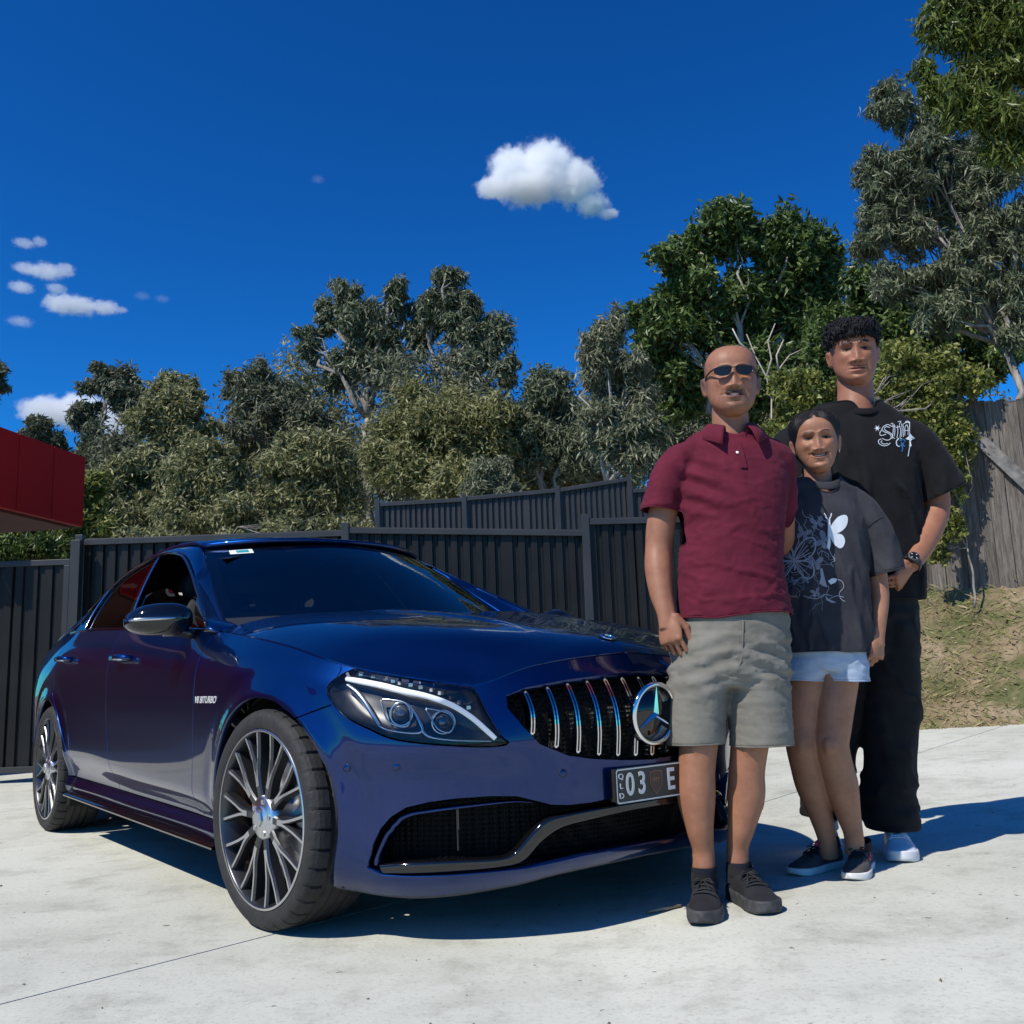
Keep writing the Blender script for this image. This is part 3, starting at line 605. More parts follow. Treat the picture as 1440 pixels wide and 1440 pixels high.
bp = N(m_paint, 'ShaderNodeBump'); bp.inputs['Strength'].default_value = 0.012; bp.inputs['Distance'].default_value = .001; L(m_paint, lw.outputs[0], bp.inputs['Height']); L(m_paint, bp.outputs[0], b.inputs['Coat Normal'])
m_chrome = mat('chrome', (0.75, 0.76, 0.78), 0.08, 1.0)
m_gloss = mat('gloss_black', (0.004, 0.004, 0.005), 0.06, 0.0, Coat_Weight=0.5)
m_matte = noise_mat('matte_black_plastic', (0.008, 0.008, 0.009), (0.014, 0.014, 0.015), 40, 0.6)
m_void = mat('dark_cavity', (0.003, 0.003, 0.003), 0.9)
m_grey = noise_mat('grey_plastic', (0.05, 0.05, 0.055), (0.07, 0.07, 0.075), 30, 0.5)
m_seat = noise_mat('dark_upholstery', (0.012, 0.012, 0.013), (0.02, 0.02, 0.022), 20, 0.6)
def glass_mat(name, tint, rough=0.01, ior=1.5):
    m = bpy.data.materials.new(name); m.use_nodes = True; nt = m.node_tree; nt.nodes.clear()
    o = N(m, 'ShaderNodeOutputMaterial'); t = N(m, 'ShaderNodeBsdfTransparent'); t.inputs[0].default_value = (*tint, 1)
    g = N(m, 'ShaderNodeBsdfGlossy'); g.inputs['Roughness'].default_value = rough; f = N(m, 'ShaderNodeFresnel'); f.inputs[0].default_value = ior
    mx = N(m, 'ShaderNodeMixShader'); L(m, f.outputs[0], mx.inputs[0]); L(m, t.outputs[0], mx.inputs[1]); L(m, g.outputs[0], mx.inputs[2]); L(m, mx.outputs[0], o.inputs[0]); return m
m_wind = glass_mat('windscreen_glass', (0.46, 0.52, 0.52), .01, 1.8)
m_side = glass_mat('tinted_glass', (0.035, 0.035, 0.04), .01, 1.5)
m_lens = glass_mat('clear_lens', (0.96, 0.97, 0.98), .01, 1.45)

def pchip(x, y, xq):
    """monotone cubic through (x, y[:, k])"""
    x = np.asarray(x, float); y = np.asarray(y, float); h = np.diff(x); 
    if y.ndim == 1: y = y[:, None]
    dl = np.diff(y, axis=0) / h[:, None]; d = np.zeros_like(y)
    for i in range(1, len(x) - 1):
        w1 = 2*h[i] + h[i-1]; w2 = h[i] + 2*h[i-1]; p = dl[i-1] * dl[i]
        with np.errstate(divide='ignore', invalid='ignore'):
            v = (w1 + w2) / (w1 / dl[i-1] + w2 / dl[i])
        d[i] = np.where(p > 0, v, 0)
    d[0], d[-1] = dl[0], dl[-1]
    k = np.clip(np.searchsorted(x, xq, side='right') - 1, 0, len(x) - 2); t = ((xq - x[k]) / h[k])[:, None]; hh = h[k][:, None]
    return (2*t**3-3*t**2+1)*y[k] + (t**3-2*t**2+t)*hh*d[k] + (-2*t**3+3*t**2)*y[k+1] + (t**3-t**2)*hh*d[k+1]
def gsm(a, sig, axis):
    if sig <= 0: return a
    k = int(3 * sig) + 1; w = np.exp(-.5 * (np.arange(-k, k+1) / sig) ** 2); w /= w.sum()
    p = [(0, 0)] * a.ndim; p[axis] = (k, k); ap = np.pad(a, p, mode='reflect', reflect_type='odd')
    return np.apply_along_axis(lambda v: np.convolve(v, w, 'valid'), axis, ap)
# ---- plan outline of the right half, from the rear centre round to the front centre
PL = np.array([(-3.935, 0), (-3.925, -.25), (-3.89, -.47), (-3.80, -.68), (-3.62, -.825), (-3.3, -.89), (-2.84, -.916), (-2.4, -.912), (-1.9, -.906), (-1.4, -.904), (-.9, -.906), (-.45, -.914), (-.15, -.92), (.05, -.907), (.18, -.882), (.31, -.838), (.43, -.778), (.535, -.70), (.625, -.60), (.69, -.50), (.755, -.36), (.80, -.18), (.815, 0)])
pd = catmull(np.vstack([PL[1] * [1, -1], PL, PL[-2] * [1, -1]]), 24)[24:-24]
sl = np.r_[0, np.cumsum(np.linalg.norm(np.diff(pd, axis=0), axis=1))]
NS = 900; SS = np.linspace(0, sl[-1], NS); PX = np.interp(SS, sl, pd[:, 0]); PY = np.interp(SS, sl, pd[:, 1])
PX, PY = gsm(PX, 6, 0), gsm(PY, 6, 0); PY[0] = PY[-1] = 0
SMAX = SS[-1]; ds_ = SS[1]
tx, ty = np.gradient(PX), np.gradient(PY); tl = np.hypot(tx, ty); NX, NY = ty / tl * 1.0, -tx / tl
if NX[-1] < 0: NX, NY = -NX, -NY
NY[0] = NY[-1] = 0
def s_of(x, y):
    return SS[np.argmin((PX - x) ** 2 + (PY + abs(y)) ** 2)]
def s_x(x): return s_of(x, np.interp(x, PL[5:14, 0], -PL[5:14, 1]))
# ---- stations: (x, y) on the outline, nine heights, nine insets
ST = [
 ((-3.935, 0), (.25,.32,.40,.50,.62,.74,.84,.93,1.00), (.08,.03,.01,.0,.012,.05,.05,.03,.03)),
 ((-3.80, -.68), (.25,.32,.40,.50,.62,.74,.84,.93,1.00), (.07,.03,.01,.0,.01,.03,.04,.05,.08)),
 ((-3.3, -.89), (.23,.28,.34,.42,.55,.70,.82,.93,1.03), (.06,.04,.03,.015,.006,.0,.012,.05,.115)),
 ((-2.84, -.916), (.22,.26,.32,.41,.55,.70,.82,.93,1.05), (.05,.03,.02,.012,.004,.0,.006,.035,.105)),
 ((-2.3, -.911), (.22,.255,.30,.435,.55,.70,.82,.93,1.035), (.05,.028,.052,.012,.010,.004,.003,.024,.078)),
 ((-1.4, -.904), (.205,.24,.285,.39,.53,.68,.80,.90,.985), (.05,.028,.056,.008,.006,.0,.001,.022,.064)),
 ((-.7, -.909), (.20,.235,.275,.37,.52,.67,.78,.86,.942), (.05,.028,.056,.006,.004,.0,.003,.022,.058)),
 ((-.45, -.914), (.195,.23,.27,.36,.5,.64,.76,.85,.915), (.045,.028,.05,.008,.003,.0,.008,.038,.098)),
 ((0, -.913), (.19,.23,.27,.36,.48,.60,.70,.785,.852), (.04,.025,.03,.012,.003,.0,.010,.038,.098)),
 ((.18, -.882), (.17,.215,.26,.36,.47,.57,.66,.745,.818), (.04,.02,.012,.006,.0,.0,.006,.026,.078)),
 ((.31, -.838), (.15,.20,.25,.35,.45,.55,.64,.72,.785), (.05,.018,.008,0.0040,0.0020,-0.0050,0.0020,.022,.058)),
 ((.43, -.778), (.137,.185,.24,.34,.45,.55,.63,.70,.755), (.05,.015,.006,0.0060,0.0040,-0.0100,0.0020,.022,.054)),
 ((.535, -.70), (.132,.18,.24,.34,.45,.54,.62,.68,.735), (.05,.014,.006,0.0060,0.0040,-0.0100,0.0020,.022,.05)),
 ((.625, -.60), (.138,.19,.245,.34,.45,.54,.61,.66,.712), (.05,.014,.006,0.0060,0.0040,-0.0100,0.0020,.018,.042)),
 ((.665, -.54), (.145,.195,.25,.34,.45,.54,.61,.66,.703), (.05,.014,.006,0.0060,0.0040,-0.0100,0.0020,.018,.038)),
 ((.69, -.50), (.15,.20,.25,.34,.45,.54,.61,.665,.715), (.05,.014,.006,0.0060,0.0040,-0.0100,0.0020,.02,.045)),
 ((.72, -.44), (.155,.20,.255,.34,.45,.54,.61,.68,.738), (.05,.014,.006,0.0040,0.0020,-0.0050,0.0020,.026,.062)),
 ((.755, -.36), (.17,.21,.26,.345,.45,.54,.615,.69,.757), (.045,.014,.006,.0,.0,.0,.006,.03,.078)),
 ((.80, -.18), (.185,.22,.265,.35,.45,.54,.62,.70,.776), (.04,.012,.006,.0,.0,.0,.007,.036,.095)),
 ((.815, 0), (.19,.225,.27,.35,.45,.54,.62,.70,.787), (.04,.012,.006,.0,.0,.0,.008,.036,.100)),
]
st_s = np.array([s_of(*p) for p, _, _ in ST]); st_s[0] = 0; st_s[-1] = SMAX
RZ = gsm(pchip(st_s, np.array([z for _, z, _ in ST]), SS), 5, 0); RI = gsm(pchip(st_s, np.array([i for _, _, i in ST]), SS), 5, 0)
ZG = np.linspace(.08, 1.12, 261); IG = np.zeros((NS, len(ZG)))
for i in range(NS):
    zz, ii = RZ[i], RI[i]; q = pchip(zz, ii, np.clip(ZG, zz[0], zz[-1]))[:, 0]
    lo_ = ZG < zz[0]; hi_ = ZG > zz[-1]
    q[lo_] = ii[0] + (zz[0] - ZG[lo_]) * (ii[0]-ii[1]) / (zz[1]-zz[0]); q[hi_] = ii[-1] + (ZG[hi_] - zz[-1]) * (ii[-1]-ii[-2]) / (zz[-1]-zz[-2])
    IG[i] = q
IG = gsm(gsm(IG, 2.2, 1), 5, 0)
# wheel arch lips: a soft flare round each opening
for wx in (0.0, -2.84):
    rr = np.hypot(PX[:, None] - wx, ZG[None, :] - .335); side = (np.abs(PY) > .6)[:, None]
    IG -= side * .007 * np.exp(-((rr - .362) / .022) ** 2)
    IG += side * .004 * np.exp(-((rr - .43) / .03) ** 2)
ZTOP, ZBOT = RZ[:, -1], RZ[:, 0]
def F_skirt(s, z, off=0.0):
    s = np.asarray(s, float); z = np.asarray(z, float); fs = np.clip(s / ds_, 0, NS - 1.001); i = fs.astype(int); a = fs - i
    fz = np.clip((z - ZG[0]) / (ZG[1] - ZG[0]), 0, len(ZG) - 1.001); j = fz.astype(int); c = fz - j
    q = IG[i, j]*(1-a)*(1-c) + IG[i+1, j]*a*(1-c) + IG[i, j+1]*(1-a)*c + IG[i+1, j+1]*a*c + off
    lx = lambda A: A[i]*(1-a) + A[i+1]*a
    return np.stack([lx(PX) - lx(NX) * q, lx(PY) - lx(NY) * q, z], -1)
def normals_of(F, s, z, e=.008):
    ds = F(s + e, z) - F(s - e, z); dz = F(s, z + e) - F(s, z - e); n = np.cross(ds, dz); n /= np.linalg.norm(n, axis=1)[:, None] + 1e-12
    return n
def in_poly(P, x, y):
    P = np.asarray(P); n = len(P); r = np.zeros(len(x), bool); j = n - 1
    for i in range(n):
        xi, yi = P[i]; xj, yj = P[j]
        with np.errstate(divide='ignore', invalid='ignore'):
            c = ((yi > y) != (yj > y)) & (x < (xj - xi) * (y - yi) / (yj - yi + 1e-30) + xi)
        r ^= c; j = i
    return r
def panelise(F, outer, lines, step, classify, orient, gap=.0026, depth=.024, center=lambda u: np.zeros(len(u), bool), keep=lambda u, v: None):
    """constrained triangulation of a flat (u, v) domain cut by panel lines; returns {panel: (V, F, normals)}"""
    O = np.asarray(outer); lo, hi = O.min(0), O.max(0)
    gu, gv = np.meshgrid(np.arange(lo[0] + step/2, hi[0], step), np.arange(lo[1] + step/2, hi[1], step)); G = np.stack([gu.ravel(), gv.ravel()], 1)
    G = G[in_poly(O, G[:, 0], G[:, 1])]
    segs = []; pts = []; 
    def addl(Pl, closed):
        P_ = []; Pl = np.asarray(Pl, float)
        for i in range(len(Pl) - (0 if closed else 1)):
            a, c = Pl[i], Pl[(i+1) % len(Pl)]; k = max(1, int(np.ceil(np.linalg.norm(c - a) / (step * .8))))
            for t in range(k): P_.append(a + (c - a) * t / k)
        if not closed: P_.append(Pl[-1])
        n0 = len(pts); pts.extend(P_); m = len(P_)
        segs.extend([(n0 + i, n0 + (i+1) % m) for i in range(m if closed else m - 1)])
    addl(O, True)
    for Pl, cl in lines: addl(Pl, cl)
    LP = np.array(pts); ok = np.ones(len(G), bool)
    for k in range(0, len(LP), 400):
        d = np.abs(G[:, None, :] - LP[None, k:k+400, :]).max(2).min(1); ok &= d > step * .42
    G = G[ok]; allp = [Vector((float(a), float(c))) for a, c in np.vstack([LP, G])]
    r = delaunay_2d_cdt(allp, segs, [], 0, 1e-6)
    U = np.array([(v.x, v.y) for v in r[0]]); T = np.array([f for f in r[2] if len(f) == 3])
    C = U[T].mean(1); ins = in_poly(O, C[:, 0], C[:, 1]); T = T[ins]; C = C[ins]
    a2 = np.cross(U[T[:, 1]] - U[T[:, 0]], U[T[:, 2]] - U[T[:, 0]]); T[a2 < 0] = T[a2 < 0][:, ::-1]
    good = np.abs(a2) > 1e-10; T, C = T[good], C[good]
    names = classify(C[:, 0], C[:, 1]); res = {}
    for nm in sorted(set(names)):
        if nm == '': continue
        t = T[names == nm]; used, inv = np.unique(t, return_inverse=True); t = inv.reshape(-1, 3); u = U[used].copy()
        E = np.vstack([t[:, [0, 1]], t[:, [1, 2]], t[:, [2, 0]]]); key = {}
        for a, c in E: key[(a, c)] = 1
        bd = [(a, c) for a, c in key if (c, a) not in key]
        mid = center(u[:, 0]); bd = [(a, c) for a, c in bd if not (mid[a] and mid[c])]
        inw = np.zeros_like(u)
        for a, c in bd:
            e = u[c] - u[a]; l = np.hypot(*e) + 1e-12; nn = np.array([-e[1], e[0]]) / l; inw[a] += nn; inw[c] += nn
        ln = np.linalg.norm(inw, axis=1); k = ln > 1e-6; inw[k] /= ln[k][:, None]; inw[mid, 0] = 0
        u += inw * gap
        V = F(u[:, 0], u[:, 1]); Nn = normals_of(F, u[:, 0], u[:, 1]) * orient
        bv = sorted({i for e in bd for i in e}); ix = {v: i for i, v in enumerate(bv)}
        top2 = V[bv]; bot = V[bv] - Nn[bv] * depth
        W = F(u[bv, 0] + inw[bv, 0] * .003, u[bv, 1] + inw[bv, 1] * .003) - top2; W = -W / (np.linalg.norm(W, axis=1)[:, None] + 1e-12)
        n0, n1 = len(V), len(V) + len(bv)
        faces = [tuple(x) if orient > 0 else tuple(x[::-1]) for x in t]
        for a, c in bd:
            q = (n0 + ix[a], n1 + ix[a], n1 + ix[c], n0 + ix[c]); faces.append(q if orient > 0 else q[::-1])
        res[nm] = (np.vstack([V, top2, bot]), faces, np.vstack([Nn, W * .8 + Nn[bv] * .6, W]))
    return res
def mirror(p):
    V, Fc, Nn = p; k = np.array([1, -1, 1]); return V * k, [f[::-1] for f in Fc], Nn * k
def join(*ps):
    V, Fc, Nn = [], [], []; n = 0
    for v, f, q in ps:
        V.append(v); Fc += [tuple(i + n for i in x) for x in f]; Nn.append(q); n += len(v)
    return np.vstack(V), Fc, np.vstack(Nn)
def panel_obj(name, p, mt, parent=CAR):
    V, Fc, Nn = p; me = mesh(name, V, Fc, True); Nn = Nn / (np.linalg.norm(Nn, axis=1)[:, None] + 1e-12)
    me.normals_split_custom_set_from_vertices([tuple(x) for x in Nn]); return link(name, me, mt, parent)
def to_sz(L3): return [(s_of(x, y), z) for x, y, z in L3]
HL = [(.296,-.826,.712),(.318,-.812,.742),(.36,-.785,.765),(.40,-.76,.765),(.453,-.72,.752),(.548,-.635,.726),(.604,-.576,.706),(.638,-.537,.695),(.668,-.517,.633),(.695,-.487,.563),(.704,-.472,.543),(.681,-.513,.536),(.627,-.596,.542),(.517,-.714,.563),(.449,-.766,.594),(.379,-.801,.628),(.321,-.822,.675)]
hl = to_sz(HL); hl_s = catmull([(s, min(z, np.interp(s, SS, ZTOP) - .004)) for s, z in hl], 5, True)
hl_s[:, 1] = np.minimum(hl_s[:, 1], np.interp(hl_s[:, 0], SS, ZTOP) - .004)
e_ = SMAX + .05
GR = [(.70,-.462,.672),(.706,-.40,.691),(.74,-.264,.709),(.762,-.111,.720)]
gr = to_sz(GR) + [(SMAX, .726), (e_, .726), (e_, .468), (SMAX, .468)] + to_sz([(.805,-.113,.474),(.785,-.23,.486),(.769,-.302,.501),(.744,-.384,.538),(.723,-.429,.589),(.70,-.462,.64)])
ik = to_sz([(.425,-.764,.218),(.434,-.760,.25),(.446,-.757,.276),(.47,-.745,.32),(.497,-.729,.352),(.531,-.703,.377),(.575,-.655,.390),(.625,-.60,.397),(.68,-.52,.399),(.715,-.45,.395),(.738,-.396,.378),(.752,-.365,.366),(.767,-.309,.361),(.784,-.243,.362),(.799,-.184,.367)]) + [(SMAX, .377), (e_, .377), (e_, .228), (SMAX, .228)] + to_sz([(.788,-.12,.228),(.76,-.26,.222),(.70,-.417,.203),(.603,-.59,.197),(.53,-.68,.196),(.462,-.738,.200)])
def circ(wx, r=.352, zc=.335, n=72):
    return [(s_x(wx + r * math.cos(2*math.pi*k/n)) if wx < -1 else s_of(wx + r * math.cos(2*math.pi*k/n), np.interp(wx + r*math.cos(2*math.pi*k/n), PX[NS//3:], -PY[NS//3:])), zc + r * math.sin(2*math.pi*k/n)) for k in range(n)]
fa, ra = circ(0.0), circ(-2.84)
sx0 = lambda x: s_x(x)
d1 = [(sx0(-.588), .24), (sx0(-.588), .37), (sx0(-.580), .64), (sx0(-.578), .90), (sx0(-.575), .96)]
d2 = [(sx0(-1.66), .24), (sx0(-1.67), .373), (sx0(-1.745), .54), (sx0(-1.74), .795), (sx0(-1.72), 1.02)]
d3 = [(sx0(-2.36), .27), (sx0(-2.42), .40), (sx0(-2.60), .62), (sx0(-2.735), .72), (sx0(-2.75), .9), (sx0(-2.74), 1.06)]
sillz = lambda x: np.interp(x, [-2.5, -1.4, -.35], [.305, .285, .27])
silll = [(sx0(x), sillz(x)) for x in np.linspace(-2.55, -.3, 24)]
bmp = to_sz([(.14,-.895,.63),(.20,-.875,.627),(.26,-.857,.645),(.323,-.826,.664)])
rb = [(s_of(-3.17,-.90), .30), (s_of(-3.2,-.899), .50), (s_of(-3.45,-.87), .66), (s_of(-3.75,-.72), .70), (0, .70)]
outer = [(0, ZBOT[0])] + [(SS[i], ZBOT[i]) for i in range(8, NS, 8)] + [(SMAX, ZBOT[-1]), (SMAX, ZTOP[-1])] + [(SS[i], ZTOP[i]) for i in range(NS - 8, 0, -8)] + [(0, ZTOP[0])]
d1a, d2a, d3a = np.array(d1), np.array(d2), np.array(d3); bma = np.array(bmp); sla = np.array(silll)
def clip_in(Pl):
    P = np.array(Pl, float); P[:, 0] = np.clip(P[:, 0], 1e-4, SMAX); return P
def classify(s, z):
    out = np.array(['rear_fender'] * len(s), object)
    x1 = np.interp(z, d1a[:, 1], d1a[:, 0]); x2 = np.interp(z, d2a[:, 1], d2a[:, 0]); x3 = np.interp(z, d3a[:, 1], d3a[:, 0])
    out[(s > x3)] = 'rear_door'; out[s > x2] = 'front_door'; out[s > x1] = 'front_fender'
    sil = (z < np.interp(s, sla[:, 0], sla[:, 1])) & (s > sx0(-2.6)) & (s < sx0(-.2)); out[sil] = 'sill'
    zb = np.interp(s, bma[:, 0], bma[:, 1]); out[(s > s_x(0.0)) & (z < zb)] = 'front_bumper'; out[s > bma[-1, 0]] = 'front_bumper'
    rba = np.array(rb)[::-1]; out[(s < s_of(-3.17, -.90)) & (z < np.interp(s, rba[:, 0], rba[:, 1]))] = 'rear_bumper'
    out[in_poly(hl_s, s, z)] = 'headlight'
    for P in (fa, ra, gr, ik): out[in_poly(P, s, z)] = ''
    return out
cl = [(hl_s, True), (fa, True), (ra, True), (clip_in(gr), True), (clip_in(ik), True), (d1, False), (d2, False), (d3, False), (silll, False), (bmp, False), (rb, False)]
sk = panelise(F_skirt, outer, cl, .02, classify, 1.0, center=lambda u: (u < 1e-3) | (u > SMAX - 1e-3))
_n = sk['front_door'][2].mean(0)
if _n[1] > 0: raise RuntimeError('skirt orientation')
body_parts = {}
for nm in ('front_fender', 'front_door', 'rear_door', 'rear_fender', 'sill'):
    body_parts[nm] = panel_obj(nm, sk[nm], m_paint); body_parts[nm + '_far'] = panel_obj(nm, mirror(sk[nm]), m_paint)
bumper = panel_obj('front_bumper', join(sk['front_bumper'], mirror(sk['front_bumper'])), m_paint)
panel_obj('rear_bumper', join(sk['rear_bumper'], mirror(sk['rear_bumper'])), m_paint)

# ---- bonnet
TOPS = F_skirt(SS, ZTOP); si = np.where((TOPS[:, 0] > -.58) & (SS > s_x(-.6)))[0]; seam = TOPS[si]
xs_, ys_, zs_ = seam[:, 0], np.abs(seam[:, 1]), seam[:, 2]; o_ = np.argsort(xs_); xs_, ys_, zs_ = xs_[o_], gsm(ys_[o_], 0, 0), gsm(zs_[o_], 6, 0)
zc_k = np.array([(-.62, 1.012), (-.44, 1.002), (-.1, .968), (.2, .928), (.45, .882), (.58, .851), (.65, .828), (.69, .805), (.715, .783), (.76, .74)])
def hood_raw(x, y):
    zc = pchip(zc_k[:, 0], zc_k[:, 1], np.clip(x, -.62, .76))[:, 0]; Yv = np.interp(x, [-.6, .2, .8], [.825, .82, .80]); r = np.abs(y) / Yv
    D = np.interp(x, [-.57, -.4, 0, .25, .45, .8], [.06, .085, .098, .115, .13, .15]); z = zc - D * (.12 * r ** 2 + .88 * r ** 4.0)
    w = np.exp(-((x - .02) / .40) ** 4); yr = .31 - .13 * (x + .45); q = np.abs(y) - yr
    return z + w * .012 * np.where(q > 0, np.exp(-(q / .02) ** 2), np.exp(-(q / .10) ** 2))
sm_ = seam[::2]; sm_c = hood_raw(sm_[:, 0], sm_[:, 1]) - sm_[:, 2]
def F_hood(x, y):
    """crowned bonnet, drawn down softly to meet the wings and the nose along the seam"""
    x = np.asarray(x, float); y = np.asarray(y, float); z = hood_raw(x, y); cor = np.zeros(len(x))
    for k in range(0, len(x), 2000):
        d2 = (x[k:k+2000, None] - sm_[None, :, 0]) ** 2 + (np.abs(y[k:k+2000, None]) - np.abs(sm_[None, :, 1])) ** 2; dm = d2.min(1)
        w = np.exp(-(d2 - dm[:, None]) / (2 * .018 ** 2)); cor[k:k+2000] = (w * sm_c).sum(1) / w.sum(1) * np.exp(-(np.sqrt(dm) / .13) ** 2)
    return np.stack([x, y, z - cor], -1)
def xcowl(y): return -.445 - .125 * (np.abs(y) / .8) ** 2.2
sy = np.interp(-.57, xs_, ys_)
hood_out = [(xcowl(y), y) for y in np.linspace(0, -sy + .03, 24)] + [(-.555, -sy + .012)] + [(p[0] - .001, p[1] + .001) for p in seam[::3] if p[0] > -.53 and p[1] < -.004] + [(seam[-1, 0] - .001, 0)]
hd = panelise(F_hood, hood_out, [], .02, lambda u, v: np.array(['hood'] * len(u), object), 1.0, center=lambda u: np.zeros(len(u), bool))['hood']
# drop the rim along the centre line
V, Fc, Nn = hd; Fc = [f for f in Fc if not (len(f) == 4 and all(abs(V[i][1]) < .004 for i in f))]; V = V.copy(); V[np.abs(V[:, 1]) < .003, 1] = 0
hd = (V, Fc, Nn)
if hd[2][:, 2].mean() < 0: raise RuntimeError('hood orientation')
hood = panel_obj('hood', join(hd, mirror(hd)), m_paint)

# ---- greenhouse
def patch(name, P, mt, parent=CAR, flip=False, thick=0.0, mir=False):
    """P: (n, m, 3) grid -> smooth mesh"""
    n, m = P.shape[:2]; V = P.reshape(-1, 3); Fc = [(i*m+j, i*m+j+1, (i+1)*m+j+1, (i+1)*m+j) for i in range(n-1) for j in range(m-1)]
    if flip: Fc = [f[::-1] for f in Fc]
    if mir: V = V * [1, -1, 1]; Fc = [f[::-1] for f in Fc]
    me = mesh(name, V, Fc, True); o = link(name, me, mt, parent)
    if thick: md = o.modifiers.new('thickness', 'SOLIDIFY'); md.thickness = thick; md.offset = -1
    return o
def crv(P, t):
    P = np.asarray(P, float); d = catmull(P, 20); l = np.r_[0, np.cumsum(np.linalg.norm(np.diff(d, axis=0), axis=1))]; l /= l[-1]
    return np.stack([np.interp(t, l, d[:, k]) for k in range(3)], -1)
WS = [(-.775,-.722,.985),(-1.0,-.680,1.115),(-1.22,-.630,1.245),(-1.43,-.578,1.357)]                       # windscreen side edge
RF = [(-1.43,-.578,1.357),(-1.56,-.570,1.388),(-1.8,-.563,1.408),(-2.15,-.560,1.410),(-2.45,-.567,1.380),(-2.75,-.59,1.315)]  # roof side edge
RW = [(-2.75,-.59,1.315),(-3.0,-.635,1.21),(-3.2,-.67,1.115),(-3.36,-.69,1.045)]                            # rear screen side edge
DL = [(-.575,-.858,.94),(-.81,-.80,1.055),(-1.2,-.706,1.225),(-1.447,-.654,1.318),(-1.66,-.632,1.366),(-1.9,-.620,1.386),(-2.17,-.618,1.378),(-2.4,-.632,1.346),(-2.62,-.66,1.28),(-2.78,-.70,1.20),(-2.87,-.755,1.115),(-2.86,-.80,1.055)]
def lerp_patch(A, Bc, n, bulge, axis):
    t = np.linspace(0, 1, n)[:, None, None]; P = A[None] * (1 - t) + Bc[None] * t; return P + (4 * t * (1 - t)) * bulge * np.asarray(axis)
a = np.linspace(-1, 1, 41)
t_ = np.linspace(0, 1, 24)
ws = crv(WS, t_); base_c = crv([(-.46, 0, .985), (-.70, 0, 1.125), (-.93, 0, 1.258), (-1.15, 0, 1.372)], t_)
def span(edge, cen, pw=2.0):
    out = np.zeros((len(edge), len(a), 3))
    for j, q in enumerate(a):
        w = abs(q) ** pw; out[:, j, 0] = cen[:, 0] * (1-w) + edge[:, 0] * w; out[:, j, 2] = cen[:, 2] * (1 - w) + edge[:, 2] * w; out[:, j, 1] = np.abs(edge[:, 1]) * q
    return out
wsp = span(ws, base_c, 2.2)
windscreen = patch('windscreen', wsp, m_wind)
rf = crv(RF, np.linspace(0, 1, 30)); rc = crv([(-1.15, 0, 1.374), (-1.40, 0, 1.416), (-1.75, 0, 1.440), (-2.15, 0, 1.440), (-2.5, 0, 1.408), (-2.72, 0, 1.365)], np.linspace(0, 1, 30))
patch('roof', span(rf, rc, 2.6), m_paint, flip=True, thick=.02)
rw = crv(RW, t_); rwc = crv([(-2.72, 0, 1.362), (-3.0, 0, 1.25), (-3.25, 0, 1.14), (-3.42, 0, 1.055)], t_); patch('rear_screen', span(rw, rwc, 2.2), m_side)
fr = MB()                                                                                                         # black ceramic band round the windscreen
bandP = wsp.copy(); 
def band(rows, cols, off):
    G = wsp[np.ix_(rows, cols)]; c0 = np.array([-2.0, 0, .4]); d = c0 - G; d /= np.linalg.norm(d, axis=2)[:, :, None]; return G + d * off
patch('windscreen_border', band(range(0, 24), [0, 1], .004), m_gloss, windscreen); patch('windscreen_border', band(range(0, 24), [39, 40], .004), m_gloss, windscreen)
patch('windscreen_border', band([22, 23], range(41), .004), m_gloss, windscreen); patch('windscreen_border', band([0, 1, 2], range(41), .004), m_gloss, windscreen)
# cowl trough between bonnet and glass
cw = np.zeros((6, 41, 3))
for j, q in enumerate(a):
    y = q * .76; e0 = np.array([xcowl(y) - .001, y, F_hood([xcowl(y)], [y])[0, 2] - .014]); e1 = wsp[1, j] - np.array([0, 0, .006])
    for i in range(6): cw[i, j] = e0 * (1 - i / 5) + e1 * i / 5
patch('cowl', cw, m_matte)
# pillars and roof rails: strip between the glass edges, both sides
tt = np.linspace(0, 1, 90); up_ = crv(WS[:-1] + RF + RW[1:], tt); dn_ = crv(DL[:-1] + [(-2.93, -.79, 1.075), (-3.15, -.785, 1.05), (-3.42, -.76, 1.025)], tt)
strip = np.zeros((9, 90, 3))
for i in range(9):
    q = i / 8; strip[i] = dn_ * (1 - q) + up_ * q
nrm = np.cross(np.gradient(strip[4], axis=0), up_ - dn_); nrm /= np.linalg.norm(nrm, axis=1)[:, None]; nrm *= np.sign(-nrm[:, 1:2] + 1e-9)
for i in range(9):
    q = i / 8; strip[i] += nrm * (.009 * 4 * q * (1 - q))
for mir in (False, True): patch('roof_pillar', strip, m_paint, flip=True, mir=mir, thick=.014)
# front quarter of the A pillar foot and the ledge over the rear deck
for mir in (False, True):
    eA = np.array([F_hood([xcowl(y) if y > -.775 else -.556], [y])[0] + [-.003, 0, -.001] for y in np.linspace(-.832, -.757, 9)]); eA[0] = (-.556, -.836, .930)
    eB = crv([(-.66, -.838, .985), (-.72, -.790, .990), (-.775, -.722, .986)], np.linspace(0, 1, 9))
    fo = crv([tuple(eA[0]), (-.585, -.858, .946), (-.66, -.838, .985)], np.linspace(0, 1, 14)); fi = crv([tuple(eA[-1]), (-.66, -.742, .970), (-.775, -.722, .986)], np.linspace(0, 1, 14))
    foot = np.zeros((9, 14, 3))
    for i in range(9):
        for j in range(14):
            u, v = i / 8, j / 13; foot[i, j] = (1-u)*fo[j] + u*fi[j] + (1-v)*eA[i] + v*eB[i] - ((1-u)*(1-v)*eA[0] + u*(1-v)*eA[-1] + (1-u)*v*eB[0] + u*v*eB[-1]) + np.array([0, 0, .006]) * math.sin(math.pi*u) * math.sin(math.pi*v)
    patch('pillar_foot', foot, m_paint, flip=True, mir=mir, thick=.01)
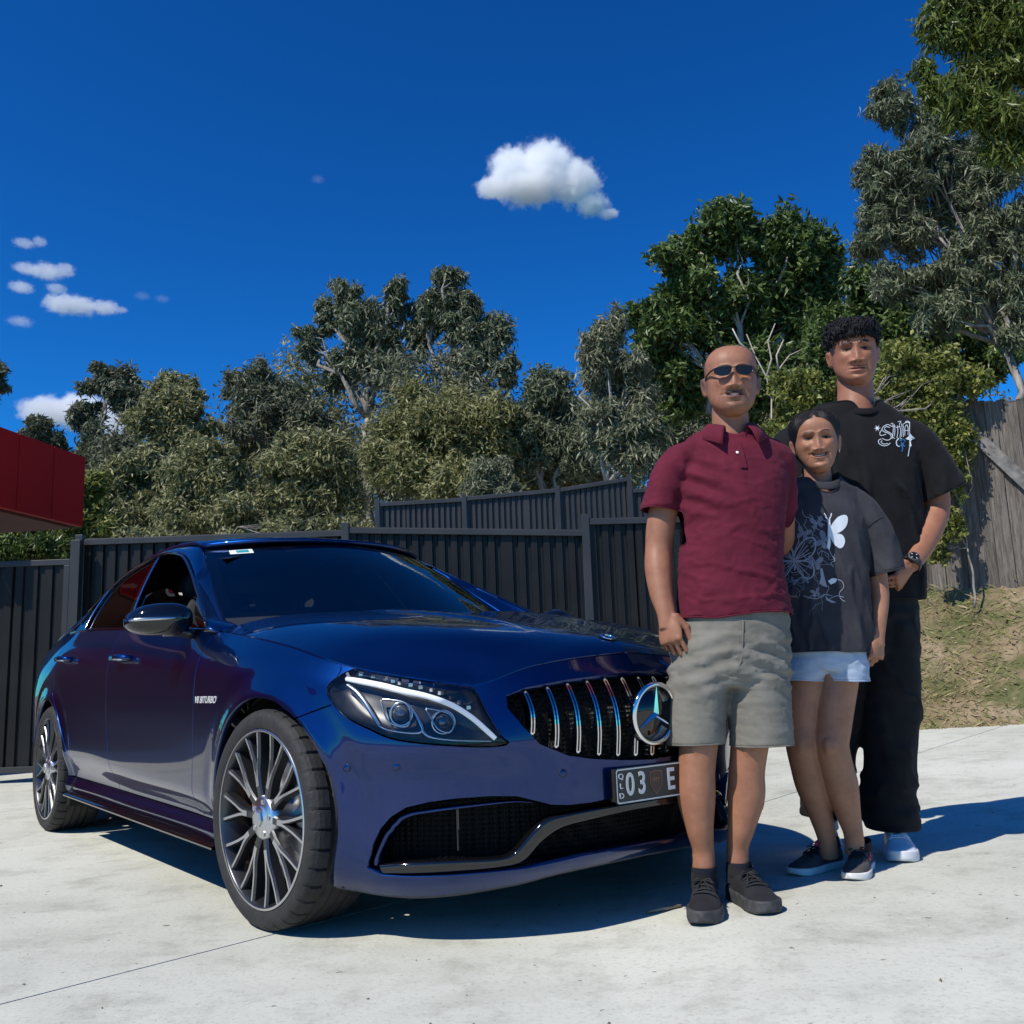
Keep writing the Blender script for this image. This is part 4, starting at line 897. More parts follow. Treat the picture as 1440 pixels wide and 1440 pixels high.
dk = np.zeros((12, 41, 3))
for j, q in enumerate(a):
    e0 = np.array([-3.42 + .06 * abs(q) ** 2.2, q * .70, 1.05 - .01 * q * q]); ys2 = q * .72; e1 = np.array([np.interp(abs(ys2), [0, .25, .47, .62, .72], [-3.90, -3.885, -3.84, -3.74, -3.62]), ys2, 1.004])
    for i in range(12):
        w = i / 11; dk[i, j] = e0 * (1 - w) + e1 * w; dk[i, j, 2] += .014 * math.sin(math.pi * w)
patch('boot_lid', dk, m_paint, flip=True, thick=.02)
# ---- side windows
beltT = lambda x: np.stack([np.interp(x, TOPS[60:700, 0], TOPS[60:700, k]) for k in range(3)], -1)
dlc = catmull(DL, 24); top_i = np.argmin(np.abs(dlc[:, 0] + 2.87)); dlu = dlc[:top_i]
def side_pt(x, t):
    """t = 0 belt .. 1 upper window edge"""
    bq = beltT(np.array([x]))[0]; o = np.argsort(dlu[:, 0]); uq = np.array([x, np.interp(x, dlu[o, 0], dlu[o, 1]), np.interp(x, dlu[o, 0], dlu[o, 2])])
    bq = bq + np.array([0, .012, -.004]); p = bq * (1 - t) + uq * t; p[1] -= .012 * 4 * t * (1 - t); return p
def win(name, xa0, xa1, xb0, xb1, mt, t0=0.0, t1=1.0, inset=.006, parent=None, n=16, m=24, top=None, mir=False):
    """edge a runs from (belt xa0) to (top xa1), edge b likewise; x follows the slant of each pillar"""
    P = np.zeros((n, m, 3))
    for j in range(m):
        w = j / (m - 1); tt1 = t1 if top is None else top(w)
        for i in range(n):
            t = t0 + (tt1 - t0) * i / (n - 1); x = (xa0 + (xa1 - xa0) * t) * (1 - w) + (xb0 + (xb1 - xb0) * t) * w; P[i, j] = side_pt(x, t); P[i, j, 1] += inset
    return patch(name, P, mt, parent or CAR, flip=True, mir=mir)
for mir in (False, True):
    fd, rd = body_parts['front_door' + ('_far' if mir else '')], body_parts['rear_door' + ('_far' if mir else '')]
    win('window', -.70, -.96, -1.70, -1.93, m_side, inset=.010, parent=fd, mir=mir, top=(lambda w: .44 + .16 * math.sin(math.pi * min(1, w * 1.1)) - .34 * (1 - w) ** 3) if not mir else None)
    win('b_pillar', -1.70, -1.90, -1.79, -1.99, m_gloss, inset=.003, parent=fd, n=10, m=6, mir=mir)
    win('window', -1.79, -1.99, -2.52, -2.60, m_side, inset=.007, parent=rd, mir=mir)
    win('quarter_window', -2.55, -2.62, -2.84, -2.80, m_side, inset=.007, parent=rd, mir=mir)
    win('window_frame', -.578, -.60, -.70, -.96, m_gloss, inset=.004, parent=fd, n=12, m=6, mir=mir)
    k = -1 if mir else 1
    def vtube(pts, r): return [(p[0], p[1] * k, p[2]) for p in pts]
    o = MB(); o.tube(vtube([side_pt(-1.695 - .205 * t, t) + np.array([0, -.003, 0]) for t in np.linspace(.0, .985, 14)], 0), .0055, 6); o.build('chrome_strip', m_chrome, fd, True)
    o = MB(); o.tube(vtube([side_pt(-2.535 - .075 * t, t) + np.array([0, -.003, 0]) for t in np.linspace(.0, .97, 12)], 0), .006, 6); o.build('chrome_strip', m_chrome, rd, True)
    o = MB(); o.tube(vtube([side_pt(x, .99) + np.array([0, -.008, 0]) for x in np.linspace(-.60, -2.82, 60)], 0), .007, 6); o.build('window_trim', m_gloss, CAR, True)
    o = MB(); o.tube(vtube([side_pt(x, .0) + np.array([0, -.012, .004]) for x in np.linspace(-.60, -2.86, 60)], 0), .007, 6); o.build('window_trim', m_gloss, CAR, True)

# ---- headlights
m_led = mat('light_guide', (0.9, 0.92, 0.95), 0.25, Emission_Color=(0.85, 0.93, 1.0, 1), Emission_Strength=0.35)
m_refl = mat('satin_chrome', (0.55, 0.57, 0.6), 0.22, 1.0)
m_bucket = noise_mat('lamp_bucket', (0.008, 0.008, 0.010), (0.02, 0.02, 0.024), 60, 0.3)
m_projector = mat('projector_lens', (0.05, 0.06, 0.07), 0.03, 0.0, Coat_Weight=1.0, IOR=1.7)
def inner(L3, off): return [F_skirt(np.array([s_of(x, y)]), np.array([z]), off)[0] for x, y, z in L3]
hc = np.mean(np.array(HL), axis=0)
DRL = [(.334,-.801,.737),(.365,-.788,.732),(.443,-.738,.714),(.5,-.701,.698),(.561,-.644,.679),(.612,-.595,.653),(.652,-.551,.616),(.68,-.515,.575),(.690,-.499,.556)]
LEG = [(.345,-.802,.718),(.371,-.791,.700),(.406,-.78,.675),(.434,-.768,.640),(.466,-.752,.602)]
LOW = [(.466,-.752,.600),(.492,-.733,.588),(.548,-.686,.578),(.566,-.668,.585),(.552,-.675,.617),(.536,-.684,.646)]
LOW2 = [(.564,-.668,.584),(.581,-.648,.566),(.627,-.596,.555),(.682,-.513,.549)]
FR1 = [(.453,-.744,.675),(.485,-.721,.672),(.516,-.7,.663),(.533,-.693,.637),(.531,-.703,.598),(.49,-.732,.607),(.467,-.741,.643)]
FR2 = [(.562,-.655,.645),(.584,-.632,.640),(.611,-.607,.627),(.625,-.601,.602),(.618,-.608,.577),(.595,-.633,.587),(.578,-.647,.615)]
ul = np.linspace(0, 1, 30)
for mir in (False, True):
    k = np.array([1, -1, 1]) if mir else np.array([1, 1, 1])
    p = sk['headlight']; lens = panel_obj('headlight', mirror(p) if mir else p, m_lens)
    # bucket: the same outline pushed inwards
    cs, cz_ = hl_s.mean(0); rings = []
    for q, off in ((1.0, .012), (.97, .035), (.8, .052), (.45, .056), (.0, .056)):
        rings.append(F_skirt(cs + (hl_s[:, 0] - cs) * q, cz_ + (hl_s[:, 1] - cz_) * q, off) * k)
    m_ = len(hl_s); V = np.vstack(rings); Fc = [(i*m_+j, i*m_+(j+1) % m_, (i+1)*m_+(j+1) % m_, (i+1)*m_+j) for i in range(4) for j in range(m_)]
    link('bucket', mesh('bucket', V, Fc, True), m_bucket, lens)
    def strip_obj(nm, pts, off, w0, w1, mt, th=.010):
        C = np.array(inner(pts, off)); C = catmull(C, 6); o = MB(); wid = np.interp(np.linspace(0, 1, len(C)), np.linspace(0, 1, len(w0)), w0)
        tg = np.gradient(C, axis=0); tg /= np.linalg.norm(tg, axis=1)[:, None]
        out = np.array([[NX[int(s_of(*c[:2]) / ds_)], NY[int(s_of(*c[:2]) / ds_)], .1] for c in C]); sd = np.cross(out, tg); sd /= np.linalg.norm(sd, axis=1)[:, None]
        rows = [C + sd * wid[:, None] * e + out * h_ for e, h_ in ((-.5, -th), (-.5, 0), (-.25, .003), (.25, .003), (.5, 0), (.5, -th))]
        n_ = len(C); V = np.vstack(rows) * k; Fc = [(i*n_+j, i*n_+j+1, (i+1)*n_+j+1, (i+1)*n_+j) for i in range(5) for j in range(n_-1)]
        me = mesh(nm, V, Fc, True); bm = bmesh.new(); bm.from_mesh(me); bmesh.ops.recalc_face_normals(bm, faces=bm.faces); bm.to_mesh(me); bm.free(); return link(nm, me, mt, lens)
    strip_obj('light_guide', DRL, .020, [.012, .017, .018, .016, .015, .014, .012], None, m_led)
    strip_obj('light_guide', LEG, .024, [.012, .017, .014, .008], None, m_refl)
    strip_obj('bezel', LOW, .024, [.006, .005, .007, .010, .006], None, m_refl); strip_obj('bezel', LOW2, .022, [.010, .006, .004], None, m_refl)
    for FRx, c in ((FR1, (.508,-.714,.632)), (FR2, (.604,-.621,.605))):
        C = np.array(inner(FRx + [FRx[0]], .030)) * k; o = MB(); o.tube([tuple(x) for x in catmull(C, 4)], .0028, 6); o.build('projector_ring', m_refl, lens, True)
        c0 = Vector(inner([c], .046)[0] * k); sidx = int(s_of(c[0], c[1]) / ds_); ax = Vector((NX[sidx] * .9 + .35, NY[sidx] * k[1], 0)).normalized()
        M = Matrix.Translation(c0) @ ax.to_track_quat('Y', 'Z').to_matrix().to_4x4()
        o = MB(); o.lathe([(0, .022), (.012, .020), (.022, .013), (.028, 0), (.030, -.01)], 28, M); o.build('projector_lens', m_projector, lens, True)
        o = MB(); o.lathe([(.030, .004), (.034, .006), (.036, 0), (.034, -.012)], 28, M); o.build('projector_bezel', m_refl, lens, True)
    rgl = np.random.default_rng(5)
    for q in range(12):
        tq = .16 + .62 * q / 12; c = catmull(np.array(DRL), 10); i = int(tq * (len(c) - 1)); pp = c[i] + np.array([0, 0, .020]); c1 = Vector(inner([pp], .026)[0] * k)
        o = MB(); o.box((-.006, -.006, -.005), (.006, .006, .005), Matrix.Translation(c1) @ Matrix.Rotation(rgl.uniform(0, 3), 4, 'Z')); o.build('marker_prism', m_refl, lens)

# ---- grille
GP = lambda y, z, off: F_skirt(np.array([s_of(float(np.interp(abs(y), -PL[::-1, 1][:9], PL[::-1, 0][:9])), y)]), np.array([z]), off)[0] * np.array([1, -1 if y > 0 else 1, 1])
grille = empty('grille', (0, 0, 0), 0, CAR)
def cavity(nm, poly, depth_, mt, parent, zlo=None):
    Pq = clip_in(poly); V = []; Fc = []
    m_ = len(Pq); cs = np.array([SMAX, Pq[:, 1].mean()])
    for sgn in (1, -1):
        k = np.array([1, sgn, 1]); n0 = len(V)
        r0 = F_skirt(Pq[:, 0], Pq[:, 1], .010) * k; r1 = F_skirt(Pq[:, 0], Pq[:, 1], depth_) * k
        V += [tuple(v) for v in r0] + [tuple(v) for v in r1]
        for j in range(m_ - 1):
            if Pq[j, 0] > SMAX - 1e-6 and Pq[j+1, 0] > SMAX - 1e-6: continue
            Fc.append((n0 + j, n0 + j+1, n0 + m_ + j+1, n0 + m_ + j))
        Fc.append((n0 + m_ - 1, n0, n0 + m_, n0 + 2*m_ - 1))
    me = mesh(nm, V, Fc); return link(nm, me, mt, parent)
def back_panel(nm, poly, depth_, mt, parent, step=.012):
    """curved back of an opening, pierced like a mesh insert by its bump pattern"""
    Pq = clip_in(poly); res = panelise(lambda s, z: F_skirt(s, z, depth_), Pq, [], .03, lambda u, v: np.array(['p'] * len(u), object), 1.0, gap=0, depth=.002, center=lambda u: u > SMAX - 1e-3)['p']
    return panel_obj(nm, join(res, mirror(res)), mt, parent)
m_mesh = mat('black_mesh_insert', (0.002, 0.002, 0.002), 0.6, Specular_IOR_Level=0.15); tcm = N(m_mesh, 'ShaderNodeTexCoord'); vm = N(m_mesh, 'ShaderNodeTexVoronoi', feature='DISTANCE_TO_EDGE'); vm.inputs['Scale'].default_value = 75; vm.inputs['Randomness'].default_value = 0.15
L(m_mesh, tcm.outputs['Object'], vm.inputs['Vector']); bpm = N(m_mesh, 'ShaderNodeBump'); bpm.inputs['Strength'].default_value = 1.0; bpm.inputs['Distance'].default_value = .01; bpm.invert = True
L(m_mesh, vm.outputs['Distance'], bpm.inputs['Height']); L(m_mesh, bpm.outputs[0], bsdf(m_mesh).inputs['Normal'])
cavity('grille_surround', gr, .06, m_gloss, grille); back_panel('grille_back', gr, .055, m_mesh, grille)
lowg = empty('lower_intake', (0, 0, 0), 0, CAR)
cavity('intake_surround', ik, .10, m_gloss, lowg); back_panel('intake_mesh', ik, .09, m_mesh, lowg)
grz = np.array(clip_in(gr)); 
for i in range(-7, 8):
    y = i * .0665
    if abs(y) > .43: continue
    s0 = s_of(float(np.interp(abs(y), -PL[::-1, 1][:9], PL[::-1, 0][:9])), y)
    zt_s = np.interp(s0, grz[:4, 0], grz[:4, 1]) - .012; zb_s = np.interp(-s0, -grz[5:, 0], grz[5:, 1]) + .012
    zz = np.linspace(zb_s, zt_s, 14)
    C = np.array([GP(y, z, .006) for z in zz]); C[:, 1] = y; C[:, 0] += -.006 + .010 * np.sin(np.linspace(0, math.pi, 14))
    slat = MB()
    for e0, e1 in ((-.0075, -.0035), (.0035, .0075)):
        V = [];
        for c in C: V += [(c[0], c[1] + e0, c[2]), (c[0], c[1] + e1, c[2]), (c[0] - .028, c[1] + e1, c[2]), (c[0] - .028, c[1] + e0, c[2])]
        slat.add(V, [(4*j+a_, 4*j+(a_+1) % 4, 4*j+4+(a_+1) % 4, 4*j+4+a_) for j in range(13) for a_ in range(4)] + [(0,1,2,3), (55,54,53,52)])
    for zi in (0, 13):
        c = C[zi]; slat.box((c[0] - .027, c[1] - .0036, c[2] - .003), (c[0] - .0005, c[1] + .0036, c[2] + .003))
    so = slat.build('slat', m_chrome, grille)
    ins = MB(); V = []
    for c in C: V += [(c[0] - .006, c[1] - .0034, c[2]), (c[0] - .006, c[1] + .0034, c[2])]
    ins.add(V, [(2*j, 2*j+1, 2*j+3, 2*j+2) for j in range(13)]); ins.build('slat_inlay', m_gloss, so)
# star badge in the grille: the ring, its dark disc and the three-pointed star
ec = Vector((.825, 0, .600)); tilt = Matrix.Translation(ec) @ Matrix.Rotation(R(-90), 4, 'Z') @ Matrix.Rotation(R(5), 4, 'X')
tilt = Matrix.Translation(ec) @ Matrix.Rotation(R(90), 4, 'Z') @ Matrix.Rotation(R(180), 4, 'Z') @ Matrix.Rotation(R(-6), 4, 'X')
emblem = empty('grille_emblem', (0, 0, 0), 0, CAR)
tor = MB(); tor.lathe([(.088 + .008 * math.cos(q), .008 * math.sin(q)) for q in np.linspace(0, 2*math.pi, 14)[:-1]], 64, tilt, True); tor.build('emblem_ring', m_chrome, emblem, True)
dsc = MB(); dsc.lathe([(0, .002), (.083, 0), (.084, -.02)], 48, tilt); dsc.build('emblem_disc', m_gloss, emblem, True)
def star3(r, h, M):
    s = MB(); V = [(0, h, 0)]; 
    for i in range(6):
        an = math.pi / 2 + i * math.pi / 3; rr = r if i % 2 == 0 else r * .125; V.append((rr * math.cos(an), h * (.25 if i % 2 == 0 else .2), rr * math.sin(an)))
    V += [(v[0], -.002, v[2]) for v in V[1:]]
    V = [M @ Vector(v) for v in V]; F = [(0, 1 + i, 1 + (i+1) % 6) for i in range(6)] + [(1+i, 7+i, 7+(i+1) % 6, 1+(i+1) % 6) for i in range(6)]
    return s.add(V, F)
star3(.084, .016, tilt).build('emblem_star', m_chrome, emblem)
# small round badge on the bonnet
hb = F_hood([.635], [0])[0]; Mh = Matrix.Translation(Vector(hb) + Vector((0, 0, .002))) @ Matrix.Rotation(R(22), 4, 'Y') @ Matrix.Rotation(R(90), 4, 'X')
o = MB(); o.lathe([(0, .004), (.026, .003), (.029, 0)], 32, Mh); bad = o.build('hood_badge', m_gloss, hood, True)
o = MB(); o.lathe([(.023 + .0035 * math.cos(q), .003 + .003 * math.sin(q)) for q in np.linspace(0, 2*math.pi, 9)[:-1]], 36, Mh, True); o.build('badge_ring', m_chrome, bad, True)
star3(.022, .006, Mh).build('badge_star', m_chrome, bad)

# ---- lower intake trim: the black wing between side and centre intakes, and the blade in the side intakes
WU = [(.45,-.748,.222),(.52,-.69,.231),(.607,-.592,.234),(.67,-.492,.233),(.692,-.453,.245),(.721,-.409,.297),(.746,-.371,.330),(.765,-.309,.340),(.8,-.176,.349),(.814,0,.352)]
WD = [(.47,-.735,.199),(.53,-.68,.199),(.603,-.59,.202),(.666,-.491,.207),(.70,-.427,.219),(.729,-.381,.268),(.754,-.327,.300),(.778,-.241,.314),(.801,-.121,.324),(.812,0,.328)]
cu, cd_ = crv(WU, np.linspace(0, 1, 60)), crv(WD, np.linspace(0, 1, 60))
def skirt3(P, off): return np.array([F_skirt(np.array([s_of(p[0], p[1])]), np.array([p[2]]), off)[0] for p in P])
for mir in (False, True):
    rows = [skirt3(cu, .05), skirt3(cu, .012), skirt3(cu * .75 + cd_ * .25, .004), skirt3(cu * .5 + cd_ * .5, .010), skirt3(cu * .25 + cd_ * .75, .002), skirt3(cd_, .010), skirt3(cd_, .05)]
    P = np.stack(rows); P[:, :, 0] = gsm(P[:, :, 0], 1.2, 1); P[:, :, 1] = gsm(P[:, :, 1], 1.2, 1)
    P[:, -1, 1] = 0
    patch('intake_wing', P, m_gloss, lowg, mir=mir)
    BL = [(.434,-.757,.222),(.454,-.75,.275),(.496,-.728,.337),(.528,-.705,.360),(.572,-.659,.370),(.646,-.567,.380),(.707,-.464,.384),(.735,-.41,.378)]
    cb = crv(BL, np.linspace(0, 1, 40)); wv = np.interp(np.linspace(0, 1, 40), [0, .3, .5, 1], [.014, .018, .014, .004]); nsd = np.gradient(cb, axis=0); 
    r_in = cb.copy(); r_in[:, 2] -= wv * np.clip(np.linspace(.2, 1.3, 40), 0, 1); r_in[:, 0] += wv * np.clip(np.linspace(1.0, .0, 40), 0, 1) * .7; r_in[:, 1] += wv * np.clip(np.linspace(1, 0, 40), 0, 1) * .7
    patch('intake_blade', np.stack([skirt3(cb, .05), skirt3(cb, .016), skirt3(cb * .5 + r_in * .5, .012), skirt3(r_in, .020), skirt3(r_in, .06)]), m_paint, lowg, mir=mir)
    o = MB(); q0 = skirt3([(.627, -.598, .37)], .07)[0]; q1 = skirt3([(.627, -.598, .25)], .07)[0]; kk = -1 if mir else 1
    o.tube([(q0[0], q0[1] * kk, q0[2]), (q1[0], q1[1] * kk, q1[2])], .004, 6); o.build('intake_rib', m_gloss, lowg)
# splitter lip under the nose
lp = np.array([F_skirt(np.array([s]), np.array([np.interp(s, SS, ZBOT)]), 0.0)[0] for s in np.linspace(s_of(.31, -.838), SMAX, 60)])
ln2 = np.array([[np.interp(s, SS, NX), np.interp(s, SS, NY), 0] for s in np.linspace(s_of(.31, -.838), SMAX, 60)])
full = np.vstack([lp, (lp * [1, -1, 1])[::-1][1:]]); fn = np.vstack([ln2, (ln2 * [1, -1, 1])[::-1][1:]])
P = np.stack([full - fn * .05 + [0, 0, .012], full - fn * .012 + [0, 0, .006], full - fn * .008 - [0, 0, .004], full - fn * .03 - [0, 0, .010], full - fn * .25 - [0, 0, .010]])
patch('splitter', P, m_grey, CAR)
# side skirt blade
for mir in (False, True):
    xs2 = np.linspace(-2.42, -.37, 40); k = np.array([1, -1, 1]) if mir else np.array([1, 1, 1]); rows = []
    zz = np.interp(xs2, [-2.42, -.37], [.222, .197])
    for dy, dz in ((.03, .012), (-.022, .004), (-.026, -.006), (.02, -.014), (.20, -.012)): rows.append(np.stack([xs2, -.888 + dy + 0 * xs2, zz + dz], 1))
    patch('side_skirt', np.stack(rows), m_gloss, CAR, mir=mir)

# ---- number plate
plate_o = empty('number_plate', (0, 0, 0), 0, CAR); PLX = .833
m_plate = mat('plate_black', (0.012, 0.012, 0.013), 0.35); m_pl = mat('plate_silver_print', (0.55, 0.55, 0.54), 0.4); m_shield = mat('plate_shield_print', (0.05, 0.018, 0.012), 0.4); m_gold = mat('plate_gold_print', (0.16, 0.07, 0.04), 0.4)
def rrect(w, h, r, x, n=6):
    P = []
    for cx_, cz_, a0 in ((w/2-r, h/2-r, 0), (-w/2+r, h/2-r, 90), (-w/2+r, -h/2+r, 180), (w/2-r, -h/2+r, 270)):
        for k in range(n+1): an = R(a0 + 90*k/n); P.append((x, cx_ + r*math.cos(an), cz_ + r*math.sin(an)))
    return P
pz = .404
def plate_poly(P, mt, nm, par, th=.002):
    n = len(P); V = P + [(x - th, y, z) for x, y, z in P]; o = MB(); o.add([(x, y, z + pz) for x, y, z in V], [tuple(range(n)), tuple(range(2*n-1, n-1, -1))] + [(i, n+i, n+(i+1) % n, (i+1) % n) for i in range(n)]); return o.build(nm, mt, par)
pb_ = plate_poly(rrect(.372, .100, .010, PLX), m_plate, 'plate_base', plate_o, .006)
o = MB(); A1, A2 = rrect(.368, .096, .009, PLX + .0012), rrect(.360, .088, .007, PLX + .0012); n_ = len(A1)
o.add([(x, y, z + pz) for x, y, z in A1 + A2], [(i, (i+1) % n_, n_ + (i+1) % n_, n_ + i) for i in range(n_)]); o.build('plate_border', m_pl, plate_o)
def text_obj(txt, size, loc, nm, mt, parent, extr=.0006, sx=1.0, bold=0.0, shear=0.0, rot=(90, 0, 90), spacing=1.0):
    cu_ = bpy.data.curves.new(nm, 'FONT'); cu_.body = txt; cu_.size = size; cu_.align_x = 'CENTER'; cu_.align_y = 'CENTER'; cu_.extrude = extr; cu_.offset = bold; cu_.shear = shear; cu_.space_character = spacing
    t = bpy.data.objects.new(nm, cu_); col.objects.link(t); dg = bpy.context.evaluated_depsgraph_get(); me = bpy.data.meshes.new_from_object(t.evaluated_get(dg)); bpy.data.objects.remove(t)
    me.materials.clear(); o = link(nm, me, mt, parent); o.location = loc; o.rotation_euler = tuple(R(q) for q in rot); o.scale = (sx, 1, 1); return o
for i, ch in enumerate('QLD'): text_obj(ch, .021, (PLX + .002, -.166, pz + .027 - .027 * i), 'plate_letter', m_pl, plate_o, sx=1.25, bold=.0004)
for ch, yy in (('0', -.130), ('3', -.082), ('E', .040)): text_obj(ch, .088, (PLX + .002, yy, pz), 'plate_letter', m_pl, plate_o, sx=.80, bold=.0016)
sh = [(PLX + .0022, -.022 + y, z) for y, z in ((-.026, .030), (0, .034), (.026, .030), (.026, -.004), (.014, -.024), (0, -.036), (-.014, -.024), (-.026, -.004))]
plate_poly([(x - .0006, y * 1.0, z) for x, y, z in sh], m_gold, 'plate_shield', plate_o, .0006)
plate_poly([(x + .0006, -.022 + (y + .022) * .86, z * .88) for x, y, z in sh], m_shield, 'plate_shield', plate_o, .0006)
text_obj('HT', .022, (PLX + .0034, -.022, pz + .004), 'plate_letter', m_gold, plate_o, sx=.9)
o = MB(); o.box((.790, -.17, pz - .045), (PLX - .007, .17, pz + .045)); o.build('plate_holder', m_matte, plate_o)
# ---- parking sensors, door handles, fender script
for (x, y, z) in ((.381, -.805, .487), (.513, -.717, .49), (.764, -.322, .452)):
    for k in (1, -1):
        p = F_skirt(np.array([s_of(x, y)]), np.array([z]), -.0008)[0]; i = int(s_of(x, y) / ds_); ax = Vector((NX[i], NY[i] * k, 0))
        o = MB(); o.lathe([(0, .001), (.009, .001), (.0105, 0)], 20, Matrix.Translation((p[0], p[1] * k, p[2])) @ ax.to_track_quat('Y', 'Z').to_matrix().to_4x4()); so = o.build('parking_sensor', m_paint, bumper, True)
        o = MB(); o.lathe([(.0105, .0006), (.012, .0006), (.012, -.002)], 20, Matrix.Translation((p[0], p[1] * k, p[2])) @ ax.to_track_quat('Y', 'Z').to_matrix().to_4x4()); o.build('sensor_ring', m_matte, so, True)
for (xh, zh, dn) in ((-1.50, .865, 'front_door'), (-2.52, .895, 'rear_door')):
    for mir in (False, True):
        k = -1 if mir else 1; par = body_parts[dn + ('_far' if mir else '')]
        y0 = F_skirt(np.array([s_x(xh)]), np.array([zh]))[0][1]
        o = MB(); o.tube([(xh + .105, (y0 + .004) * k, zh - .004), (xh + .085, (y0 - .030) * k, zh), (xh, (y0 - .040) * k, zh + .004), (xh - .085, (y0 - .032) * k, zh + .004), (xh - .11, (y0 + .004) * k, zh + .002)], [.012, .014, .014, .014, .011], 10); hdl = o.build('door_handle', m_paint, par, True)
        o = MB(); o.tube([(xh + .09, (y0 - .038) * k, zh - .008), (xh, (y0 - .049) * k, zh - .004), (xh - .09, (y0 - .040) * k, zh - .004)], .004, 6); o.build('handle_strip', m_chrome, hdl, True)
yb = F_skirt(np.array([s_x(-.45)]), np.array([.683]))[0][1]
text_obj('V8 BITURBO', .033, (-.45, yb - .002, .683), 'script_badge', m_pl, body_parts['front_fender'], .001, 1.15, .0004, .35, (90, 0, 0))
text_obj('V8 BITURBO', .033, (-.45, -yb + .002, .683), 'script_badge', m_pl, body_parts['front_fender_far'], .001, 1.15, .0004, .35, (90, 0, 180))
# ---- mirrors
def lobe(c, r, n=24, m=16, f=None):
    V = []; Fc = []
    for i in range(m + 1):
        th = math.pi * i / m
        for j in range(n):
            ph = 2*math.pi*j/n; d = [math.sin(th)*math.cos(ph), math.sin(th)*math.sin(ph), math.cos(th)]
            d = [abs(q) ** .78 * (1 if q > 0 else -1) for q in d]; p = [c[k] + r[k]*d[k] for k in range(3)]; V.append(f(p) if f else p)
    for i in range(m):
        for j in range(n): Fc.append((i*n+j, i*n+(j+1) % n, (i+1)*n+(j+1) % n, (i+1)*n+j))
    return V, Fc
for mir in (False, True):
    k = -1 if mir else 1; par = body_parts['front_door' + ('_far' if mir else '')]
    def shp(p):
        w = (-.90 - p[1]) / .16; x = p[0] - .035 * max(0, w) ** 1.5 ; z = p[2] - .012 * max(0, w) ** 2 if p[2] > 1.0 else p[2]
        return (x, p[1] * k, z)
    o = MB(); o.add(*lobe((-.735, -.985, .985), (.075, .118, .062), f=shp)); hous = o.build('mirror_housing', m_gloss, par, True)
    o = MB(); o.tube([(-.675 - .03 * max(0, t - .3) ** 2 * 4, (-.91 - .19 * t) * k, .985 - .006 * t) for t in np.linspace(0, 1, 10)], [.006] + [.007] * 8 + [.004], 8); o.build('turn_signal', m_refl, hous, True)
    o = MB(); o.tube([(-.72, -.845 * k, .925), (-.725, -.88 * k, .930), (-.735, -.93 * k, .938), (-.735, -.97 * k, .945)], [.020, .018, .020, .026], 10); o.build('mirror_arm', m_gloss, hous, True)
    gl_ = MB(); gl_.add(*lobe((-.805, -.985, .985), (.004, .098, .050), f=lambda p: (p[0] - .02 * max(0, (-.9 - p[1]) / .16), p[1] * k, p[2]))); gl_.build('mirror_glass', m_chrome, hous, True)

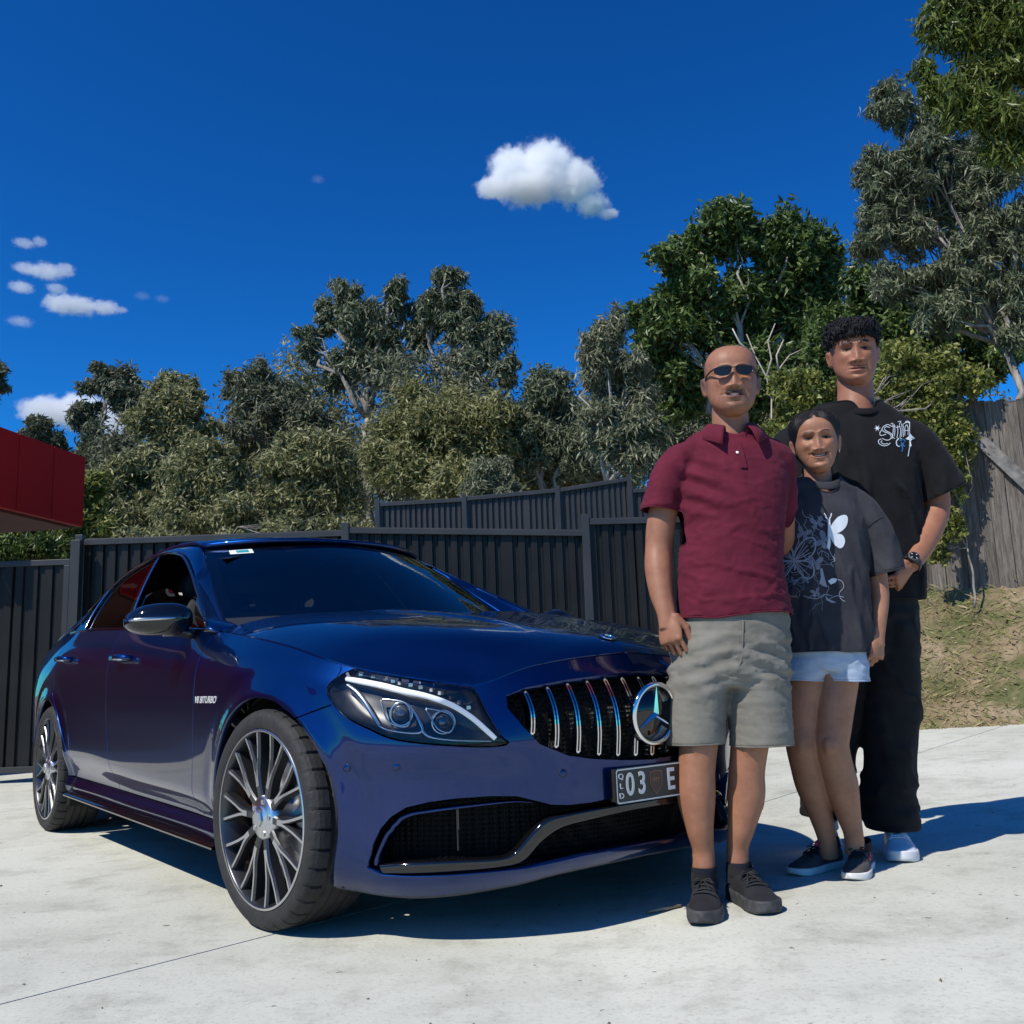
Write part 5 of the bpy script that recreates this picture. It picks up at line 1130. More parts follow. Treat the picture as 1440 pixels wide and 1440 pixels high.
# ---- wheels
m_tyre = noise_mat('tyre_rubber', (0.012, 0.012, 0.012), (0.022, 0.021, 0.020), 25, 0.75, 0.25, 90)
m_rim = mat('grey_alloy', (0.085, 0.088, 0.094), 0.32, 0.85); m_rim2 = mat('machined_alloy', (0.60, 0.61, 0.63), 0.3, 1.0)
m_disc = mat('brake_disc', (0.35, 0.35, 0.36), 0.35, 0.9); m_cal = mat('bronze_caliper', (0.45, 0.14, 0.04), 0.35, 0.3, Coat_Weight=0.4)
def make_wheel():
    """axis along local Y, outer face towards -Y, centre at origin"""
    w = empty('wheel', (0, 0, 0))
    # tyre with grooved tread
    prof = [(.265, -.106), (.272, -.112), (.290, -.117), (.307, -.115), (.318, -.106), (.3245, -.095), (.3268, -.080)]
    tread = []
    for yc in np.linspace(-.080, .080, 33):
        g = min(abs(yc - q) for q in (-.05, -.017, .017, .05)); tread.append((.3270 - .0006 * (yc / .08) ** 2 - (.007 if g < .0055 else 0), yc))
    prof = prof + tread + [(r, -y) for r, y in prof[::-1]]
    n = 360; m_ = len(prof); V = []; Fc = []
    for k in range(n):
        an = 2*math.pi*k/n
        for (r, y) in prof:
            rr = r
            if r > .316 and abs(y) > .054 and k % 10 == 0: rr -= .008
            a2 = an + (abs(y) - .05) * .25 * (1 if abs(y) > .05 else 0); V.append((rr*math.cos(a2), y, rr*math.sin(a2)))
    for k in range(n):
        k2 = (k+1) % n
        for i in range(m_-1): Fc.append((k*m_+i, k2*m_+i, k2*m_+i+1, k*m_+i+1))
    me = mesh('tyre', V, Fc, True); bm = bmesh.new(); bm.from_mesh(me); bmesh.ops.recalc_face_normals(bm, faces=bm.faces); 
    for f in bm.faces:
        c = f.calc_center_median(); f.smooth = math.hypot(c.x, c.z) < .3185
    bm.to_mesh(me); bm.free(); link('tyre', me, m_tyre, w)
    o = MB(); o.lathe([(.267, -.104), (.266, -.111), (.261, -.112), (.257, -.106), (.252, -.092), (.242, -.060), (.236, .0), (.239, .09), (.262, .105)], 96); rim = o.build('rim', m_rim, w, True)
    o = MB(); o.lathe([(.2665, -.1115), (.2635, -.1135), (.2595, -.1125)], 96); o.build('rim_lip', m_rim2, rim, True)
    # ten forked spokes
    for q in range(10):
        an = 2*math.pi*(q + .25) / 10; sp = MB(); fc = MB()
        def pt(r, da, y): return (r*math.cos(an+da), y, r*math.sin(an+da))
        for sg in (1, -1):
            path = [(.055, sg*.070, .0100, -.100), (.095, sg*.040, .0090, -.103), (.125, sg*.036, .0085, -.103), (.145, sg*.055, .0080, -.103), (.180, sg*.094, .0075, -.101), (.218, sg*.126, .0075, -.102), (.260, sg*.153, .0090, -.105)]
            V = []; Ff = []
            for (r, da, hw, yf) in path:
                dw = hw / r
                V += [pt(r, da - dw, yf + .006), pt(r, da - dw*.55, yf), pt(r, da + dw*.55, yf), pt(r, da + dw, yf + .006), pt(r, da + dw*1.1, yf + .034), pt(r, da - dw*1.1, yf + .034)]
            for i in range(len(path)-1):
                for j in range(6): Ff.append((6*i+j, 6*i+(j+1) % 6, 6*i+6+(j+1) % 6, 6*i+6+j))
            sp.add(V, Ff + [(5,4,3,2,1,0)])
            V2 = []; 
            for (r, da, hw, yf) in path[1:]: dw = hw / r; V2 += [pt(r, da - dw*.5, yf - .0012), pt(r, da + dw*.5, yf - .0012)]
            fc.add(V2, [(2*i, 2*i+1, 2*i+3, 2*i+2) for i in range(len(path)-2)])
        so = sp.build('spoke', m_rim, rim, False); fc.build('spoke_face', m_rim2, rim, False)
    o = MB(); o.lathe([(.0, -.112), (.030, -.112), (.034, -.109), (.040, -.106), (.058, -.104), (.066, -.099), (.070, -.070), (.070, -.03)], 48); o.build('hub', m_rim2, rim, True)
    o = MB(); o.lathe([(.0, -.122), (.022, -.122), (.026, -.118), (.028, -.108)], 6); o.build('centre_cap', m_rim2, rim)
    for q in range(5):
        an = 2*math.pi*q/5 + .3; o = MB(); o.lathe([(0, -.104), (.008, -.104), (.009, -.098)], 8, Matrix.Translation((.049*math.cos(an), -.004, .049*math.sin(an)))); o.build('wheel_bolt', m_rim2, rim)
    o = MB(); o.lathe([(.070, -.030), (.185, -.030), (.187, -.026), (.187, -.002), (.07, -.002)], 64); o.build('brake_disc', m_disc, w, True)
    return w
def copy_tree(o, parent=None):
    c = o.copy(); col.objects.link(c); c.parent = parent
    for ch in o.children: copy_tree(ch, c)
    return c
wheel0 = make_wheel(); wheel0.parent = CAR
for i, (x, y, flip, st, rot, z) in enumerate(((0, -.796, 0, 5.0, 12, .3272), (-2.84, -.796, 0, 0, 40, .3272), (0, .796, 180, 5.0, 70, .3272), (-2.84, .796, 180, 0, 5, .3272))):
    w = wheel0 if i == 0 else copy_tree(wheel0, CAR)
    w.location = (x, y, z); w.rotation_euler = (Matrix.Rotation(R(flip + st), 3, 'Z') @ Matrix.Rotation(R(rot), 3, 'Y')).to_euler()
    sgn = -1 if y < 0 else 1; cpr = MB()
    A = np.linspace(R(150), R(215), 12); V = []; Fc = []
    for an in A:
        for (r, yy) in ((.115, .045), (.195, .045), (.200, .035), (.200, .02), (.115, .02)): V.append((x + r*math.cos(an), y + sgn*yy + sgn*.004, z + r*math.sin(an)))
    for k in range(11):
        for j in range(5): Fc.append((5*k+j, 5*k+(j+1) % 5, 5*k+5+(j+1) % 5, 5*k+5+j))
    cpr.add(V, Fc + [(0,1,2,3,4), tuple(range(59, 54, -1))]); cpr.build('brake_caliper', m_cal, CAR)
    # wheel well liner
    well = MB(); V = []; Fc = []; T = np.linspace(R(-30), R(210), 34)
    for an in T:
        for (r, yy) in ((.3545, .880), (.372, .86), (.385, .5), (.1, .45)):
            xx = x + r*math.cos(an); ylim = abs(np.interp(xx, PX[NS//3:], PY[NS//3:])) - .045 if x > -1 else .87
            V.append((xx, sgn*min(yy, ylim), .335 + r*math.sin(an)))
    for k in range(33):
        for j in range(3): Fc.append((4*k+j, 4*k+j+1, 4*k+5+j, 4*k+4+j))
    well.add(V, Fc); well.build('wheel_well', m_void, CAR)
# ---- underbody and cabin
o = MB(); o.box((-3.6, -.50, .17), (.55, .50, .24)); o.box((-2.40, -.78, .19), (-.42, .78, .30)); o.build('underbody', m_void, CAR)
fwl = MB(); fwl.box((-.62, -.70, .30), (-.56, .70, .90)); fwl.build('firewall', m_void, CAR)
bb = MB(); bb.box((.38, -.50, .26), (.50, .50, .66)); bb.build('radiator', m_void, CAR)
ds = np.zeros((8, 21, 3))
for j, y in enumerate(np.linspace(-.70, .70, 21)):
    for i, (x, z) in enumerate(((-.60, .955), (-.72, .965), (-.85, .965), (-.98, .955), (-1.06, .93), (-1.08, .86), (-1.06, .74), (-1.0, .6))):
        ds[i, j] = (x - .12 * (abs(y) / .7) ** 3 * (i < 3), y, z + (.022 * math.exp(-((y + .36) / .16) ** 2) if 2 <= i <= 4 else 0) - (.012 * (abs(y) / .7) ** 4))
dash = patch('dashboard', ds, m_seat, CAR)
stw = empty('steering_wheel', (0, 0, 0), 0, CAR); Ms = Matrix.Translation((-1.20, -.36, .925)) @ Matrix.Rotation(R(90), 4, 'Z') @ Matrix.Rotation(R(-28), 4, 'X')
o = MB(); o.lathe([(.178 + .014*math.cos(q), .014*math.sin(q)) for q in np.linspace(0, 2*math.pi, 11)[:-1]], 48, Ms, True); o.build('steering_rim', m_grey, stw, True)
o = MB(); o.lathe([(0, -.03), (.06, -.028), (.07, 0), (.06, .02), (0, .02)], 24, Ms); o.box((-.17, -.008, -.02), (.17, .008, .02), Ms); o.build('steering_hub', m_seat, stw, True)
def seat(x, y, w=.50):
    st = empty('seat', (0, 0, 0), 0, CAR)
    o = MB(); o.add(*lobe((x, y, .52), (.27, w/2, .10))); o.build('cushion', m_seat, st, True)
    o = MB(); o.add(*lobe((0, 0, 0), (.075, w/2, .34), f=lambda p: (x - .26 - p[2] * .38 + p[0], y + p[1] * (1 - max(0, p[2]) * .5), .86 + p[2]))); o.build('backrest', m_seat, st, True)
    o = MB(); o.add(*lobe((x - .43, y, 1.235), (.045, .13, .085))); o.build('headrest', m_seat, st, True)
seat(-1.55, -.36); seat(-1.55, .36); seat(-2.35, -.36, .56); seat(-2.35, .36, .56)
o = MB(); o.add(*lobe((-1.17, 0, 1.285), (.015, .115, .036))); im = o.build('interior_mirror', m_gloss, CAR, True)
hl_ = np.array([[(x, y, z - .035 - .05 * (abs(y) / .56) ** 3) for y in np.linspace(-.56, .56, 13)] for x, z in ((-1.2, 1.37), (-1.5, 1.40), (-2.0, 1.41), (-2.5, 1.37), (-2.75, 1.32))]); patch('headliner', hl_, m_seat, CAR)
bw_ = MB(); bw_.box((-2.80, -.62, .5), (-2.72, .62, 1.02)); bw_.build('rear_shelf', m_seat, CAR)
# registration sticker and mirror stem
def ws_pt(aq, tq, off):
    j = (aq + 1) / 2 * 40; i = tq * 23; j0, i0 = min(39, int(j)), min(22, int(i)); u, v = j - j0, i - i0
    p = wsp[i0, j0]*(1-u)*(1-v) + wsp[i0, j0+1]*u*(1-v) + wsp[i0+1, j0]*(1-u)*v + wsp[i0+1, j0+1]*u*v; q = p - np.array([-2.0, 0, .4]); return Vector(p + q / np.linalg.norm(q) * off)
m_stk = mat('sticker_white', (0.75, 0.78, 0.74), 0.4); m_stk2 = mat('sticker_teal', (0.02, 0.30, 0.32), 0.4)
def sticker(a0, a1, t0, t1, off, mt, nm, par):
    P = np.array([[ws_pt(a0 + (a1-a0)*j/3, t0 + (t1-t0)*i/2, off) for j in range(4)] for i in range(3)]); return patch(nm, P, mt, par, flip=True)
s1 = sticker(-.86, -.72, .86, .925, .002, m_stk, 'windscreen_sticker', windscreen); sticker(-.82, -.745, .875, .915, .003, m_stk2, 'sticker_print', s1)
# tail lamps
m_tail = mat('red_lens', (0.25, 0.005, 0.005), 0.1, Coat_Weight=1.0)
for k in (1, -1):
    P = np.array([[F_skirt(np.array([s_of(-3.6, -.83) * (1 - q) + s_of(-3.88, -.45) * q]), np.array([.76 + .12 * w]), -.004)[0] * np.array([1, k, 1]) for q in np.linspace(0, 1, 14)] for w in np.linspace(0, 1, 6)])
    patch('tail_lamp', P, m_tail, CAR)
# ================================================================== people
def skin_mat(name, rough=0.52):
    m = mat(name, (0.4, 0.2, 0.1), rough); b = bsdf(m); at = N(m, 'ShaderNodeAttribute'); at.attribute_name = 'Col'
    tcs = N(m, 'ShaderNodeTexCoord'); n1 = nz(45, 5, .6, None, m, tcs.outputs['Object']); n2 = nz(14, 5, .65, None, m, tcs.outputs['Object'])
    c = mixc(m, .5, at.outputs['Color'], ramp(m, n1, [(.3, (.78, .74, .72)), (.6, (1.05, 1.03, 1.02))]), 'MULTIPLY'); c = mixc(m, .5, c, ramp(m, n2, [(.3, (.72, .62, .60)), (.65, (1.08, 1.06, 1.04))]), 'MULTIPLY')
    L(m, c, b.inputs['Base Color']); b.inputs['Subsurface Weight'].default_value = .12; b.inputs['Subsurface Radius'].default_value = (.012, .005, .003); b.inputs['Subsurface Scale'].default_value = .5
    b.inputs['Specular IOR Level'].default_value = .38
    bp = N(m, 'ShaderNodeBump'); bp.inputs['Strength'].default_value = .15; bp.inputs['Distance'].default_value = .002; L(m, nz(220, 4, .6, None, m, tcs.outputs['Object']), bp.inputs['Height']); L(m, bp.outputs[0], b.inputs['Normal']); return m
m_skin = skin_mat('skin')
def cloth_mat(name, c1, c2, rough=.85, weave=520, bump=.25, wr=None):
    m = noise_mat(name, c1, c2, 14, rough, 0); b = bsdf(m); tcs = N(m, 'ShaderNodeTexCoord'); w = nz(weave, 3, .6, None, m, tcs.outputs['Object']); f = nz(9, 4, .55, None, m, tcs.outputs['Object'])
    bp = N(m, 'ShaderNodeBump'); bp.inputs['Strength'].default_value = bump; bp.inputs['Distance'].default_value = .002; L(m, w, bp.inputs['Height'])
    b2 = N(m, 'ShaderNodeBump'); b2.inputs['Strength'].default_value = .35; b2.inputs['Distance'].default_value = .02; L(m, f, b2.inputs['Height']); L(m, bp.outputs[0], b2.inputs['Normal']); L(m, b2.outputs[0], b.inputs['Normal'])
    b.inputs['Sheen Weight'].default_value = .03; b.inputs['Specular IOR Level'].default_value = .2; return m

def ell(pts, rads, side=(1, 0, 0), n=28, cap=True, pw=2.0):
    """closed tube of elliptical rings; rads = (half width along side, half depth)"""
    pts = [Vector(p) for p in pts]; S = Vector(side); V = []; m = len(pts)
    for i, p in enumerate(pts):
        t = (pts[min(i+1, m-1)] - pts[max(i-1, 0)]).normalized(); s = (S - t * S.dot(t)).normalized(); f = t.cross(s); a, c = rads[i] if hasattr(rads[i], '__len__') else (rads[i], rads[i])
        for k in range(n):
            an = 2*math.pi*k/n; ca, sa = math.cos(an), math.sin(an)
            if pw != 2.0: ca, sa = math.copysign(abs(ca) ** (2/pw), ca), math.copysign(abs(sa) ** (2/pw), sa)
            V.append(p + s * a * ca + f * c * sa)
    F = [(i*n+k, i*n+(k+1) % n, (i+1)*n+(k+1) % n, (i+1)*n+k) for i in range(m-1) for k in range(n)]
    if cap: F += [tuple(range(n))[::-1], tuple((m-1)*n+k for k in range(n))]
    return V, F
def smooth_path(pts, rads, k=5):
    P = np.array([tuple(p) for p in pts]); Rr = np.array([r if hasattr(r, '__len__') else (r, r) for r in rads], float); Q = catmull(np.hstack([P, Rr]), k)
    return [Vector(q[:3]) for q in Q], [tuple(q[3:]) for q in Q]
def tube_s(mb, pts, rads, side=(1, 0, 0), k=5, n=28, pw=2.0):
    p, r = smooth_path(pts, rads, k); mb.add(*ell(p, r, side, n, True, pw))
def ball(mb, c, r, n=20):
    V, F = lobe(c, r if hasattr(r, '__len__') else (r, r, r), n, n // 2 + 2); mb.add(V, F)
def remesh(mb, vox, smooth=4):
    me = mesh('tmp', mb.V, mb.F); bm = bmesh.new(); bm.from_mesh(me); bmesh.ops.recalc_face_normals(bm, faces=bm.faces); bm.to_mesh(me); bm.free()
    o = bpy.data.objects.new('tmp', me); col.objects.link(o); md = o.modifiers.new('r', 'REMESH'); md.mode = 'VOXEL'; md.voxel_size = vox
    if smooth: sm = o.modifiers.new('s', 'SMOOTH'); sm.factor = .5; sm.iterations = smooth
    dg = bpy.context.evaluated_depsgraph_get(); r = bpy.data.meshes.new_from_object(o.evaluated_get(dg)); bpy.data.objects.remove(o); bpy.data.meshes.remove(me); return r
def get_co(me):
    a = np.empty(len(me.vertices) * 3, np.float32); me.vertices.foreach_get('co', a); return a.reshape(-1, 3).astype(float)
def set_co(me, a): me.vertices.foreach_set('co', a.astype(np.float32).ravel()); me.update()
def get_no(me):
    a = np.empty(len(me.vertices) * 3, np.float32); me.vertices.foreach_get('normal', a); return a.reshape(-1, 3).astype(float)
def vnoise(P, scale, seed=0.0, oct_=3):
    return np.array([noise.fractal(Vector((p[0]*scale + seed, p[1]*scale + seed*.7, p[2]*scale - seed)), 1.0, 2.0, oct_) for p in P])

# ---- head --------------------------------------------------------------
HZ = [-.124, -.117, -.105, -.088, -.066, -.04, -.015, .005, .025, .05, .075, .095, .108, .116]
HF = [-.060, -.076, -.084, -.086, -.086, -.087, -.088, -.088, -.092, -.093, -.084, -.066, -.042, -.004]
HB = [-.028, -.010, .012, .038, .060, .078, .090, .095, .099, .100, .091, .072, .045, .006]
HW = [.020, .032, .045, .0575, .0675, .0735, .0765, .078, .0805, .0815, .0745, .059, .038, .004]
def head_solid(mb, M, s=1.0, jaw=1.0):
    z = np.linspace(-.124, .116, 40); f, b_, w = (np.interp(z, HZ, q) for q in (HF, HB, HW)); f, b_, w = gsm(f, 1.2, 0), gsm(b_, 1.2, 0), gsm(w, 1.2, 0); V = []; n = 40
    for i in range(40):
        jw = 1 + (jaw - 1) * max(0, min(1, (-.02 - z[i]) / .06)); cy_, hy = (f[i] + b_[i]) / 2, (b_[i] - f[i]) / 2
        for k in range(n):
            an = 2*math.pi*k/n; ca, sa = math.cos(an), math.sin(an); pw = 2.25; V.append(M @ (Vector((w[i]*jw*math.copysign(abs(ca) ** (2/pw), ca), cy_ + hy*math.copysign(abs(sa) ** (2/pw), sa), z[i])) * s))
    F = [(i*n+k, i*n+(k+1) % n, (i+1)*n+(k+1) % n, (i+1)*n+k) for i in range(39) for k in range(n)] + [tuple(range(n))[::-1], tuple(39*n+k for k in range(n))]; mb.add(V, F)
    for sg in (1, -1):                      # ears
        E = M @ Matrix.Translation(Vector((sg*.0835, .014, -.012))*s) @ Matrix.Rotation(R(-sg*24), 4, 'Z') @ Matrix.Rotation(R(sg*8), 4, 'Y'); V, F = lobe((0, 0, 0), (.0065*s, .017*s, .031*s), 16, 12)
        def sh(v):
            y, z = v[1]/(.017*s), v[2]/(.031*s); k = max(0, 1 - ((y + .15)**2/.35 + (z - .05)**2/.40)); w = .72 + .28*min(1, max(0, z + .6)); return E @ Vector((v[0] - (sg*.0055*s*k if v[0]*sg > 0 else 0), v[1]*w, v[2]))
        mb.add([sh(v) for v in V], F); mb.tube([M @ (Vector((sg*.074, .012, z_)) * s) for z_ in (-.030, -.012, .010)], [.007*s, .010*s, .008*s], 8)
def face_shape(x, y, z, o):
    """forward relief of the face in head coordinates"""
    g = lambda u, v, a, b_: np.exp(-(u/a)**2 - (v/b_)**2); ax = np.abs(x)
    A = np.interp(z, [-.060, -.051, -.044, -.034, -.012, .010, .022], [0, .009, .0195, .0190, .0105, .0050, 0]) * o.get('nose', 1); sg = np.interp(z, [-.055, -.042, -.02, .01], [.0165, .0145, .0105, .0090]) * o.get('nosew', 1)
    d = A * np.exp(-(x/sg)**2) + .0095 * g(ax - .0170*o.get('nosew', 1), z + .045, .0080, .0080)
    d += -.0135 * g(ax - .031, z - .001, .016, .0105) + .0075 * g(ax - .027, z - .019, .021, .0065) + .0050 * g(ax - .031, z + .002, .0115, .0055) - .0022 * g(ax - .031, z + .003, .013, .0014)
    ch = o.get('smile', 0); d += (.0045 + .005*ch) * g(ax - .043, z + .026, .017, .015) - (.0015 + .003*ch) * g(ax - .031 - .25*(-.05 - z), z + .062, .004, .020)
    my = .0715 - ch * .004 + (-ch * .010) * np.minimum(1, (ax/.026)**2)      # mouth line curves up at the corners
    mw = .021 + .005*ch; d += .0045 * g(x, z + my - .0055, mw, .0042) + .0060 * g(x, z + my + .0075, mw*.85, .0050) - (.0060 + .004*ch) * g(x, z + my, mw*1.1, .0018 + .0028*ch)
    d += .0060 * g(x, z + .105, .017, .011) - .0040 * g(x, z + .090, .020, .0050) - .003 * g(x, z + .0575, .004, .006)
    return d
def paint_head(x, y, z, C, o):
    ax = np.abs(x); front = y < -.03; mix = lambda w, c: C * (1 - w[:, None]) + np.array(c) * w[:, None]; st = lambda v, a, b_: np.clip((v - a)/(b_ - a), 0, 1)
    ch = o.get('smile', 0); my = .0715 - ch*.004 + (-ch*.010)*np.minimum(1, (ax/.026)**2); mw = .024 + .005*ch
    lip = st(1 - (ax/mw)**2, 0, .35) * st(.0125*(1 - .55*(ax/mw)**2) - np.abs(z + my + .001), 0, .003) * front; C = mix(lip * .85, np.array(o['lip']) * .85)
    cr = st(1 - (ax/(mw*1.02))**2, 0, .2) * st(.0022 + .003*ch - np.abs(z + my), 0, .0014) * front; C = mix(cr * .9, (.03, .010, .008))
    bz = .0195 + .004*np.sin(np.clip((ax - .012)/.038, 0, 1)*math.pi); br = st(ax, .010, .014) * st(.050 - ax, 0, .008) * st(.0044*o.get('brow', 1) - np.abs(z - bz), 0, .0016) * front; C = mix(br * .95, (.010, .007, .006))
    so = np.exp(-((ax - .030)/.020)**2 - ((z - .003)/.010)**2) * front; C = mix(so * .40, np.array(o['skin']) * .45)  # shade of the eye sockets painted into the skin colour
    cheek = np.exp(-((ax - .042)/.022)**2 - ((z + .028)/.018)**2) * front; C = mix(cheek * .18, np.array(o['skin']) * np.array([1.15, .75, .7]))
    ns = np.exp(-((ax - .009)/.0045)**2 - ((z + .0505)/.0028)**2) * (y < -.085); C = mix(np.clip(ns, 0, 1) * .8, (.03, .012, .010))
    if 'beard' in o:
        bd = st(z, -.130, -.10) * st(-.045 - z, 0, .012) * st(.052 - ax, 0, .014) * front * (.35 + .65*np.exp(-(ax/.030)**2)); mus = np.exp(-((z + .0595)/.0055)**2) * st(.030 - ax, 0, .008) * front; C = mix(np.clip(bd*.5 + mus*.8, 0, 1) * o['beard'], (.035, .025, .022))
    if 'stubble_hair' in o:
        hr = st(z, -.035, -.02) * st(y, -.035, .005) * st(.085 - z, 0, .03); C = mix(hr * o['stubble_hair'], (.07, .05, .045))
    return C
def hand(mb, wrist, down, thumb, palm, s=1.0, curl=(22, 38, 24), spread=1.0, thumb_out=.55, fist=0.0):
    """wrist point; unit vectors: down the hand, towards the thumb side, towards the palm side"""
    D, T, Pm = (Vector(v).normalized() for v in (down, thumb, palm)); T = (T - D*T.dot(D)).normalized(); Pm = D.cross(T) * (1 if D.cross(T).dot(Pm) > 0 else -1); w = Vector(wrist); tips = {}
    tube_s(mb, [w - D*.02*s, w + D*.02*s, w + D*.055*s + T*.002, w + D*.085*s, w + D*.096*s], [(.026*s, .020*s), (.031*s, .019*s), (.041*s, .0175*s), (.042*s, .0145*s), (.038*s, .010*s)], T, 4, 24)
    ln = {'index': (.043, .026, .021), 'middle': (.047, .030, .022), 'ring': (.043, .028, .021), 'pinky': (.034, .021, .019)}
    for i, nm in enumerate(('index', 'middle', 'ring', 'pinky')):
        lat = (.0315 - .0212*i) * s; p = w + D*(.090 - (.003, 0, .004, .014)[i])*s + T*lat; r0 = (.0080, .0082, .0078, .0070)[i]*s; ang = 0; pts = [p - D*.02*s + Pm*.002, p]; fan = (1.5 - i) * .045 * spread
        for k in range(3):
            ang += R(curl[k] + (3*i if k == 0 else 2*i)) + fist*.3; d = (D*math.cos(ang) + Pm*math.sin(ang) + T*fan).normalized(); p = p + d*ln[nm][k]*s*1.02; pts.append(p)
        mb.tube(pts, [r0*.98, r0*1.05, r0*1.0, r0*.92, r0*.66], 12); ball(mb, pts[-1], r0*.72, 10); ball(mb, pts[2], r0*1.06, 10); ball(mb, pts[1] - Pm*.003*s, r0*1.12, 10); tips[nm] = (pts[-1], d)
    b0 = w + D*.022*s + T*.026*s + Pm*.006*s; b1 = b0 + (D*.62 + T*.52*thumb_out*1.6 + Pm*.45).normalized()*.042*s; b2 = b1 + (D*.92 + T*.10*thumb_out + Pm*.30).normalized()*.033*s; b3 = b2 + (D*.98 - T*.05 + Pm*.18).normalized()*.026*s
    mb.tube([b0 - D*.012*s, b0, b1, b2, b3], [.016*s, .0165*s, .0118*s, .0105*s, .0075*s], 12); ball(mb, b3, .0078*s, 10); ball(mb, b1, .0125*s, 10); tips['thumb'] = (b3, (b3 - b2).normalized())
    return tips, Pm
def finish_body(name, mb, HM, hs, o, parent_label, vox=.0034):
    me = remesh(mb, vox, 3); inv = HM.inverted(); bm = bmesh.new(); bm.from_mesh(me)
    sel = [e for e in bm.edges if (lambda q: q.y < -.02 and abs(q.z) < .13 and abs(q.x) < .075)((inv @ e.verts[0].co) / hs)]
    bmesh.ops.subdivide_edges(bm, edges=sel, cuts=1, use_grid_fill=True, smooth=0.0); bm.to_mesh(me); bm.free()
    co = get_co(me); I = np.array(inv); loc = (co @ I[:3, :3].T + I[:3, 3]) / hs; near = (np.abs(loc[:, 2]) < .15) & (np.linalg.norm(loc, axis=1) < .2)
    x, y, z = loc[:, 0], loc[:, 1], loc[:, 2]; k = near & (y < -.015); fade = np.clip((-.015 - y[k])/.04, 0, 1); d = face_shape(x[k], y[k], z[k], o) * fade; loc2 = loc.copy(); loc2[k, 1] -= d
    M3 = np.array(HM); co2 = (loc2 * hs) @ M3[:3, :3].T + M3[:3, 3]; co = np.where(near[:, None], co2, co); set_co(me, co)
    C = np.tile(np.array(o['skin']), (len(co), 1)); C[near] = paint_head(x[near], loc2[near, 1], z[near], C[near], o)
    C = np.clip(C, 0, 1)
    ca = me.color_attributes.new('Col', 'FLOAT_COLOR', 'POINT'); ca.data.foreach_set('color', np.hstack([C, np.ones((len(C), 1))]).astype(np.float32).ravel())
    me.polygons.foreach_set('use_smooth', np.ones(len(me.polygons), bool))
    ob = link(name, me, m_skin); return ob, co
def add_eyes(body, HM, hs, open_=.0042):
    m_e = bpy.data.materials.get('eye_white') or mat('eye_white', (.13, .11, .10), .6); m_i = bpy.data.materials.get('eye_iris') or mat('eye_iris', (.010, .006, .004), .6, 0, Specular_IOR_Level=.15)
    from mathutils.bvhtree import BVHTree
    me = body.data; bv = BVHTree.FromPolygons([v.co for v in me.vertices], [tuple(p.vertices) for p in me.polygons])
    D = (HM.to_3x3() @ Vector((0, 1, 0))).normalized()
    def on(x, z, off):
        p0 = HM @ (Vector((x, -.2, z)) * hs); h = bv.ray_cast(p0, D); return (h[0] if h[0] else HM @ (Vector((x, -.08, z))*hs)) - D * off
    for sg in (1, -1):
        V = []; F = []; n = 14
        for i in range(n+1):
            t = -1 + 2*i/n; w = (1 - t*t) ** .6
            for q in (-1, 0, 1): V.append(on(sg*.031 + t*.0125, -.001 + q*open_*w*(1 if q > 0 else .8) + .0012*t*sg, .0012 + .0012*(1 - abs(q))*w))
        for i in range(n):
            for q in range(2): F.append((3*i+q, 3*i+q+1, 3*i+4+q, 3*i+3+q))
        eo = link('eye', mesh('eye', V, F, True), m_e, body)
        V = [on(sg*.031 + .0055*math.cos(a)*1.0, -.0008 + min(open_, .0055)*.95*math.sin(a), .0030) for a in np.linspace(0, 2*math.pi, 15)[:-1]]; link('iris', mesh('iris', V, [tuple(range(14))]), m_i, eo)
        V = []; 
        for i in range(n+1):
            t = -1 + 2*i/n; w = (1 - t*t) ** .6; zz = -.001 + open_*w; V += [on(sg*.031 + t*.0138, zz - .0004, .0022), on(sg*.031 + t*.0138, zz + .0016, .0026)]
        link('eyelash', mesh('eyelash', V, [(2*i, 2*i+1, 2*i+3, 2*i+2) for i in range(n)]), m_i, eo)
    return bv
def garment(name, mb, vox, cut, mt, parent, folds=None, thick=.0025, smooth=6):
    """remeshed shell, opened where cut(co) is true, with folds pushed into it"""
    me = remesh(mb, vox, smooth); co = get_co(me); no = get_no(me)
    if folds is not None: co = co + no * folds(co)[:, None]; set_co(me, co)
    bm = bmesh.new(); bm.from_mesh(me); bm.verts.ensure_lookup_table(); kill = cut(co); bmesh.ops.delete(bm, geom=[bm.verts[i] for i in np.where(kill)[0]], context='VERTS')
    for _ in range(14):                                         # even out the cut edges
        ed = [v for v in bm.verts if v.is_boundary]; new = {}
        for v in ed:
            nb = [e.other_vert(v) for e in v.link_edges if e.is_boundary]
            if len(nb) == 2: new[v] = v.co*.4 + (nb[0].co + nb[1].co)*.3
        for v, c in new.items(): v.co = c
    bmesh.ops.recalc_face_normals(bm, faces=bm.faces); bm.to_mesh(me); bm.free(); me.polygons.foreach_set('use_smooth', np.ones(len(me.polygons), bool))
    o = link(name, me, mt, parent); md = o.modifiers.new('cloth_thickness', 'SOLIDIFY'); md.thickness = thick; md.offset = -1; return o
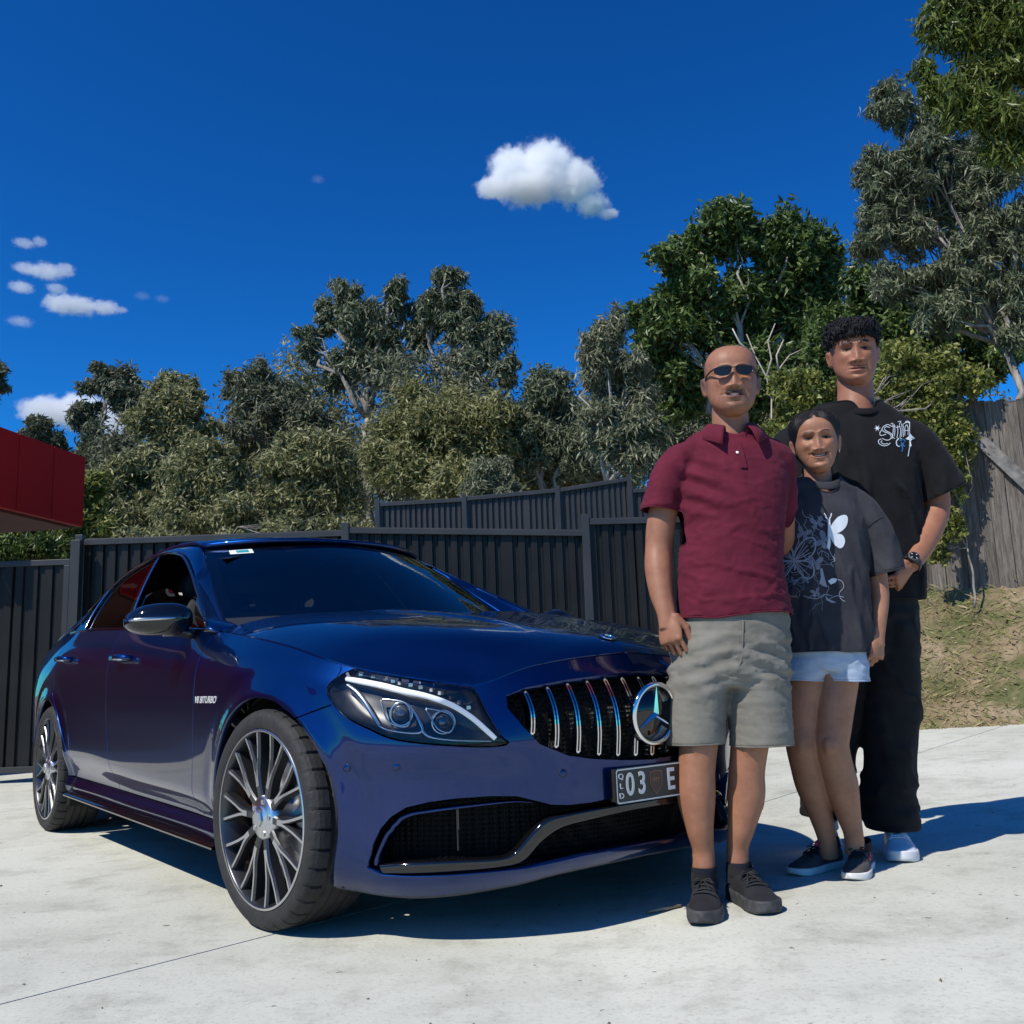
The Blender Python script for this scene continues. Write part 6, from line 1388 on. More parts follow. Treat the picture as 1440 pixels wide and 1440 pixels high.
def hem_tube(me_obj, parent, mt, nm, radius=.0022, pick=lambda c: True, neck=None):
    """stitched hem: a thin roll along the open edges of a garment"""
    bm = bmesh.new(); bm.from_mesh(me_obj.data); seen = set()
    for v in bm.verts:
        if v.is_boundary and v not in seen and pick(v.co):
            loop = [v]; seen.add(v); cur = v
            while True:
                nx = [e.other_vert(cur) for e in cur.link_edges if e.is_boundary and e.other_vert(cur) not in seen]
                if not nx: break
                cur = nx[0]; seen.add(cur); loop.append(cur)
            if len(loop) > 20:
                P = gsm(np.array([tuple(q.co) for q in loop]), 2, 0)[::3]; mb = MB(); mb.tube([tuple(p) for p in np.vstack([P, P[:1]])], .0042 if neck is not None and P[:, 2].mean() > neck else radius, 8, False); mb.build(nm, mt, parent, True)
    bm.free()
def shoe(parent, heel, toe, s, mats, nm='shoe', sole_h=.028, laces=True, width=1.0, collar=.07, accent=None):
    """low shoe from heel to toe on the ground; parts: sole, toe cap, upper, laces"""
    heel, toe = Vector(heel), Vector(toe); d = (toe - heel); ln = d.length; d.normalize(); sd = Vector((0, 0, 1)).cross(d).normalized() * -1
    root = empty(nm, (0, 0, 0), 0, parent); T = np.linspace(0, 1, 26)
    W = np.interp(T, [0, .04, .12, .3, .5, .68, .82, .92, .97, 1], [.010, .024, .032, .034, .037, .045, .044, .034, .022, .006]) * s * width; off = np.interp(T, [0, .3, .6, .85, 1], [0, .002, -.004, -.004, .004])
    H = np.interp(T, [0, .04, .15, .32, .45, .6, .75, .88, .96, 1], [.045, .075, .086, .088, .078, .066, .052, .042, .034, .022]) * s
    V = []; F = []; n = 18
    for i, t in enumerate(T):
        c = heel + d*ln*t + sd*off[i]*s
        for k in range(n+1):
            a = math.pi*k/n; ca, sa = math.cos(a), math.sin(a); V.append(c + sd*W[i]*.97*math.copysign(abs(ca)**.8, ca) + Vector((0, 0, sole_h*.7 + (H[i] - sole_h*.7)*sa**.75)))
    F = [(i*(n+1)+k, i*(n+1)+k+1, (i+1)*(n+1)+k+1, (i+1)*(n+1)+k) for i in range(25) for k in range(n)]
    def solid(nm_, V, F, mt, p=root):
        me = mesh(nm_, V, F, True); bm = bmesh.new(); bm.from_mesh(me); bmesh.ops.recalc_face_normals(bm, faces=bm.faces); bm.to_mesh(me); bm.free(); return link(nm_, me, mt, p)
    up = solid('upper', V, F, mats['upper'])
    V = []; F = []; prof = [(1.00, 0), (1.06, .25), (1.06, .85), (1.01, 1.0)]
    for i, t in enumerate(T):
        c = heel + d*(ln*(t*1.02 - .01)) + sd*off[i]*s; lift = .010*s*max(0, (t - .8)/.2)**2
        for sg in (1, -1):
            for (w, h) in (prof if sg > 0 else prof[::-1]): V.append(c + sd*sg*(W[i]*w + .001) + Vector((0, 0, h*sole_h*s*(1 + .15*max(0, t - .8)*5*.3) + lift*(1 - h))))
    F = [(i*8+k, i*8+(k+1) % 8, (i+1)*8+(k+1) % 8, (i+1)*8+k) for i in range(25) for k in range(8)] + [tuple(range(8)), tuple(25*8+k for k in range(8))[::-1]]
    solid('sole', V, F, mats['sole'])
    if laces:
        lc = MB()
        for q, t in enumerate((.46, .53, .60, .67)):
            i = int(t*25); c = heel + d*ln*t + sd*off[i]*s; hz = lambda a: sole_h*.7 + (H[i] - sole_h*.7)*math.sin(a)**.75 + .003
            P = []
            for a in np.linspace(R(48), R(132), 9): P.append(c + sd*W[i]*.97*math.copysign(abs(math.cos(a))**.8, math.cos(a)) + Vector((0, 0, hz(a))) + d*(.010*(a - math.pi/2)*(1 if q % 2 else -1)))
            lc.tube(P, .0026*s, 6)
        i = int(.44*25); c = heel + d*ln*.44 + Vector((0, 0, H[i] + .004))
        for sg in (1, -1): lc.tube([c, c + sd*sg*.018 + d*.008 + Vector((0, 0, .006)), c + sd*sg*.030 + d*.022 - Vector((0, 0, .004)), c + sd*sg*.014 + d*.012, c], .0022*s, 6); lc.tube([c, c + sd*sg*.012 + d*.03 + Vector((0, 0, -.006)), c + sd*sg*.020 + d*.050 - Vector((0, 0, .018))], .0020*s, 6)
        lc.build('laces', mats['lace'], root, True)
    V = []; F = []; i0 = 19                                     # toe cap
    if 'cap' in mats:
        for i in range(i0, 26):
            t = T[i]; c = heel + d*ln*(t + .004) + sd*off[i]*s
            for k in range(n+1):
                a = math.pi*k/n; ca, sa = math.cos(a), math.sin(a); V.append(c + sd*(W[i]*.97 + .0022)*math.copysign(abs(ca)**.8, ca) + Vector((0, 0, sole_h*.7 + (min(H[i], .040*s) - sole_h*.7)*sa**.75*.78 + .001)))
        F = [(i*(n+1)+k, i*(n+1)+k+1, (i+1)*(n+1)+k+1, (i+1)*(n+1)+k) for i in range(25 - i0) for k in range(n)]; solid('toe_cap', V, F, mats['cap'])
    if accent:
        for sg in (1, -1):
            ac = MB(); P = []
            for t, h in accent['path']:
                i = min(25, int(t*25)); a = math.asin(min(1, h)); P.append(heel + d*ln*t + sd*(off[i]*s + sg*(W[i]*.97*abs(math.cos(a))**.8 + .0025)) + Vector((0, 0, sole_h*.7 + (H[i] - sole_h*.7)*h**.75)))
            ac.tube(P, accent.get('r', .003), 6); ac.build('stripe', accent['mat'], root, True)
        if 'tab' in accent:
            i = int(.44*25); c = heel + d*ln*.42 + Vector((0, 0, H[i] + .010)); tb = MB(); ball(tb, c, (.014, .010, .012), 12); tb.build('tongue_tab', accent['mat'], root, True)
    an = heel + d*ln*.22
    cl = MB(); cl.add(*ell([an + Vector((0, 0, H[6]*.80)), an + d*.004 + Vector((0, 0, H[6] + .012))], [(.036*s, .052*s), (.034*s, .048*s)], sd, 24, False)); cl.build('collar', mats.get('collar', mats['upper']), root, True)
    return root
def person_tools(Y0):
    P = lambda u, v, dy=0.0: at_depth(u, v, Y0 + dy)
    W = lambda u, v, hw, dy=0.0: (at_depth(u + hw, v, Y0 + dy) - at_depth(u, v, Y0 + dy)).length
    return P, W
def rings(P, W, rows):
    """rows: (u, v, half width px, half depth m, dy)"""
    return [P(u, v, dy) for u, v, hw, hd, dy in rows], [(W(u, v, hw, dy), hd) for u, v, hw, hd, dy in rows]
def head_matrix(c, yaw=0, pitch=0, roll=0): return Matrix.Translation(c) @ Matrix.Rotation(R(yaw), 4, 'Z') @ Matrix.Rotation(R(roll), 4, 'Y') @ Matrix.Rotation(R(pitch), 4, 'X')
m_button = mat('button', (.7, .68, .64), .3); m_nail = mat('fingernail', (.52, .30, .22), .3)
def nails(body, tips, Pm, s=1.0):
    for nm, (p, d) in tips.items():
        mb = MB(); n_ = -Pm if nm != 'thumb' else (-Pm*.4 + d.cross(Pm)*.1).normalized(); sd = d.cross(n_).normalized(); V = []
        for i in range(4):
            for j in range(5): a = (j - 2)/2; V.append(p + d*(-.006 + .010*i/3)*s + sd*a*.0048*s + n_*(.0078 - .0022*a*a - .0012*(i/3)**2)*s)
        mb.add(V, [(i*5+j, i*5+j+1, i*5+6+j, i*5+5+j) for i in range(3) for j in range(4)]); mb.build('fingernail', m_nail, body, True)
def fold_field(seed, amp, sc_=(3.0, 3.0, 9.0), ridge=True):
    def f(co):
        v = np.array([noise.fractal(Vector((p[0]*sc_[0] + seed, p[1]*sc_[1], p[2]*sc_[2] + p[0]*2.2)), .9, 2.1, 3) for p in co]); return (np.clip(1 - np.abs(v)*3.2, 0, 1)**1.6)*amp*.75 + v*amp*.45 if ridge else v*amp
    return f
def neck_cut(co, c, a, b_, dip=.05): return (((co[:, 0]-c.x)/a)**2 + ((co[:, 1]-c.y)/b_)**2 < 1) & (co[:, 2] > c.z - dip)
# ------------------------------------------------------------------ man in the maroon polo
Y0 = 3.02; P, W = person_tools(Y0)
HM = head_matrix(P(1028, 537, .0), yaw=-8, pitch=-2, roll=1.5); HS = 1.05
mb = MB(); head_solid(mb, HM, HS, 1.04)
tube_s(mb, [P(1026, 565, .035), P(1027, 595, .03), P(1028, 618, .03), P(1028, 650, .03)], [(.058, .064), (.060, .062), (.066, .064), (.10, .07)])
tube_s(mb, *rings(P, W, [(1027, 632, 36, .06, .03), (1027, 656, 66, .080, .03), (1027, 695, 70, .100, .02), (1030, 740, 64, .105, .01), (1029, 800, 66, .108, 0), (1031, 870, 70, .11, .01), (1025, 930, 68, .11, .01), (1024, 955, 40, .09, .01)]))
sh_r, el_r, wr_r = P(953, 668, .02), P(926, 772, .02), P(937, 862, -.045)
tube_s(mb, [P(982, 655, .025), sh_r, P(937, 704, .02), P(929, 740, .02), el_r, P(926, 800, .005), P(930, 835, -.02), wr_r, P(941, 884, -.053)], [.044, .046, .047, .046, .043, .044, .037, (.030, .026), (.031, .021)], (1, 0, 0))
tm, pm_ = hand(mb, wr_r, (P(950, 935, -.075) - wr_r), Vector((.72, -.66, 0)), Vector((.75, .62, 0)), 1.0, (30, 34, 22), 1.0, .42)
tube_s(mb, [P(1075, 642, .03), P(1098, 660, .05), P(1100, 720, .13), P(1104, 775, .24), P(1128, 800, .36)], [.050, .048, .042, .038, .034])
zg = lambda p: ground_z(p.x, p.y)
ank_r, ank_l = P(989, 1196, -.01), P(1037, 1192, .03)
tube_s(mb, [P(992, 930, .01), P(985, 1000, 0), P(982, 1048, -.03), P(979, 1085, -.03), P(979, 1120, -.025), P(984, 1165, -.02), ank_r, P(990, 1228, -.01)], [.082, .072, .059, .057, .058, .042, .033, .036])
tube_s(mb, [P(1060, 930, .01), P(1058, 1000, .01), P(1054, 1048, .0), P(1050, 1085, .01), P(1049, 1120, .02), P(1042, 1165, .02), ank_l, P(1038, 1224, .03)], [.082, .072, .058, .055, .057, .041, .033, .036])
for kx, ky, kd, kr in ((982, 1050, -.066, .030), (1054, 1050, -.034, .029)): ball(mb, P(kx, ky, kd), (kr, kr*.9, kr*1.25), 16)
for kx, ky, kd in ((974, 1112, .010), (1056, 1112, .055)): ball(mb, P(kx, ky, kd), (.040, .040, .075), 18)
for ac in (ank_r, ank_l):
    for sx_ in (-.025, .025): ball(mb, ac + Vector((sx_, .004, -.014)), .010, 10)
heel_r = P(992, 1232, .035); heel_l = P(1030, 1228, .075); heel_r.z = zg(heel_r); heel_l.z = zg(heel_l)
toe_r = heel_r + Vector((-.065, -.272, 0)); toe_l = heel_l + Vector((.045, -.268, 0)); toe_r.z = zg(toe_r); toe_l.z = zg(toe_l)
for h, t in ((heel_r, toe_r), (heel_l, toe_l)): tube_s(mb, [h.lerp(t, .14) + Vector((0, 0, .050)), h.lerp(t, .45) + Vector((0, 0, .036)), h.lerp(t, .8) + Vector((0, 0, .028))], [.024, .018, .010])
SK1 = (.32, .148, .086)
man, mco = finish_body('person', mb, HM, HS, dict(skin=SK1, lip=(.30, .10, .075), smile=.45, beard=.9, stubble_hair=.7, brow=.9, nose=1.1, nosew=1.15), '')
tag(man, 'bald man in maroon polo, khaki shorts and sunglasses, standing against the car', 'person')
add_eyes(man, HM, HS); nails(man, tm, pm_)
tth = MB()                                                          # teeth in the half-open smile
def teeth(body, bv, HM, hs, w, my, ch):
    V = []; D = (HM.to_3x3() @ Vector((0, 1, 0))).normalized()
    for i in range(15):
        x = -w + 2*w*i/14; zc = -(my - ch*.004 - ch*.010*min(1, (x/.026)**2))
        for z in (zc + .0026*(1 - (x/w)**4) + .0004, zc - .0022*(1 - (x/w)**2)):
            h = bv.ray_cast(HM @ (Vector((x, -.2, z))*hs), D)[0]; V.append((h if h else HM @ (Vector((x, -.088, z))*hs)) - D*.0012)
    m_t = bpy.data.materials.get('teeth') or mat('teeth', (.50, .46, .40), .3); link('teeth', mesh('teeth', V, [(2*i, 2*i+1, 2*i+3, 2*i+2) for i in range(14)], True), m_t, body)
from mathutils.bvhtree import BVHTree
def bvh(me): return BVHTree.FromPolygons([v.co for v in me.vertices], [tuple(p.vertices) for p in me.polygons])
teeth(man, bvh(man.data), HM, HS, .014, .0715, .45)
# sunglasses
m_lensg = mat('smoked_lens', (.010, .013, .014), .12, 0, Specular_IOR_Level=.3); m_framg = mat('glasses_frame', (.035, .018, .014), .3)
sg_ = empty('sunglasses', (0, 0, 0), 0, man); HL2 = lambda x, y, z: HM @ (Vector((x, y, z))*HS)
for s in (1, -1):
    out = [(.007, .011), (.020, .0135), (.040, .013), (.056, .010), (.058, .000), (.053, -.010), (.038, -.0165), (.020, -.0165), (.010, -.010), (.006, .002)]; oc = catmull(np.array(out), 5, True); c = oc.mean(0)
    lens_y = lambda x: -.1075 + .30*max(0, x - .012)**1.45*2.2
    V = [HL2(s*c[0], lens_y(c[0]) - .001, c[1] + .002)] + [HL2(s*x, lens_y(x), z + .002) for x, z in oc]; n = len(oc); F = [(0, 1+i, 1+(i+1) % n) for i in range(n)]
    lo = link('lens', mesh('lens', V, F, True), m_lensg, sg_)
    fr = MB(); fr.tube([HL2(s*x, lens_y(x), z + .002) for x, z in np.vstack([oc[:26], oc[:1]*0 + oc[25]])][:26], .0016, 6); fr.build('frame_rim', m_framg, sg_, True)
    ar = MB(); ar.tube([HL2(s*.057, lens_y(.057), .010), HL2(s*.069, -.070, .011), HL2(s*.078, -.035, .009), HL2(s*.079, .005, .007), HL2(s*.077, .022, -.006)], [.0032, .003, .0026, .0024, .002], 6); ar.build('temple_arm', m_framg, sg_, True)
br = MB(); br.tube([HL2(-.008, -.1085, .008), HL2(0, -.1125, .010), HL2(.008, -.1085, .008)], .0016, 6); br.build('bridge', m_framg, sg_, True)
mole = MB(); mole.add(*lobe(HL2(-.043, -.070, .052), (.0022, .0022, .0022), 10, 8)); mole.build('mole', mat('mole', (.06, .03, .02), .6), man, True)
# polo shirt
m_polo = cloth_mat('maroon_pique', (.090, .0075, .020), (.118, .0105, .027), .85, 620, .35)
mb = MB()
tube_s(mb, *rings(P, W, [(1027, 600, 32, .060, .03), (1027, 610, 46, .070, .03), (1027, 620, 62, .080, .03), (1027, 634, 74, .092, .03), (1027, 668, 80, .112, .02), (1028, 705, 78, .124, .01), (1030, 745, 71, .124, .005), (1028, 790, 72, .122, 0), (1030, 835, 77, .128, 0), (1033, 872, 80, .132, .005), (1033, 900, 80, .13, .005)]))
tube_s(mb, [P(985, 640, .03), P(957, 651, .02), P(940, 676, .02), P(931, 704, .018), P(926, 722, .018), P(923, 745, .018)], [(.050, .062), (.060, .072), (.060, .074), (.058, .072), (.059, .074), (.059, .074)])
tube_s(mb, [P(1070, 637, .03), P(1092, 647, .045), P(1097, 672, .07), P(1098, 702, .10), P(1098, 722, .12), P(1099, 745, .14)], [(.055, .062), (.060, .070), (.054, .066), (.052, .064), (.052, .064), (.052, .064)])
zh = P(1030, 868).z; colp = P(1027, 612, .03); sl1 = P(927, 714).z
cutr, cutl = P(922, 719, .018), P(1099, 720, .12)
def cut(co):
    k = co[:, 2] < zh + .006*np.sin(co[:, 0]*18)
    k |= (co[:, 0] < P(958, 700).x) & (co[:, 2] < cutr.z + (co[:, 0] - cutr.x)*-.16) & (co[:, 2] > P(923, 768).z)
    k |= (co[:, 0] > P(1098, 720).x - .012) & (co[:, 1] > Y0 + .075) & (co[:, 2] < cutl.z) & (co[:, 2] > cutl.z - .10)
    k |= neck_cut(co, colp + Vector((0, -.010, 0)), .064, .070, .06) | (co[:, 2] > colp.z + .012)
    return k
ff = fold_field(3.1, .0048, (6.5, 4, 17)); gg = fold_field(8.7, .0045, (10, 6, 9))
def polo_folds(co):
    z = co[:, 2]; t = np.clip((zh + .55 - z)/.55, 0, 1); d = ff(co)*(.25 + .9*t) + gg(co)*.4
    x0, z0 = P(960, 700).x, P(960, 700).z; q = (co[:, 0] - x0)*.55 + (z - z0)                              # drag lines from the armpit
    d += .006*np.sin(q*95)*np.exp(-((co[:, 0] - x0 - .05)/.07)**2 - ((z - z0 - .03)/.09)**2); return d * 1.7
polo = garment('polo_shirt', mb, .0065, cut, m_polo, man, polo_folds)
hem_tube(polo, polo, m_polo, 'hem', .0026, lambda c: c.z < colp.z - .05)
# collar: a folded band open at the front
cb = []; nC = 44
for i in range(nC):
    an = R(-152) + R(304)*i/(nC-1); fr_ = abs(i/(nC-1) - .5)*2; rd = Vector((-math.sin(an), math.cos(an), 0)); zf = -.004 - .034*fr_**2.2; low = -.008 - .030*fr_**3; wob = .003*math.sin(i*.9)
    cb.append([colp + rd*r_ + Vector((0, -.006 - .014*fr_**2, h_ + zf + .024 - .008*fr_)) for r_, h_ in ((.064, -.012), (.066, .024), (.070, .034), (.079, .030), (.097 + wob, .012), (.114 + .006*fr_ + wob, low))])
co_ = patch('collar', np.array([[tuple(q) for q in r] for r in cb]), m_polo, polo); md = co_.modifiers.new('t', 'SOLIDIFY'); md.thickness = .003
pbv = bvh(polo.data)
def on_front(u, v, bv, off=.002):
    p0 = at_depth(u, v, 1.2); d = (at_depth(u, v, 2.2) - p0).normalized(); h = bv.ray_cast(p0, d); return (h[0] - d*off, h[1]) if h[0] else (None, None)
pk = []
for (u, v) in ((1037, 622), (1042, 640), (1046, 658)):
    for du in (-4.5, 4.5):
        q, _ = on_front(u + du, v, pbv, .003); pk.append(q)
if all(pk): o = MB(); o.add([tuple(q) for q in pk], [(0, 1, 3, 2), (2, 3, 5, 4)]); o.build('placket', m_polo, polo).modifiers.new('t', 'SOLIDIFY').thickness = .003
for (u, v) in ((1037, 636),):
    q, nn = on_front(u, v, pbv, .0085)
    if q: o = MB(); o.lathe([(0, .001), (.0042, .001), (.005, 0)], 14, Matrix.Translation(q) @ nn.to_track_quat('Y', 'Z').to_matrix().to_4x4()); o.build('button', m_button, polo, True)
# shorts
m_short = cloth_mat('khaki_cotton', (.155, .145, .120), (.20, .188, .16), .9, 480, .3)
mb = MB()
tube_s(mb, *rings(P, W, [(1033, 845, 74, .118, .005), (1033, 870, 77, .122, .005), (1030, 910, 82, .128, .005), (1027, 945, 84, .122, .005), (1026, 965, 60, .10, .005)]))
tube_s(mb, [P(1000, 905, .005), P(985, 950, 0), P(978, 1000, -.004), P(977, 1040, -.004), P(977, 1075, -.004)], [(.098, .112), (.098, .112), (.094, .104), (.094, .102), (.094, .102)])
tube_s(mb, [P(1055, 905, .008), P(1064, 950, .005), P(1068, 1000, .002), P(1071, 1040, .002), P(1071, 1075, .002)], [(.098, .112), (.099, .112), (.097, .104), (.097, .102), (.097, .102)])
zs1, zs2, zsw = P(977, 1046).z, P(1071, 1049).z, P(1030, 858).z; xm = P(1023, 1000).x
fs = fold_field(21.3, .0062, (6, 5, 30))
def short_folds(co):
    z = co[:, 2]; up_ = np.exp(-((z - P(1030, 930).z)/.09)**2); s_ = np.sin((z + .35*np.abs(co[:, 0] - xm))*120 + 3*co[:, 0])*.0035*up_; return (fs(co)*(.4 + .6*up_) + s_) * 1.15
shorts = garment('shorts', mb, .0065, lambda co: ((co[:, 2] < zs1) & (co[:, 0] < xm)) | ((co[:, 2] < zs2) & (co[:, 0] >= xm)) | (co[:, 2] > zsw), m_short, man, short_folds)
hem_tube(shorts, shorts, m_short, 'hem', .0024, lambda c: c.z < zs1 + .1)
sbv = bvh(shorts.data)
fl = MB(); pts = [on_front(u, v, sbv, .002)[0] for u, v in ((1045, 872), (1045, 890), (1044, 910), (1042, 930), (1036, 945))]
if all(pts): fl.tube([tuple(q) for q in pts], .0022, 6); fl.build('fly_seam', m_short, shorts, True)
m_canv = cloth_mat('black_canvas', (.012, .012, .014), (.020, .020, .023), .9, 700, .4); m_rub = noise_mat('worn_black_rubber', (.022, .022, .024), (.055, .055, .058), 30, .7); m_lace = mat('black_lace', (.015, .015, .016), .8)
for h, t in ((heel_r, toe_r), (heel_l, toe_l)): shoe(man, h, t, 1.08, dict(upper=m_canv, sole=m_rub, lace=m_lace, cap=m_rub), sole_h=.034)
m_sock = cloth_mat('dark_sock', (.010, .012, .018), (.018, .020, .028), .9, 700, .4)
for a, c in ((ank_r, heel_r.lerp(toe_r, .2)), (ank_l, heel_l.lerp(toe_l, .2))):
    o = MB(); o.add(*ell([a.lerp(c, .66) + Vector((0, 0, .058)), a.lerp(c, .8) + Vector((0, 0, .055)), c + Vector((0, 0, .050))], [(.037, .040), (.038, .042), (.040, .046)], (1, 0, 0), 24, False)); so = o.build('sock', m_sock, man, True)

# ------------------------------------------------------------------ woman in the charcoal butterfly tee
Y0 = 3.27; P, W = person_tools(Y0)
HM = head_matrix(P(1147, 621, 0), yaw=-14, pitch=3, roll=-3); HS = .95
mb = MB(); head_solid(mb, HM, HS, .92)
tube_s(mb, [P(1148, 645, .035), P(1150, 668, .03), P(1151, 685, .03), P(1152, 705, .03)], [(.047, .052), (.046, .050), (.052, .054), (.085, .06)])
tube_s(mb, *rings(P, W, [(1152, 690, 30, .05, .03), (1152, 708, 56, .07, .03), (1152, 750, 54, .09, .01), (1154, 800, 46, .088, .01), (1158, 860, 48, .09, .01), (1160, 900, 48, .082, .025), (1160, 925, 36, .065, .025)]))
wr_w = P(1234, 890, -.02)
tube_s(mb, [P(1190, 705, .03), P(1211, 722, .03), P(1226, 770, .03), P(1234, 815, .025), P(1237, 845, .01), wr_w, P(1233, 908, -.025)], [.045, .044, .038, .034, .031, (.025, .021), (.027, .018)])
tw_, pw_ = hand(mb, wr_w, (P(1232, 955, -.035) - wr_w), Vector((-.80, -.60, 0)), Vector((-.5, .85, 0)), .90, (38, 46, 30), .8, .40)
tube_s(mb, [P(1112, 705, .03), P(1098, 722, .06), P(1090, 780, .12), P(1080, 830, .14)], [.045, .043, .037, .032])
aw_l, aw_r = P(1200, 1172, .02), P(1163, 1180, .07)
tube_s(mb, [P(1180, 930, .015), P(1172, 975, .01), P(1169, 1020, .0), P(1168, 1047, -.008), P(1175, 1075, .0), P(1183, 1105, .012), P(1193, 1145, .02), aw_l, P(1203, 1200, .025)], [.074, .075, .066, .060, .056, .056, .041, .032, .034])
tube_s(mb, [P(1136, 930, .02), P(1131, 975, .03), P(1129, 1020, .03), P(1129, 1047, .02), P(1134, 1075, .035), P(1142, 1105, .05), P(1154, 1145, .065), aw_r, P(1166, 1205, .08)], [.074, .073, .064, .057, .054, .054, .040, .031, .033])
for kx, ky, kd, kr in ((1168, 1048, -.044, .030), (1129, 1048, -.012, .028)): ball(mb, P(kx, ky, kd), (kr, kr*.9, kr*1.2), 16)
for kx, ky, kd in ((1188, 1098, .035), (1147, 1098, .075)): ball(mb, P(kx, ky, kd), (.036, .036, .070), 18)
hw_l = P(1219, 1210, .09); hw_l.z = zg(hw_l); tw_l = hw_l + Vector((-.125, -.205, 0)); tw_l.z = zg(tw_l)
hw_r = P(1182, 1203, .15); hw_r.z = zg(hw_r); tw_r = hw_r + Vector((-.205, -.115, 0)); tw_r.z = zg(tw_r)
for h, t in ((hw_l, tw_l), (hw_r, tw_r)): tube_s(mb, [h.lerp(t, .14) + Vector((0, 0, .046)), h.lerp(t, .45) + Vector((0, 0, .034)), h.lerp(t, .8) + Vector((0, 0, .026))], [.022, .016, .009])
SK2 = (.34, .165, .098)
wom, wco = finish_body('person', mb, HM, HS, dict(skin=SK2, lip=(.34, .12, .10), smile=1.0, brow=.8, nose=.95, nosew=1.05), '')
tag(wom, 'smiling woman in charcoal butterfly t-shirt and short denim shorts, between the two others', 'person')
add_eyes(wom, HM, HS, .0032); nails(wom, tw_, pw_, .9); teeth(wom, bvh(wom.data), HM, HS, .021, .0715, 1.0)
m_hair = noise_mat('black_hair', (.004, .003, .0035), (.010, .006, .007), 60, .42, .4, 300, stretch=(6, 6, .6)); bsdf(m_hair).inputs['Specular IOR Level'].default_value = .35
def hair_cap(name, body, HM, hs, mt, front, off, seedn, wave, parting=0.0, n=64, m=56, low=None):
    """shell over the skull: front(phi) gives the lower edge height by azimuth (0 = face)"""
    V = []; F = []
    for j in range(m):
        ph = 2*math.pi*j/m; zl = front(ph)
        for i in range(n):
            t = i/(n-1); z = zl + (.1155 - zl)*math.sin(t*math.pi/2); f, b_, w = np.interp(z, HZ, HF), np.interp(z, HZ, HB), np.interp(z, HZ, HW); cy_, hy = (f+b_)/2, (b_-f)/2; pw = 2.25
            ca, sa = math.sin(ph), -math.cos(ph); x = w*math.copysign(abs(ca)**(2/pw), ca); y = cy_ + hy*math.copysign(abs(sa)**(2/pw), sa)
            p = Vector((x, y, z)); nr = Vector((x/(w*w + 1e-5), (y-cy_)/(hy*hy + 1e-5), max(0, z - .03)*90)).normalized(); th = off(ph, t, z) + wave*noise.noise(Vector((x*seedn, y*seedn, z*seedn*.5 + 3)))
            if parting: th -= parting*math.exp(-(x/.004)**2)*(1 if y < .03 else 0)
            V.append(HM @ ((p + nr*th)*hs))
    for j in range(m):
        for i in range(n-1): F.append((j*n+i, ((j+1) % m)*n+i, ((j+1) % m)*n+i+1, j*n+i+1))
    me = mesh(name, V, F, True); bm = bmesh.new(); bm.from_mesh(me); bmesh.ops.recalc_face_normals(bm, faces=bm.faces); bm.to_mesh(me); bm.free(); return link(name, me, mt, body)
def wfront(ph):
    a = min(ph, 2*math.pi - ph); return float(np.interp(a, [0, .3, .7, 1.05, 1.35, 1.7, 2.2, 3.15], [.078, .074, .050, .012, -.005, -.04, -.105, -.115]))
hw_ = hair_cap('hair', wom, HM, HS, m_hair, wfront, lambda ph, t, z: .0015 + .011*min(1, t*1.5) + .006*math.exp(-((z - .02)/.06)**2)*min(1, t*2), 60, .0004, .006)
o = MB()                                                            # strands combed back over the cap, and the gathered hair behind the neck
rgh = np.random.default_rng(9); hv = np.array([v.co for v in hw_.data.vertices]).reshape(56, 64, 3)
for k in range(260):
    j = rgh.uniform(0, 56); i0 = rgh.uniform(1, 30); pts = []; dj = rgh.uniform(-1.2, 1.2)
    for q in range(7):
        jj = int(j + dj*q/6) % 56; ii = int(min(63, i0 + q*5)); c = Vector(hv[jj, ii]); nrm_ = (c - HM.translation).normalized(); pts.append(c + nrm_*(.0002 + .0006*rgh.random()))
    o.tube(pts, [.0003, .0006, .0007, .0007, .0006, .0005, .0003], 4, False)
for k in range(40):
    a = rgh.uniform(-1, 1); b0_ = HM @ (Vector((a*.045, .070, -.06))*HS); o.tube([b0_, b0_ + Vector((a*.01, .02, -.05)), b0_ + Vector((-.02 + a*.012, .02, -.11)), b0_ + Vector((-.03 + a*.02, .01, -.17))], [.006, .009, .008, .003], 5)
o.build('hair_strands', m_hair, hw_, True)
m_gold2 = mat('earring_metal', (.75, .70, .62), .15, 1.0); e0 = HM @ (Vector((.079, .006, -.044))*HS); o = MB(); o.lathe([(.007 + .0013*math.cos(q), .0013*math.sin(q)) for q in np.linspace(0, 2*math.pi, 9)[:-1]], 20, Matrix.Translation(e0) @ Matrix.Rotation(R(60), 4, 'Z'), True); o.build('earring', m_gold2, wom, True)
m_tee = cloth_mat('charcoal_jersey', (.030, .030, .036), (.042, .042, .049), .9, 650, .25)
mb = MB()
tube_s(mb, *rings(P, W, [(1152, 671, 27, .070, .03), (1152, 679, 39, .074, .03), (1152, 687, 50, .078, .03), (1153, 700, 57, .082, .03), (1153, 730, 63, .100, .015), (1155, 770, 65, .108, .005), (1157, 820, 62, .108, 0), (1161, 870, 61, .110, 0), (1164, 922, 60, .112, 0), (1164, 950, 60, .112, 0)]))
tube_s(mb, [P(1190, 702, .03), P(1209, 716, .028), P(1226, 744, .028), P(1241, 780, .025), P(1247, 806, .02), P(1251, 830, .02)], [(.046, .056), (.056, .068), (.060, .074), (.062, .076), (.063, .075), (.063, .075)], (1, 0, .3))
tube_s(mb, [P(1114, 695, .03), P(1095, 710, .04), P(1084, 750, .06), P(1078, 790, .08), P(1076, 815, .08)], [(.048, .056), (.060, .070), (.060, .072), (.058, .07), (.058, .07)])
zhw = P(1160, 918).z; ctw = P(1246, 806, .02); ncw = P(1152, 684, .03)
